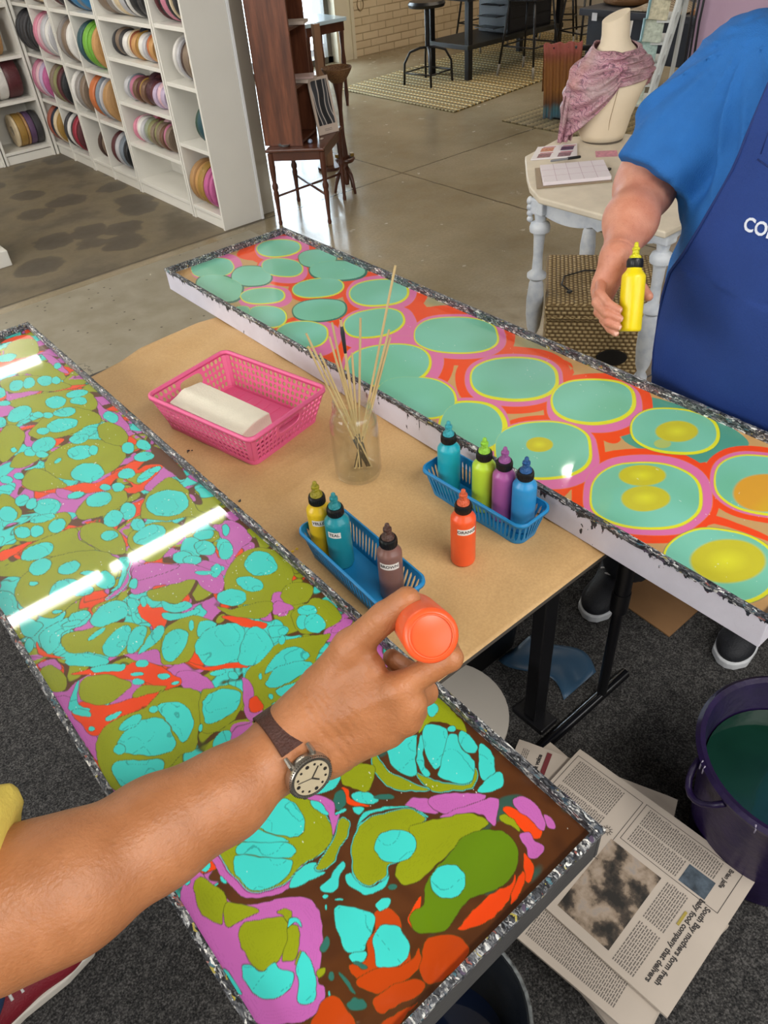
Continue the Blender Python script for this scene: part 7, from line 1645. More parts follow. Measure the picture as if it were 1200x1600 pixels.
# wall sketch ovals on brick
mb = MB()
for (x, z, a, b) in ((6.05, .476, .05, .062), (6.06, .365, .028, .05), (6.20, .50, .045, .06), (6.04, .585, .045, .05)):
    mb.tube([(x + a * math.cos(i * .5236), 7.893, z + b * math.sin(i * .5236)) for i in range(12)], .0045, 6, closed=True)
o = mb.build('wire_ring_hanging', mat('brown_wire', '#8a7350', .6), smooth=True); tag(o, 'chain of thin brown wire rings hanging on the pale brick wall by the door', 'wall decoration')

# scarf stand : tie-dyed scarf over a low black stand
t = thing('scarf_stand', 'low black stand holding up the tie-dyed scarf behind the mannequin', 'stand', (5.42, 4.26, .012))
MB().box(-.13, .13, -.12, .12, 0, .02).build('base', BLK, t, bevel=.004)
MB().tube([(0, 0, .02), (0, 0, .47)], .016, 10).build('pole', BLK, t, smooth=True)
MB().tube([(-.13, .13, .48), (.13, -.13, .48)], .02, 10).build('cross_bar', BLK, t, smooth=True)
g = G('tie_dye', .85); X, Y, Z = g.xyz(g.pos)
n = g.noise(30, 3, g.map(g.pos, (1, 1, .15)))
g.col(g.mix(g.rng(n, .4, .65, 0, .5), g.ramp(g.math('ADD', Z, g.math('MULTIPLY', g.math('SUBTRACT', n, .5), .06)), [(0, '#5b6d75'), (.05, '#3e6d7d'), (.10, '#4a6d72'), (.14, '#5f3f27'), (.22, '#8a5c28'), (.40, '#8d5a2c'), (.48, '#8f4842'), (.6, '#97504d')]), '#7a4a2c')); g.bump(n, .5, .01)
path = [(-.10, -.02, .02), (-.085, -.015, .22), (-.05, -.005, .46), (-.01, 0, .522), (.03, .005, .50), (.07, .01, .36), (.10, .0, .16)]
def sc(u, v):
    s = u * (len(path) - 1); i = min(int(s), len(path) - 2); f = s - i
    p = [path[i][k] + (path[i + 1][k] - path[i][k]) * f for k in range(3)]
    wv = .010 * math.sin(v * 34 + u * 4)
    base = Vector((5.36, 4.34, .012)); side = Vector((.72, -.69, 0)) * ((v - .5) * (.30 - .10 * abs(u - .45))); nrm = Vector((-.69, -.72, 0))
    p3 = base + side + nrm * (-p[0] * 1.25 + wv) + Vector((0, 0, p[2] + .006 * math.sin(v * 20)))
    return tuple(p3)
o = MB().grid(sc, 60, 60).build('tie_dyed_scarf', g.m, smooth=True, solid=.003); tag(o, 'tie-dyed scarf fading from rust to teal, draped over the low black stand', 'scarf')

# dark display table at the back right
t = thing('display_table', 'low charcoal display table at the back with folded fabrics', 'table', (6.4, 4.15, 0))
MB().box(-.38, .38, -.62, .58, .60, .65).build('tabletop', mat('charcoal_paint', '#2f3138', .5), t, bevel=.005)
MB().box(-.33, .33, -.56, .52, .30, .60).build('body', mat('navy_charcoal', '#23262e', .5, var=.15, vscale=8), t, bevel=.005)
for x in (-.32, .32):
    for y in (-.55, .51): MB().box(x - .025, x + .025, y - .025, y + .025, .012, .30).build('leg', BLK, t)
t = thing('leather_bag', 'brown leather bag on the charcoal table behind the mannequin head', 'bag', (6.3, 4.48, .6505))
mb = MB(); mb.M = Matrix.Diagonal((.8, 1.35, .8, 1)); mb.lathe([(.10, 0), (.15, .02), (.16, .07), (.13, .12), (.04, .135)], 24); mb.build('body', mat('brown_leather', '#7b5633', .45, var=.2, vscale=10, bump=.3), t, smooth=True)
MB().tube([(-.08, -.12, .08), (-.1, -.06, .2), (-.1, .06, .2), (-.08, .12, .08)], .008, 8).build('handle', mat('brown_leather', '#7b5633'), t, smooth=True)
t = MB().box(0, .003, -.025, .025, 0, .055).build('price_tag', mat('tag_white', '#cfcfd2', .6), loc=(5.995, 4.55, .575)); tag(t, 'white paper tag hanging at the edge of the charcoal table', 'tag')
t = thing('folded_scarf', 'striped cream and brown scarf heaped on the charcoal table', 'scarf', (6.25, 4.02, .6505))
g = G('stripe_scarf', .8); w_ = g.n('TexWave'); w_.inputs['Scale'].default_value = 14; w_.inputs['Distortion'].default_value = 4; g.put(w_.inputs['Vector'], g.obj)
g.col(g.ramp(w_.outputs[1], [(0, '#3b2f26'), (.4, '#8d7a62'), (.6, '#c9bda6'), (1, '#5b4a38')]))
mb = MB(); mb.grid(lambda u, v: ((u - .5) * .42, (v - .5) * .50, .008 + .055 * math.sin(PI * u) * math.sin(PI * v) * (1 + .4 * math.sin(u * 17) * math.sin(v * 13))), 30, 40); mb.build('cloth', g.m, t, smooth=True, solid=.006)
booklet(6.22, 3.65, .6505, .1, .26, .20, .03, 'tan leather folio on the charcoal table, right of the striped scarf', mat('tan_leather', '#9a6b42', .5), 'folio', 'leather_folio')

# lilac screen and circle artwork
o = structure('wall_lilac', MB().box(5.05, 5.12, 2.32, 3.07, 0, 2.6), mat('lilac_paint', '#b89bb0', .7, var=.05, vscale=5), bevel=.004)
g = G('circle_art', .5); X, Y, Z = g.xyz(g.pos)
r = g.math('SQRT', g.math('ADD', g.math('POWER', g.math('SUBTRACT', Y, 2.06), 2), g.math('POWER', g.math('SUBTRACT', Z, 1.02), 2)))
r = g.math('ADD', r, g.math('MULTIPLY', g.math('SUBTRACT', g.noise(9, 3, g.pos), .5), .04))
g.col(g.ramp(r, [(0, '#7d7d52'), (.09, '#8a8a5c'), (.10, '#b6c9c0'), (.12, '#6fa3ab'), (.19, '#7db2bb'), (.20, '#5c6fa0'), (.5, '#5f6d9e')]))
t = thing('wall_art', 'blue canvas with an olive and teal circle beside the lilac wall', 'painting', (5.08, 2.05, .5))
MB().box(-.02, .02, -.265, .265, 0, 1.2).build('canvas', g.m, t, bevel=.003)
MB().box(-.01, .04, -.02, .02, -.5, 0).build('support', BLK, t)
mb = MB()
for k in range(3): mb.tube([(5.0, 2.98 + k * .035, 0.01), (5.0, 3.0 + k * .03, .8), (5.0, 2.96 + k * .04, 1.6)], .008, 6)
o = mb.build('cable_bundle', BLK, smooth=True); tag(o, 'black cables running up beside the lilac wall', 'cable')

# ================================================================== WHITE TABLE GROUP
g = G('chippy_white', .5)
n = g.noise(26, 5); g.col(g.mix(g.math('GREATER_THAN', g.noise(34, 5, g.map(g.obj, (1, 1, .45))), .70), g.ramp(n, [(.3, '#b9c0ca'), (.6, '#d2d6da')]), '#57524a')); g.bump(n, .15, .002)
CHIP = g.m
t = thing('white_table', 'distressed white table with turned legs carrying the mannequin', 'table', (2.55, 1.72, 0))
LP = {'fl': (2.215, 1.835), 'fr': (2.262, 1.345), 'bl': (2.775, 2.02), 'br': (2.85, 1.50)}
top = [(2.16, 1.285), (2.155, 1.80), (2.22, 1.90), (2.31, 1.995), (2.49, 2.165), (2.76, 2.22), (2.96, 2.10), (3.0, 1.95), (2.95, 1.38), (2.8, 1.30)]
MB().prism([(x - 2.55, y - 1.72) for x, y in top], .712, .735).build('tabletop', mat('cream_tabletop', '#cfc3ae', .5, var=.08, vscale=14), t, bevel=.006, segs=3)
LG = [(.020, 0), (.030, .01), (.030, .09), (.022, .10), (.016, .115), (.024, .135), (.024, .15), (.015, .17), (.026, .20), (.033, .26), (.034, .32), (.028, .385), (.022, .40), (.037, .412), (.037, .425), (.020, .44), (.018, .50), (.021, .57), (.024, .585), (.037, .59), (.039, .605), (.034, .62), (.020, .628), (.022, .645), (.025, .66), (.016, .685)]
for k, (x, y) in LP.items():
    o = MB().lathe(LG, 24).build('leg', CHIP, t, smooth='auto', loc=(x - 2.55, y - 1.72, 0), angle=50)
    MB().box(-.03, .03, -.03, .03, .655, .712).build('leg_block', CHIP, o, bevel=.006)
def apron(a, b):
    a = Vector(a); b = Vector(b); d = b - a; L = d.length; d = d / L; nn = Vector((-d.y, d.x)) * .009
    mb = MB(); N = 40; vs = []; fs = []
    for i in range(N + 1):
        s = i / N; z = .665 - .030 * abs(math.sin(s * PI * 2)) ** .7 - (.025 if abs(s - .5) < .04 else 0) * (1 - abs(s - .5) / .04) + (.02 if s < .04 or s > .96 else 0)
        p = a + d * (L * s)
        vs += [(*(p + nn - Vector((2.55, 1.72))), z), (*(p + nn - Vector((2.55, 1.72))), .713), (*(p - nn - Vector((2.55, 1.72))), .713), (*(p - nn - Vector((2.55, 1.72))), z)]
    for i in range(N):
        for q in range(4): fs.append((i * 4 + q, i * 4 + (q + 1) % 4, i * 4 + 4 + (q + 1) % 4, i * 4 + 4 + q))
    mb.raw(vs, fs); mb.build('apron', CHIP, t)
apron(LP['fl'], LP['fr']); apron(LP['fl'], LP['bl']); apron(LP['bl'], LP['br']); apron(LP['fr'], LP['br'])
mb = MB()
for k in range(5): mb.lathe([(.014 - .001 * k, .0), (.010, .006), (.004, .009)], 10, (k % 2) * .014 - .007, 0)
for k in range(4):
    mb.M = Matrix.Translation((2.20 - 2.55 - .008, 1.862 - 1.72, .70 - k * .022)) @ Matrix.Rotation(PI / 2, 4, 'X'); mb.lathe([(.015 - .002 * k, -.012), (.012, .0), (.006, .006)], 12)
mb.build('carved_corner', CHIP, t, smooth=True)

# mannequin bust
BX, BY, BZ = 2.852, 2.065, .7355
def ring_loft(rows, seg=40):
    """rows: (cx, cy, z, rx, ry)"""
    mb = MB(); vs = []; fs = []
    for (cx_, cy_, z, rx, ry) in rows:
        for i in range(seg):
            a = i * 2 * PI / seg; vs.append((cx_ + rx * math.cos(a), cy_ + ry * math.sin(a), z))
    for j in range(len(rows) - 1):
        for i in range(seg): fs.append((j * seg + i, j * seg + (i + 1) % seg, (j + 1) * seg + (i + 1) % seg, (j + 1) * seg + i))
    fs.append(tuple(range(seg - 1, -1, -1))); n = (len(rows) - 1) * seg; fs.append(tuple(range(n, n + seg)))
    return mb.raw(vs, fs)
brot = math.radians(-37)     # local x = across the shoulders as seen from the camera
t = thing('mannequin_bust', 'cream tailor mannequin bust on the white table, wrapped in the pink scarf', 'mannequin', (BX, BY, BZ), brot)
CANV = mat('mannequin_cream', '#d8c8ae', .7, bump=.08, bscale=300, var=.03, vscale=12)
R_ = [(0, 0, 0, .078, .062), (0, 0, .004, .086, .068), (-.002, 0, .03, .097, .076), (-.004, 0, .09, .112, .088), (.0, -.01, .16, .128, .100), (.01, -.012, .215, .140, .098), (.018, -.004, .26, .142, .085), (.02, 0, .295, .118, .076), (.018, .002, .322, .082, .064), (.014, .006, .345, .060, .056), (.010, .008, .37, .053, .051), (.004, .010, .43, .050, .048)]
vs_body = ring_loft(R_)
# slanted neck cut
vs_body.v = [(x, y, z if z < .429 else .435 + .40 * (x - .004) + .05 * y) for x, y, z in vs_body.v]
vs_body.build('torso', CANV, t, smooth='auto', angle=60)
mb = MB(); mb.tube([(0, -.0675, .006), (-.004, -.089, .09), (0, -.111, .16), (.01, -.111, .215), (.018, -.090, .26), (.02, -.073, .295)], .0012, 5); mb.build('front_seam', mat('seam', '#a08c70', .7), t, smooth=True)
MB().lathe([(.082, -.0003), (.084, .003)], 36).build('base_edge', mat('base_edge', '#5e564c', .6), t)
MB().tube([(.07, .03, .36), (.075, .034, .41)], .006, 8).build('white_peg', mat('peg_white', '#d8d4cc', .5), t)
g = G('swirl_silk', .42); w_ = g.n('TexWave'); w_.wave_type = 'RINGS'; w_.inputs['Scale'].default_value = 17; w_.inputs['Distortion'].default_value = 11; w_.inputs['Detail'].default_value = 2; w_.inputs['Detail Scale'].default_value = 1.6
g.put(w_.inputs['Vector'], g.obj)
c = g.ramp(w_.outputs[1], [(0, '#6d4a58'), (.22, '#b57f8f'), (.42, '#a4667c'), (.58, '#d0b4b6'), (.66, '#7c6068'), (.85, '#cf9aa2'), (1, '#8e6472')])
c = g.mix(g.rng(g.noise(9, 3), .42, .62, 0, .7), c, '#a08a88'); c = g.mix(g.rng(g.noise(5, 2), .5, .7, 0, .7), c, '#c08a7c')
g.col(c); g.bump(g.noise(24, 4, dist=1.5), .35, .012); SILK = g.m
def bust_r(z, a):
    for k in range(len(R_) - 1):
        if R_[k][2] <= z <= R_[k + 1][2]:
            f = (z - R_[k][2]) / (R_[k + 1][2] - R_[k][2]); r = [R_[k][q] + (R_[k + 1][q] - R_[k][q]) * f for q in range(5)]
            return r
    return R_[-1] if z > .4 else R_[0]
def scarf(u, v):
    # u round the body (0..1), v from neckline down to a diagonal hem
    a = -PI / 2 + (u - .5) * 2 * PI
    side = math.cos(a)          # -1 left (camera), +1 right
    top = .345 - .03 * (1 - abs(side)) * (math.sin(a) < 0) + .008 * math.sin(a * 3)
    left = max(0, -side); right = max(0, side)
    hem = .215 - .19 * left ** .8 + .015 * right + .0 * u
    if math.sin(a) > 0: hem = .17 - .05 * left
    z = top + (hem - top) * v
    r = bust_r(max(z, .05), a); fl = .010 + .028 * v * left + .006 * math.sin(v * 19 + side * 5) + .005 * math.sin(v * 33 - u * 17)
    k = .014 * math.exp(-((v - .08) / .08) ** 2)
    rx, ry = r[3] + fl + k, r[4] + fl + k
    return (r[0] + rx * math.cos(a) - .02 * left * v, r[1] + ry * math.sin(a), z)
o = MB().grid(scarf, 110, 60).build('silk_scarf', SILK, smooth=True, solid=.002, loc=(BX, BY, BZ)); o.rotation_euler = (0, 0, brot)
m_ = o; tag(o, 'pink and grey swirl-patterned silk scarf wrapped round the mannequin shoulders', 'scarf')
m2 = MB()
def tail(u, v):
    x = -.145 - .016 * v + (u - .5) * (.075 - .01 * v) + .0; return (x + .004 * math.sin(u * 25), -.02 + .03 * (u - .5) + .012 * math.sin(u * 17 + v * 2), .18 - .172 * v + .0)
# hanging end belongs to the same scarf
m2.grid(tail, 30, 24); q = m2.build('hanging_end', SILK, o, smooth=True, solid=.002)

# clipboard with forms
def quad_thing(name, label, cat, corners, z, th, m, part):
    c = sum((Vector(p) for p in corners), Vector((0, 0))) / 4
    t = thing(name, label, cat, (c.x, c.y, z))
    MB().prism([(p[0] - c.x, p[1] - c.y) for p in corners], 0, th).build(part, m, t, bevel=.0006)
    return t, c
PW = mat('form_paper', '#ddd3d6', .6)
cl = [(2.215, 1.862), (2.44, 1.70), (2.595, 1.86), (2.385, 2.02)]
t, c = quad_thing('clipboard', 'brown clipboard overhanging the corner of the white table', 'clipboard', cl, .7358, .004, mat('clipboard_brown', '#8b7860', .5), 'board')
MB().box(-.022, .022, -.006, .006, .004, .012).build('clip', BLK, t, loc=(2.515 - c.x, 1.785 - c.y, 0))
cl2 = [(2.245, 1.858), (2.448, 1.712), (2.588, 1.856), (2.392, 2.002)]
t, c = quad_thing('sign_up_sheet', 'stack of white ruled form sheets on the clipboard', 'paper', cl2, .7402, .012, PW, 'sheets')
mb = MB()
a, b, c3, d = [Vector(p) - c for p in cl2]
for k in range(1, 5):
    p = a + (b - a) * (k / 5); q_ = d + (c3 - d) * (k / 5); dd = (b - a).normalized() * .0007
    mb.prism([tuple(p - dd), tuple(p + dd), tuple(q_ + dd), tuple(q_ - dd)], .0121, .0124)
for k in (1, 2):
    p = a + (d - a) * (k / 3); q_ = b + (c3 - b) * (k / 3); dd = (d - a).normalized() * .0007
    mb.prism([tuple(p - dd), tuple(q_ - dd), tuple(q_ + dd), tuple(p + dd)], .0121, .0124)
mb.build('ruled_lines', mat('pink_rule', '#b79aa5', .7), t)
br = [(2.455, 2.105), (2.60, 1.99), (2.735, 2.10), (2.60, 2.195)]
t, c = quad_thing('brochure', 'white brochure with four red photo squares at the left of the white table', 'brochure', br, .7358, .004, mat('brochure_white', '#dcd6d6', .5), 'leaf')
a, b, c3, d = [Vector(p) - c for p in br]
def patch(u0, u1, v0, v1, m, nm='picture'):
    P = lambda u, v: tuple(a + (b - a) * u + (d - a) * v)
    MB().prism([P(u0, v0), P(u1, v0), P(u1, v1), P(u0, v1)], .0041, .0044).build(nm, m, t)
for i, (u0, v0, cc) in enumerate(((.12, .08, '#7d4a52'), (.12, .55, '#b06a4a'), (.56, .06, '#8a6a72'), (.56, .55, '#56405a'))):
    patch(u0, u0 + .28, v0, v0 + .30, mat('brochure_pic%d' % i, cc, .5, var=.5, vscale=120)); patch(u0 + .02, u0 + .30, v0 + .33, v0 + .38, mat('brochure_red', '#a52b4c', .5), 'bar')
t, c = quad_thing('leaflet', 'small pink leaflet beside the foot of the mannequin', 'leaflet', [(2.64, 1.93), (2.70, 1.87), (2.76, 1.92), (2.70, 1.98)], .7358, .001, mat('pink_leaflet', '#c27f8f', .5, var=.3, vscale=60), 'leaf')
t = thing('marker_pen', 'black and silver marker pen lying across the brochure edge', 'pen', (2.50, 1.958, .7583), math.radians(-27))
MB().tube([(-.07, 0, 0), (-.065, 0, 0), (.0, 0, 0)], [.003, .0045, .0045], 12).build('barrel', mat('pen_grey', '#77777a', .3), t, smooth='auto')
MB().tube([(0, 0, 0), (.05, 0, 0), (.053, 0, 0)], [.0055, .0055, .004], 12).build('cap', BLK, t, smooth='auto')

# wicker chest
g = G('seagrass_weave', .75)
def weave(g, vec, s):
    X, Y, Z = g.xyz(vec)
    return X, Y, Z
X, Y, Z = g.xyz(g.obj)
nrm = g.n('NewGeometry').outputs['Normal']
NX, NY, NZ = g.xyz(nrm)
U = g.math('MULTIPLY', X, 44); Vv = g.math('MULTIPLY', g.math('ADD', Z, g.math('MULTIPLY', Y, g.math('GREATER_THAN', NZ, .5))), 60)
U2 = g.math('ADD', U, g.math('MULTIPLY', g.math('MULTIPLY', Y, 44), g.math('LESS_THAN', NZ, .5)))
row = g.math('FLOOR', Vv); off = g.math('MULTIPLY', g.math('MODULO', row, 2), .5)
fu = g.math('FRACT', g.math('ADD', U2, off)); fv = g.math('FRACT', Vv)
hgt = g.math('MULTIPLY', g.math('SINE', g.math('MULTIPLY', fu, PI)), g.math('SINE', g.math('MULTIPLY', fv, PI)))
c = g.ramp(hgt, [(0, '#5a4528'), (.25, '#8d7247'), (.6, '#bda26f'), (1, '#d2bb8c')]); c = g.mix(g.rng(g.noise(30, 3), .35, .65, 0, .4), c, '#8a7047')
g.col(c); g.bump(hgt, .7, .012); WICK = g.m
rot = math.atan2(.64, .76)
t = thing('wicker_chest', 'woven seagrass storage box under the white table', 'basket', (2.49, 1.735, 0), rot)
hx, hy = .235, .205
MB().box(-hx, hx, -hy, hy, 0.001, .285).build('body', WICK, t, bevel=.012, segs=3)
MB().box(-hx - .008, hx + .008, -hy - .008, hy + .008, .287, .345).build('lid', WICK, t, bevel=.012, segs=3)
mb = MB()
for x0, x1, y0, y1 in ((-hx - .012, hx + .012, -hy - .012, -hy + .0), (-hx - .012, -hx, -hy, hy)):
    mb.box(x0, x1, y0, y1, .278, .292)
mb.build('braided_edge', WICK, t, bevel=.005)
mb = MB(); mb.M = Matrix.Translation((-hx - .006, -.06, .12)) @ Matrix.Rotation(-PI / 2, 4, 'Y') @ Matrix.Diagonal((.6, 1.0, 1, 1)); mb.lathe([(.06, 0), (.055, .004)], 24); mb.build('hand_hole', mat('dark_hole', '#191510', .9), t)
t = thing('usb_cable', 'thin black cable with a plug trailing over the wicker chest lid', 'cable', (2.35, 1.80, .3465))
def wp(x, y, z): return (x - 2.35, y - 1.80, z - .3465)
MB().tube([wp(2.31, 1.745, .350), wp(2.33, 1.80, .352), wp(2.40, 1.845, .350), wp(2.50, 1.82, .350), wp(2.56, 1.74, .350), wp(2.60, 1.66, .350)], .0032, 8).build('cord', BLK, t, smooth=True)
MB().box(-.010, .010, -.007, .007, -.0005, .008).build('plug', mat('plug_grey', '#2c2d30', .4), t, loc=wp(2.303, 1.738, .3465), bevel=.001)
t = thing('power_brick', 'black rounded charger on the floor behind the far tray edge', 'charger', (2.42, 1.24, 0))
mb = MB(); mb.M = Matrix.Diagonal((1, 1.2, 1, 1)); mb.lathe([(.05, 0), (.06, .01), (.055, .07), (.03, .09)], 24); mb.build('body', mat('gloss_black', '#131417', .2), t, smooth=True)
MB().tube([(0, .05, .06), (.02, .12, .10), (.0, .2, .02)], .004, 6).build('cord', mat('grey_cord', '#77787c', .4), t, smooth=True)

# card rack
t = thing('card_rack', 'white leaning card rack behind the mannequin, seen from its side', 'rack', (3.6, 2.45, 0))
RW = mat('rack_white', '#c3c6c4', .4)
def rp(s): return Vector((0, -.265 * s + .05, 1.35 * s))        # along the rail, s 0..1
MB().tube([rp(0) + Vector((0, 0, .01)), rp(1)], .012, 6).build('rail', RW, t)
MB().tube([rp(0) + Vector((.20, .10, .01)), rp(1) + Vector((.20, .10, 0))], .012, 6).build('rail', RW, t)
MB().tube([rp(.98) + Vector((.1, .05, 0)), Vector((.60, .22, .012))], .012, 6).build('back_leg', RW, t)
for k in range(8):
    s = .50 + k * .066; p = rp(s)
    mb = MB(); mb.raw([tuple(p + Vector(v)) for v in ((0, 0, 0), (.20, .1, 0), (.17, .16, .0), (-.03, .06, .0), (0, 0, .012), (.20, .1, .012), (.17, .16, .012), (-.03, .06, .012))], [(0, 3, 2, 1), (4, 5, 6, 7), (0, 1, 5, 4), (1, 2, 6, 5), (2, 3, 7, 6), (3, 0, 4, 7)])
    mb.build('ledge', RW, t)
for k in range(7):
    s = .50 + k * .066; p = rp(s) + Vector((3.6, 2.45, 0))
    nm = ['lowest', 'second from the bottom', 'third from the bottom', 'middle', 'third from the top', 'second from the top', 'topmost'][k]
    cT = thing('greeting_card', 'marbled greeting card on the white rack, %s' % nm, 'card', tuple(p + Vector((-.05, .045, .014))), math.atan2(-.6, .8), 'cards on the white rack')
    mb = MB(); mb.M = Matrix.Rotation(math.radians(-12), 4, 'X') @ Matrix.Rotation(math.radians(8), 4, 'Y'); mb.box(-.045, .045, -.004, .004, .001, .088)
    mb.build('card', mat('card_%d' % (k % 3), ['#a9b0a0', '#b5ae93', '#93a8a0'][k % 3], .6, var=.3, vscale=60), cT, bevel=.001)
    mb = MB(); mb.M = Matrix.Rotation(math.radians(-12), 4, 'X') @ Matrix.Rotation(math.radians(8), 4, 'Y'); mb.box(-.053, -.045, -.008, .008, .001, .092); mb.build('spine', mat('card_spine', '#5b7f80', .5), cT)
# ================================================================== PEOPLE
def skin_mat(name, c1, c2, c3):
    g = G(name, .46)
    n = g.noise(28, 4); n2 = g.noise(320, 3)
    c = g.mix(g.rng(n, .35, .7, 0, 1), c1, c2); c = g.mix(g.math('MULTIPLY', g.rng(g.noise(160, 2), .56, .70, 0, 1), .22), c, c3)
    g.col(c); g.bump(n2, .35, .0022)
    g.b.inputs['Subsurface Weight'].default_value = .12; g.b.inputs['Subsurface Radius'].default_value = (.012, .005, .003); g.b.inputs['Subsurface Scale'].default_value = .5
    return g.m
SKIN1 = skin_mat('tanned_skin', '#a56a41', '#b77a50', '#945c39')
SKIN2 = skin_mat('pink_skin', '#bd7a60', '#cd9077', '#a8614c')
NAIL = mat('nail', '#d9ab98', .25)
def chain(p, pts, rs, k=.004):
    d = None
    for i in range(len(pts) - 1):
        s = cone_sdf(p, pts[i], pts[i + 1], rs[i], rs[i + 1])
        d = s if d is None else smin(d, s, k)
    return d
def boxed(fn, pts, pad):
    """evaluate fn only near its bounding box"""
    a = np.array(pts); lo = a.min(0) - pad; hi = a.max(0) + pad
    def f(p):
        m = ((p > lo) & (p < hi)).all(1); out_ = np.full(len(p), .05)
        if m.any(): out_[m] = fn(p[m])
        return out_
    return f
def head_sdf(p, c, f, yaw_s=1.0):
    """c head centre, f facing unit vector (horizontal)"""
    f = np.array(f, float); s = np.array([-f[1], f[0], 0]); u = np.array([0, 0, 1.0])
    R = np.stack([f, s, u], 1); c = np.array(c, float)
    def at(a, b, h): return c + f * a + s * b + u * h
    d = ell_sdf(p, at(-.01, 0, .02), (.095, .076, .10), R)
    d = smin(d, ell_sdf(p, at(.02, 0, -.045), (.068, .056, .070), R), .03)
    d = smin(d, cone_sdf(p, at(.085, 0, .01), at(.108, 0, -.022), .008, .013), .010)
    for q in (-1, 1):
        d = smin(d, ell_sdf(p, at(-.01, q * .078, -.005), (.020, .008, .032), R), .004)
        d = smax(d, -ell_sdf(p, at(.092, q * .031, .008), (.018, .017, .010), R), .012)
        d = smin(d, ell_sdf(p, at(.076, q * .031, .006), (.013, .013, .011), R), .002)
    d = smin(d, ell_sdf(p, at(.078, 0, -.060), (.014, .024, .006), R), .004)
    d = smin(d, ell_sdf(p, at(.078, 0, -.071), (.013, .020, .006), R), .004)
    d = smin(d, cone_sdf(p, at(-.02, 0, -.05), at(-.04, 0, -.19), .055, .062), .03)
    return d
def merge(*parts):
    V = []; F = []; n = 0
    for v, f in parts: V.append(v); F.append(f + n); n += len(v)
    return np.concatenate(V), np.concatenate(F)
def person_mesh(name, m, parent, *parts):
    V, F = merge(*parts); return np_mesh(name, V, F, m, parent)
def nail(parent, tip, back, up, r=.0062):
    tip = Vector(tip); d = (tip - Vector(back)).normalized(); up = Vector(up); up = (up - d * up.dot(d)).normalized(); s = d.cross(up)
    c = tip + up * r * .80 - d * r * .1
    vs = []; N = 7
    for j in range(N):
        for i in range(N):
            a = (i / (N - 1) - .5) * 2; b = (j / (N - 1) - .5) * 2
            w = .80 * r * (1 - .18 * max(0, b) ** 2)
            vs.append(tuple(c + s * a * w + d * b * r * 1.0 + up * (.0010 - .0022 * a * a - .0008 * max(0, b) ** 2)))
    fs = [(j * N + i, j * N + i + 1, (j + 1) * N + i + 1, (j + 1) * N + i) for j in range(N - 1) for i in range(N - 1)]
    MB().raw(vs, fs).build('fingernail', NAIL, parent, smooth=True, solid=.0006)
def shoe(name, label, x, y, rot, up_c, sole_c, group, lace_c='#d8d6d2'):
    """toe along +x, heel at origin"""
    t = thing(name, label, 'shoe', (x, y, .0062), rot, group)
    def f(p):
        d = smin(ell_sdf(p, (.215, 0, .030), (.062, .045, .036)), cone_sdf(p, (.035, 0, .045), (.20, 0, .030), .040, .036), .03)
        d = smin(d, cone_sdf(p, (.045, 0, .05), (.040, 0, .088), .036, .034), .02)
        d = smax(d, -(p[:, 2] - .018), .004)
        d = smax(d, -cone_sdf(p, (.05, 0, .085), (.045, 0, .14), .025, .03), .003)
        return d
    V, F = surface_nets(f, (-.02, -.06, 0), (.30, .06, .13), .005)
    np_mesh('upper', V, F, mat('shoe_' + up_c[1:], up_c, .6, bump=.3, bscale=260), t)
    ol = [(-.004, -.030), (-.006, 0), (-.004, .030), (.02, .041), (.10, .040), (.19, .052), (.25, .046), (.278, .022), (.285, 0), (.278, -.022), (.25, -.046), (.19, -.050), (.10, -.038), (.02, -.041)]
    MB().prism(ol[::-1], 0, .026).build('sole', mat('sole_' + sole_c[1:], sole_c, .55), t, bevel=.006, segs=3)
    mb = MB()
    for k in range(5):
        xx = .105 + k * .020; zz_ = .083 - k * .0055
        mb.tube([(xx, -.026, zz_ - .014), (xx + .004, 0, zz_ + .002), (xx, .026, zz_ - .014)], .0032, 6)
    mb.build('laces', mat('lace_' + lace_c[1:], lace_c, .7), t, smooth=True)
    return t

# ---- person in front: yellow shirt, reaching arm with the upturned orange bottle
t1 = thing('person', 'person in a yellow T-shirt and jeans whose tanned arm reaches in from the left', 'person', (0, 0, 0))
H = dict(elbow=(-.14, .381, 1.128), a0=(-.0913, .3688, 1.1275), a1=(-.0507, .357, 1.122), a2=(.022, .3544, 1.109), a3=(.0768, .3506, 1.1055), w=(.1419, .3473, 1.1096),
 cmc=(.1822, .3486, 1.1468), tm=(.2097, .3397, 1.1886), ti=(.2336, .3229, 1.2205), tt=(.2488, .3114, 1.2389),
 im=(.2184, .2922, 1.1733), ip=(.2557, .2716, 1.1987), id=(.2772, .2988, 1.1777), it=(.2768, .3187, 1.1545),
 mm=(.2221, .2834, 1.1601), mp=(.2496, .2964, 1.1346), md=(.2564, .3241, 1.1299), mt=(.2482, .3375, 1.1443),
 rm=(.2174, .2823, 1.1449), rp=(.2392, .299, 1.1143), rd=(.242, .3259, 1.1137), rt=(.2339, .3359, 1.1297),
 pm=(.2075, .2911, 1.1308), pp=(.2241, .3044, 1.1026), pd=(.2249, .3243, 1.1033), pt=(.2209, .3341, 1.1158),
 wr1=(.1614, .347, 1.1277), wr2=(.1652, .3292, 1.1059))
H = {k: np.array(v) for k, v in H.items()}
CAMP = np.array([0, 0, 1.67])
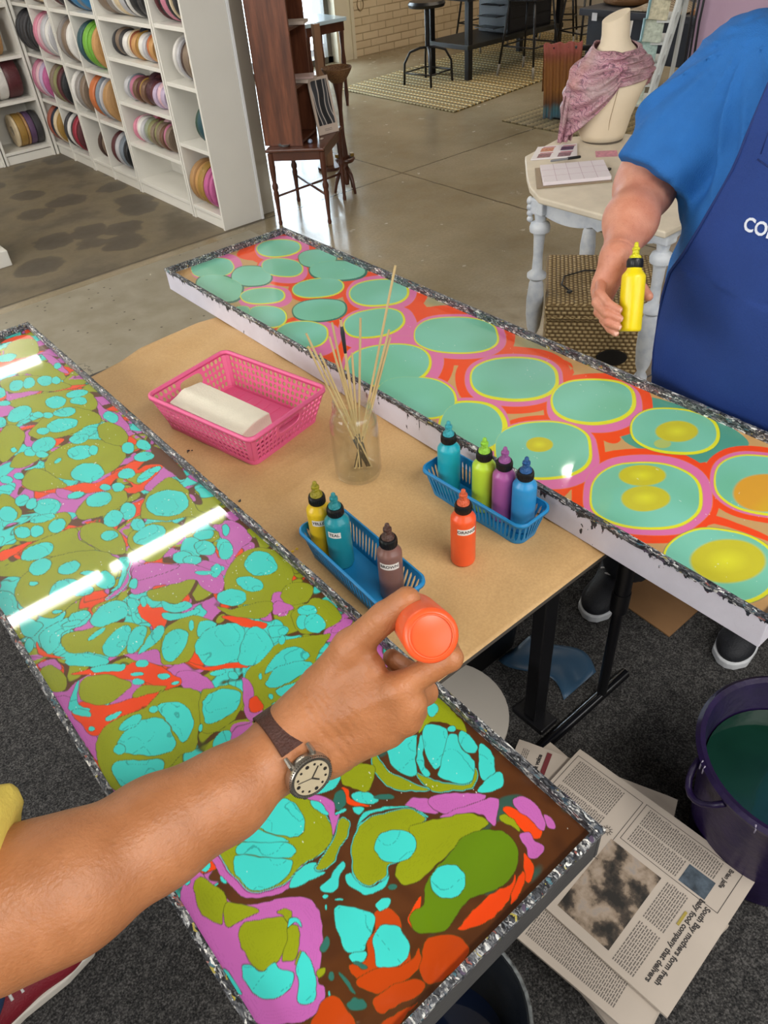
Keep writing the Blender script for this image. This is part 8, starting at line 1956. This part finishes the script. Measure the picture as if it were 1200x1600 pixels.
def arm1(p):
    arm = chain(p, [H['elbow'], H['a0'], H['a1'], H['a2'], H['a3'], H['w']], [.050, .0495, .0465, .039, .0335, .0285], .02)
    arm = arm + .0012 * np.sin(p[:, 0] * 60 + p[:, 1] * 40) * np.clip((p[:, 0] + .1) * 6, 0, 1)
    wrist = smin(cone_sdf(p, H['w'], H['wr1'], .0275, .0215), cone_sdf(p, H['w'], H['wr2'], .0275, .0215), .012)
    palm = cone_sdf(p, H['wr1'], H['im'] * .88 + H['wr1'] * .12, .0215, .0135)
    for a, b, r in (('wr1', 'mm', .0130), ('wr2', 'mm', .0135), ('wr2', 'rm', .0135), ('wr2', 'pm', .0145)):
        palm = smin(palm, cone_sdf(p, H[a], H[b] * .93 + H[a] * .07, .0215, r), .010)
    thenar = chain(p, [H['wr1'], H['cmc'], H['tm']], [.0215, .0205, .0150], .010)
    web = chain(p, [H['cmc'] * .5 + H['im'] * .5, H['tm'] * .55 + H['im'] * .45], [.014, .0095], .01)
    hand = smin(smin(palm, thenar, .014), web, .016)
    d = smin(smin(arm, wrist, .018), hand, .016)
    th = chain(p, [H['tm'], H['ti'], H['tt']], [.0140, .0122, .0105], .004)
    d = smin(d, th, .007)
    fi = [(('im', 'ip', 'id', 'it'), (.0115, .0102, .0088, .0080)), (('mm', 'mp', 'md', 'mt'), (.0118, .0105, .0090, .0080)), (('rm', 'rp', 'rd', 'rt'), (.0112, .0100, .0085, .0076)), (('pm', 'pp', 'pd', 'pt'), (.0100, .0088, .0076, .0068))]
    for ks, rs in fi:
        f = chain(p, [H[k] for k in ks], rs, .004)
        d = smin(d, f, .0045)
    # knuckle swellings, tendons and wrist creases
    for k, r in (('im', .012), ('mm', .0125), ('rm', .0115)):
        c = H[k] + (CAMP - H[k]) / np.linalg.norm(CAMP - H[k]) * .004; d = smin(d, np.linalg.norm(p - c, axis=1) - r * .92, .010)
    for k in ('im', 'mm', 'rm'):
        a = H['wr1'] * .6 + H['wr2'] * .4 + (CAMP - H['w']) * .033; b = H[k] + (CAMP - H[k]) * .0165
        d = smin(d, cone_sdf(p, a, b, .0022, .0022), .006)
    u = (H['w'] - H['a3']) / np.linalg.norm(H['w'] - H['a3']); s = (p - H['w']) @ u
    for q, am in ((.022, .0010), (.028, .0012), (.033, .0010), (.038, .0007), (.0425, .0006)):
        d = d + am * np.exp(-((s - q - .004 * np.sin(p[:, 1] * 90)) / .0011) ** 2)
    for a, b in ((H['ip'], H['id']), (H['tm'], H['ti'])):
        c = b if a is H['tm'] else a; v = (b - a) / np.linalg.norm(b - a); s2 = (p - c) @ v; near_ = np.linalg.norm(p - c, axis=1) < .016
        d = d + near_ * .0006 * (np.sin(s2 * 2200) > .3) * (np.abs(s2) < .005)
    return d
fore = surface_nets(arm1, (-.20, .24, 1.03), (.31, .45, 1.27), .0022)
SH = (-.375, .465, 1.335)
def body1(p):
    d = ell_sdf(p, (-.44, .67, 1.18), (.12, .18, .26)); d = smin(d, ell_sdf(p, (-.46, .68, .95), (.13, .17, .17)), .08)
    d = smin(d, cone_sdf(p, (-.42, .50, 1.36), (-.42, .86, 1.36), .065, .065), .06)
    d = smin(d, chain(p, [SH, (-.26, .425, 1.235), H['elbow'], H['a0']], [.058, .052, .046, .040], .03), .03)
    d = smin(d, chain(p, [(-.42, .90, 1.33), (-.45, .97, 1.08), (-.36, .95, .88), (-.33, .94, .80)], [.055, .045, .030, .036], .03), .03)
    d = smin(d, chain(p, [(-.45, .76, .92), (-.37, .87, .48), (-.375, .925, .10)], [.085, .058, .042], .03), .05)
    d = smin(d, chain(p, [(-.45, .60, .92), (-.44, .58, .48), (-.48, .57, .10)], [.085, .058, .042], .03), .05)
    return smin(d, head_sdf(p, (-.40, .67, 1.60), (.94, -.34, 0)), .02)
bod = surface_nets(body1, (-.66, .34, .04), (-.08, 1.06, 1.76), .013)
body = person_mesh('body', SKIN1, t1, fore, bod)
nail(body, H['tt'], H['ti'], (-.3, -.55, .75), .0078)
def shirt1(p):
    d = ell_sdf(p, (-.44, .67, 1.18), (.14, .20, .30)); d = smin(d, ell_sdf(p, (-.46, .68, .96), (.15, .19, .16)), .09)
    d = smin(d, cone_sdf(p, (-.42, .50, 1.36), (-.42, .86, 1.36), .078, .078), .06)
    s1 = cone_sdf(p, (-.40, .475, 1.34), (-.06, .372, 1.137), .075, .058); u = np.array([.80, -.28, -.52]); u /= np.linalg.norm(u)
    s1 = smax(s1, (p - np.array([-.062, .40, 1.16])) @ np.array([.85, -.50, -.18]), .003)
    s2 = smax(cone_sdf(p, (-.42, .88, 1.34), (-.45, .98, 1.05), .075, .066), 1.14 - p[:, 2], .003)
    d = smin(smin(d, s1, .02), s2, .02)
    d = smax(d, .84 - p[:, 2], .003); d = smax(d, -cone_sdf(p, (-.42, .67, 1.50), (-.38, .67, 1.40), .075, .05), .004)
    return d + .004 * np.sin(p[:, 2] * 60 + p[:, 1] * 25)
V, F = surface_nets(shirt1, (-.66, .30, .82), (-.01, 1.08, 1.47), .009)
np_mesh('t_shirt', V, F, mat('yellow_cotton', '#d9c35a', .85, bump=.2, bscale=300), t1)
def jeans1(p):
    d = ell_sdf(p, (-.46, .68, .93), (.14, .18, .12))
    d = smin(d, chain(p, [(-.45, .76, .90), (-.36, .87, .48), (-.375, .925, .115)], [.105, .082, .072], .03), .04)
    d = smin(d, chain(p, [(-.45, .60, .90), (-.44, .58, .48), (-.48, .57, .115)], [.105, .082, .072], .03), .04)
    return smax(d, .085 - p[:, 2], .003) + .003 * np.sin(p[:, 2] * 90 + p[:, 0] * 40)
V, F = surface_nets(jeans1, (-.64, .44, .06), (-.24, 1.04, 1.04), .011)
np_mesh('jeans', V, F, mat('denim', '#2b4268', .85, bump=.3, bscale=400, var=.2, vscale=60), t1)
V, F = surface_nets(lambda p: smax(smax(ell_sdf(p, (-.415, .672, 1.635), (.108, .092, .108)), (p - np.array([-.35, .65, 1.62])) @ np.array([.94, -.34, -.3]), .01), 1.56 - p[:, 2], .01), (-.55, .54, 1.52), (-.28, .79, 1.78), .008)
np_mesh('hair', V, F, mat('grey_hair', '#6b625a', .6, bump=.6, bscale=200, stretch=(1, 1, .2)), t1)
shoe('sneaker', 'dark red canvas sneaker with white sole on the carpet, bottom left', -.415, .905, .16, '#7d1726', '#cfc8bd', 'red sneakers')
shoe('sneaker', 'dark red sneaker behind its mate, outside the left photo edge', -.52, .56, .05, '#7d1726', '#cfc8bd', 'red sneakers')
# wrist watch
W = Vector(H['w']); ax = (Vector(H['w']) - Vector(H['a3'])).normalized(); W = W - ax * .004
nrm_ = (Vector((.1335, .3205, 1.1125)) - W); nrm_ = (nrm_ - ax * nrm_.dot(ax)).normalized(); nrm_ = (nrm_ + Vector((-.03, -.10, .12))).normalized(); nrm_ = (nrm_ - ax * nrm_.dot(ax)).normalized()
tan_ = ax.cross(nrm_)
t = thing('wristwatch', 'round steel wristwatch on a brown leather strap worn on the reaching arm', 'watch', tuple(W))
MW = Matrix((tan_, nrm_.cross(tan_) * -1 if False else ax, nrm_)).transposed().to_4x4()
mb = MB(); mb.M = MW
Rw = .0350; N = 44
vs = []; fs = []
for i in range(N + 1):
    a = math.radians(40) + math.radians(280) * i / N          # gap at the case
    hw = .0118 - .0010 * math.sin(PI * i / N)
    x, z = Rw * math.sin(a), Rw * math.cos(a)
    x2, z2 = (Rw + .0024) * math.sin(a), (Rw + .0024) * math.cos(a)
    vs += [(x, -hw, z), (x, hw, z), (x2, hw * .94, z2), (x2, -hw * .94, z2)]
for i in range(N):
    for q in range(4): fs.append((i * 4 + q, i * 4 + (q + 1) % 4, i * 4 + 4 + (q + 1) % 4, i * 4 + 4 + q))
mb.raw(vs, fs + [(3, 2, 1, 0), (N * 4, N * 4 + 1, N * 4 + 2, N * 4 + 3)]); mb.build('strap', mat('brown_leather_strap', '#4a2c24', .5, bump=.5, bscale=420, var=.15, vscale=150), t, smooth='auto')
mb = MB(); mb.M = MW @ Matrix.Translation((0, 0, Rw - .001))
STEEL = mat('brushed_steel', '#a7a196', .25, metal=.9)
mb.lathe([(.0165, -.002), (.0195, .0), (.0200, .003), (.0200, .006), (.0186, .0085), (.0160, .0082)], 48)
for sx in (-1, 1):
    for sy in (-1, 1): mb.tube([(sx * .010, sy * .0085, .004), (sx * .019, sy * .0105, .003), (sx * .0235, sy * .0105, -.003)], [.0030, .0026, .0018], 8)
mb.tube([(0, .019, .003), (0, .0245, .003)], .0026, 10)
cs_ = mb.build('case', STEEL, t, smooth='auto')
mb = MB(); mb.M = MW @ Matrix.Translation((0, 0, Rw - .001))
for i in range(60):
    a = i * PI / 30; mb.box(0, 0.0001, 0, 0.0001, 0, 0.0001) if False else mb.tube([(.0172 * math.cos(a), .0172 * math.sin(a), .0086), (.0198 * math.cos(a), .0198 * math.sin(a), .0072)], .00045, 4)
mb.build('bezel', mat('dark_steel', '#5c5954', .3, metal=.9), t, smooth=True)
mb = MB(); mb.M = MW @ Matrix.Translation((0, 0, Rw - .001)); mb.lathe([(.0158, .0080), (.0158, .0084)], 48)
dl = mb.build('dial', mat('cream_dial', '#b5a88c', .4), t)
mb = MB(); mb.M = MW @ Matrix.Translation((0, 0, Rw - .001))
for i in range(12):
    a = i * PI / 6; w_ = .0011 if i % 3 else .0017
    mb.lathe([(w_, .0084), (w_, .0088)], 8, .0128 * math.cos(a), .0128 * math.sin(a))
for a, L, r in ((.7, .0075, .0007), (2.3, .0115, .0005), (4.4, .0125, .0003)): mb.tube([(0, 0, .0090), (L * math.cos(a), L * math.sin(a), .0090)], r, 5)
mb.build('markings', mat('watch_ink', '#25221f', .5), t)
# upturned orange bottle
bb = Vector((.2296, .2627, 1.2537)); axb = Vector((.3926, .6619, -.6385)).normalized()
t = bottle('orange', '#ea5a2c', '#cf5b35', 0, 0, 0, 'orange squeeze bottle held upside down by the reaching hand, base towards the viewer')
t.location = bb; t.rotation_euler = axb.to_track_quat('Z', 'Y').to_euler()
MB().lathe([(.0150, -.0004), (.0152, -.0012), (.0160, -.0012), (.0168, .0004)], 32, cap=False).build('base_ring', mat('bottle_orange', '#ea5a2c'), t, smooth=True)

# ---- person behind the far tray: blue T-shirt and navy apron
t2 = thing('person', 'person in a blue T-shirt and navy apron holding a yellow bottle over the far tray', 'person', (0, 0, 0))
K = ({k: np.array(v) for k, v in dict(el=(1.3743, 0.8797, 1.1498), fm=(1.2596, 0.8267, 1.1273), wr=(1.1606, 0.7772, 1.1007), im=(1.128, 0.7834, 1.0636), ip=(1.0867, 0.7543, 1.0644), id=(1.069, 0.7208, 1.0607), it=(1.0732, 0.7015, 1.0547), mm=(1.1215, 0.7821, 1.0502), mp=(1.0746, 0.75, 1.0518), md=(1.0588, 0.7152, 1.0482), mt=(1.0686, 0.6945, 1.0419), rm=(1.1203, 0.7762, 1.0362), rp=(1.0725, 0.742, 1.0368), rd=(1.0566, 0.7086, 1.0343), rt=(1.0634, 0.6913, 1.0291), pm=(1.1215, 0.7693, 1.0228), pp=(1.0812, 0.7351, 1.021), pd=(1.0619, 0.7065, 1.0207), pt=(1.0621, 0.6936, 1.0165), cmc=(1.1651, 0.7651, 1.0834), tm=(1.1811, 0.7504, 1.0593), ti=(1.1813, 0.7302, 1.0468), tt=(1.1759, 0.7115, 1.0408), bb=(1.0931, 0.6872, 1.0107), bt=(1.1248, 0.7148, 1.0896)).items()})
def arm2(p):
    arm = chain(p, [np.array((1.405, .885, 1.20)), K['el'], K['fm'], K['wr']], [.058, .055, .045, .0275], .03)
    pc = K['cmc']
    palm = cone_sdf(p, K['wr'], pc, .026, .018)
    for k, r in (('im', .014), ('mm', .014), ('rm', .0135), ('pm', .013)): palm = smin(palm, cone_sdf(p, K['wr'], K[k], .025, r), .010)
    d = smin(arm, palm, .015)
    d = smin(d, chain(p, [pc, K['tm'], K['ti'], K['tt']], [.018, .0125, .0105, .009], .005), .008)
    for a, rs in (('i', (.0112, .0086, .0078, .0068)), ('m', (.0112, .0086, .0078, .0068)), ('r', (.0108, .0082, .0074, .0065)), ('p', (.0098, .0076, .0068, .0060))):
        d = smin(d, chain(p, [K[a + q] for q in 'mpdt'], rs, .002), .0018)
    u = (K['wr'] - K['fm']) / np.linalg.norm(K['wr'] - K['fm']); s = (p - K['wr']) @ u
    return d + .0014 * np.exp(-((s + .004) / .002) ** 2)
a2m = surface_nets(arm2, (1.03, .62, .94), (1.50, .97, 1.28), .0024)
def body2(p):
    d = ell_sdf(p, (1.47, .50, 1.20), (.13, .24, .24)); d = smin(d, ell_sdf(p, (1.47, .50, .95), (.15, .25, .20)), .08)
    d = smin(d, cone_sdf(p, (1.49, .25, 1.37), (1.49, .75, 1.37), .05, .05), .06)
    d = smin(d, chain(p, [(1.47, .78, 1.33), (1.42, .86, 1.22), K['el']], [.06, .057, .05], .03), .03)
    d = smin(d, chain(p, [(1.48, .21, 1.34), (1.44, .16, 1.12), (1.26, .22, 1.00), (1.20, .25, .98)], [.06, .052, .030, .036], .03), .03)
    d = smin(d, chain(p, [(1.48, .62, .85), (1.45, .72, .48), (1.46, .80, .10)], [.11, .07, .045], .03), .05)
    d = smin(d, chain(p, [(1.48, .40, .85), (1.52, .42, .48), (1.58, .46, .10)], [.11, .07, .045], .03), .05)
    return smin(d, head_sdf(p, (1.45, .50, 1.62), (-.97, .1, 0)), .02)
b2m = surface_nets(body2, (1.12, .06, .04), (1.70, 1.0, 1.80), .014)
b2 = person_mesh('body', SKIN2, t2, a2m, b2m)
vw = CAMP - K['it']; vw = vw / np.linalg.norm(vw)
for a in 'imrp': nail(b2, tuple(K[a + 't']), tuple(K[a + 'd']), tuple(vw + np.array([.1, -.3, 0])), .0058)
def torso2(p):
    d = ell_sdf(p, (1.465, .50, 1.20), (.165, .285, .27)); d = smin(d, ell_sdf(p, (1.45, .50, .97), (.185, .325, .26)), .10)
    d = smin(d, ell_sdf(p, (1.47, .50, .78), (.175, .335, .20)), .08)
    return smin(d, cone_sdf(p, (1.475, .25, 1.355), (1.475, .755, 1.355), .075, .078), .07)
def shirt2(p):
    d = torso2(p)
    def sl(p, a, b, ra, rb, cut, n):
        s = cone_sdf(p, a, b, ra, rb); return smax(s, (p - np.array(cut)) @ (np.array(n) / np.linalg.norm(n)), .004)
    s = smin(cone_sdf(p, (1.465, .775, 1.325), (1.425, .84, 1.25), .093, .088), cone_sdf(p, (1.425, .84, 1.25), (1.345, .872, 1.13), .088, .080), .03)
    s = smax(s, (p - np.array((1.375, .868, 1.165))) @ np.array((-.62, .17, -.77)), .004)
    d = smin(d, s, .055)
    d = smin(d, sl(p, (1.475, .23, 1.33), (1.44, .14, 1.10), .09, .082, (1.45, .16, 1.14), (-.2, -.2, -.95)), .03)
    d = smax(d, .66 - p[:, 2], .003); d = smax(d, -cone_sdf(p, (1.45, .50, 1.53), (1.42, .50, 1.43), .08, .06), .004)
    # cloth folds radiating from the shoulder seam and down the side
    q = p - np.array((1.45, .72, 1.42)); an = np.arctan2(q[:, 2], q[:, 1] + .35 * q[:, 0]); rr = np.linalg.norm(q, axis=1)
    sn = an * 9 + vnoise(p, 7, 71) * 1.6; fold = ((1 - np.abs(np.sin(sn))) ** 2.2 * -1.3 + .35 * np.sin(an * 23 + vnoise(p, 9, 76) * 2)) * np.clip(rr * 5, 0, 1) * np.exp(-(rr / .34) ** 2)
    side_ = np.sin(p[:, 0] * 95 + p[:, 2] * 14 + vnoise(p, 8, 72) * 2) * np.clip((1.15 - p[:, 2]) * 4, 0, 1) * (p[:, 0] > 1.37)
    hem = np.sin(p[:, 2] * 46 + p[:, 1] * 70 + vnoise(p, 12, 73) * 2.5) * np.exp(-(np.linalg.norm(p - np.array((1.42, .80, 1.17)), axis=1) / .10) ** 2)
    seam = np.exp(-((np.abs(p @ np.array((.15, .80, .58)) - 1.655)) / .0035) ** 2) * (p[:, 2] > 1.2)
    return d + .010 * fold * (1 - .6 * (p[:, 0] < 1.33)) + .004 * side_ + .008 * hem + .0025 * seam + .003 * vnoise(p, 16, 74)
V, F = surface_nets(shirt2, (1.22, .03, .64), (1.68, 1.0, 1.47), .0065)
BLUET = mat('blue_cotton', '#2065ac', .8, bump=.35, bscale=500, var=.07, vscale=18)
np_mesh('t_shirt', V, F, BLUET, t2)
zb_ = [.40, .78, .85, .91, .99, 1.03, 1.07, 1.14, 1.194, 1.244, 1.307, 1.361, 1.42]; yb_ = [.26, .259, .269, .271, .268, .262, .237, .209, .191, .175, .170, .165, .16]
def apron2(p):
    d = torso2(p) - .021 + .003 * np.sin(p[:, 1] * 38 + p[:, 2] * 9) * (p[:, 2] < 1.05) + .002 * vnoise(p, 12, 75)
    d = np.maximum(d, -(torso2(p) - .010))
    leg = np.abs(p[:, 0] - 1.285 - .0 * p[:, 2]) - .004
    low = p[:, 2] < .70
    yb = np.interp(p[:, 2], zb_, yb_)
    d = np.maximum(d, np.abs(p[:, 1] - .50) - yb - .03 * 0)
    d = np.maximum(d, p[:, 0] - 1.49); d = np.maximum(d, .62 - p[:, 2]); return np.maximum(d, p[:, 2] - 1.40)
V, F = surface_nets(apron2, (1.22, .16, .60), (1.52, .84, 1.42), .0045)
NAVY = mat('navy_canvas', '#18397f', .75, bump=.35, bscale=420, var=.06, vscale=10)
ap = np_mesh('apron', V, F, NAVY, t2)
mb = MB(); bd = []
for i in range(30):
    z = .64 + (1.39 - .64) * i / 29; y = .50 + float(np.interp(z, zb_, yb_)) - .004
    xs = np.linspace(1.22, 1.50, 120); dd = torso2(np.stack([xs, np.full(120, y), np.full(120, z)], 1)); k = int(np.argmax(dd < .021)) if (dd < .021).any() else 60
    bd.append((float(xs[k]) - .001, y, z))
mb.tube(bd, .0035, 6); mb.tube([(a, b - .018, c) for a, b, c in bd], .0012, 5)
mb.build('hem_binding', mat('navy_binding', '#112a66', .75), ap, smooth=True)
def front_x(y, z, off):
    xs = np.linspace(1.20, 1.50, 400); dd = torso2(np.stack([xs, np.full(400, y), np.full(400, z)], 1)); return float(xs[int(np.argmax(dd < off))])
vs, fs = text_mesh('COLO', .030, .0008, .0006)
y0, z0 = .572, 1.168
mb = MB(); mb.raw([(front_x(y0 - x, z0 + y * 1.0, .0235) - z, y0 - x, z0 + y) for x, y, z in vs], fs); mb.build('embroidered_letters', mat('white_thread', '#d6dbe6', .7), ap)
mb = MB()
pk = [(y, z) for y, z in ((.63, 1.262), (.60, 1.255), (.57, 1.25), (.54, 1.247), (.50, 1.247))]
mb.tube([(front_x(y, z, .0225), y, z) for y, z in pk], .0016, 5); mb.tube([(front_x(.628, z, .0225), .628, z) for z in (1.27, 1.33, 1.38)], .0016, 5); mb.build('bib_seam', mat('navy_binding', '#112a66'), ap, smooth=True)
def pants2(p):
    d = chain(p, [(1.48, .62, .78), (1.45, .72, .48), (1.46, .80, .12)], [.13, .095, .075], .03)
    d = smin(d, chain(p, [(1.48, .40, .78), (1.52, .42, .48), (1.58, .46, .12)], [.13, .095, .075], .03), .05)
    return smax(d, .09 - p[:, 2], .003)
V, F = surface_nets(pants2, (1.30, .22, .07), (1.72, .92, .95), .012)
np_mesh('trousers', V, F, mat('black_trousers', '#1d1f26', .85), t2)
V, F = surface_nets(lambda p: smax(smax(ell_sdf(p, (1.465, .50, 1.645), (.112, .098, .112)), -(p - np.array([1.40, .50, 1.63])) @ np.array([.96, 0, .25]), .01), 1.53 - p[:, 2], .01), (1.33, .38, 1.5), (1.60, .62, 1.79), .008)
np_mesh('hair', V, F, mat('blond_hair', '#8a7350', .6, bump=.6, bscale=200, stretch=(1, 1, .2)), t2)
shoe('running_shoe', 'black running shoe with white sole behind the table leg', 1.545, .875, PI + .33, '#15171d', '#c6c8cb', 'black running shoes')
shoe('running_shoe', 'black running shoe under the near corner of the far tray', 1.68, .505, PI + .22, '#15171d', '#c6c8cb', 'black running shoes')
b0_ = Vector(K['bb']); t = bottle('bright_yellow', '#e3cc12', '#c9c21a', 0, 0, 0, 'bright yellow squeeze bottle held upright by the person in blue')
t.location = b0_; t.rotation_euler = (Vector(K['bt']) - b0_).normalized().to_track_quat('Z', 'Y').to_euler()
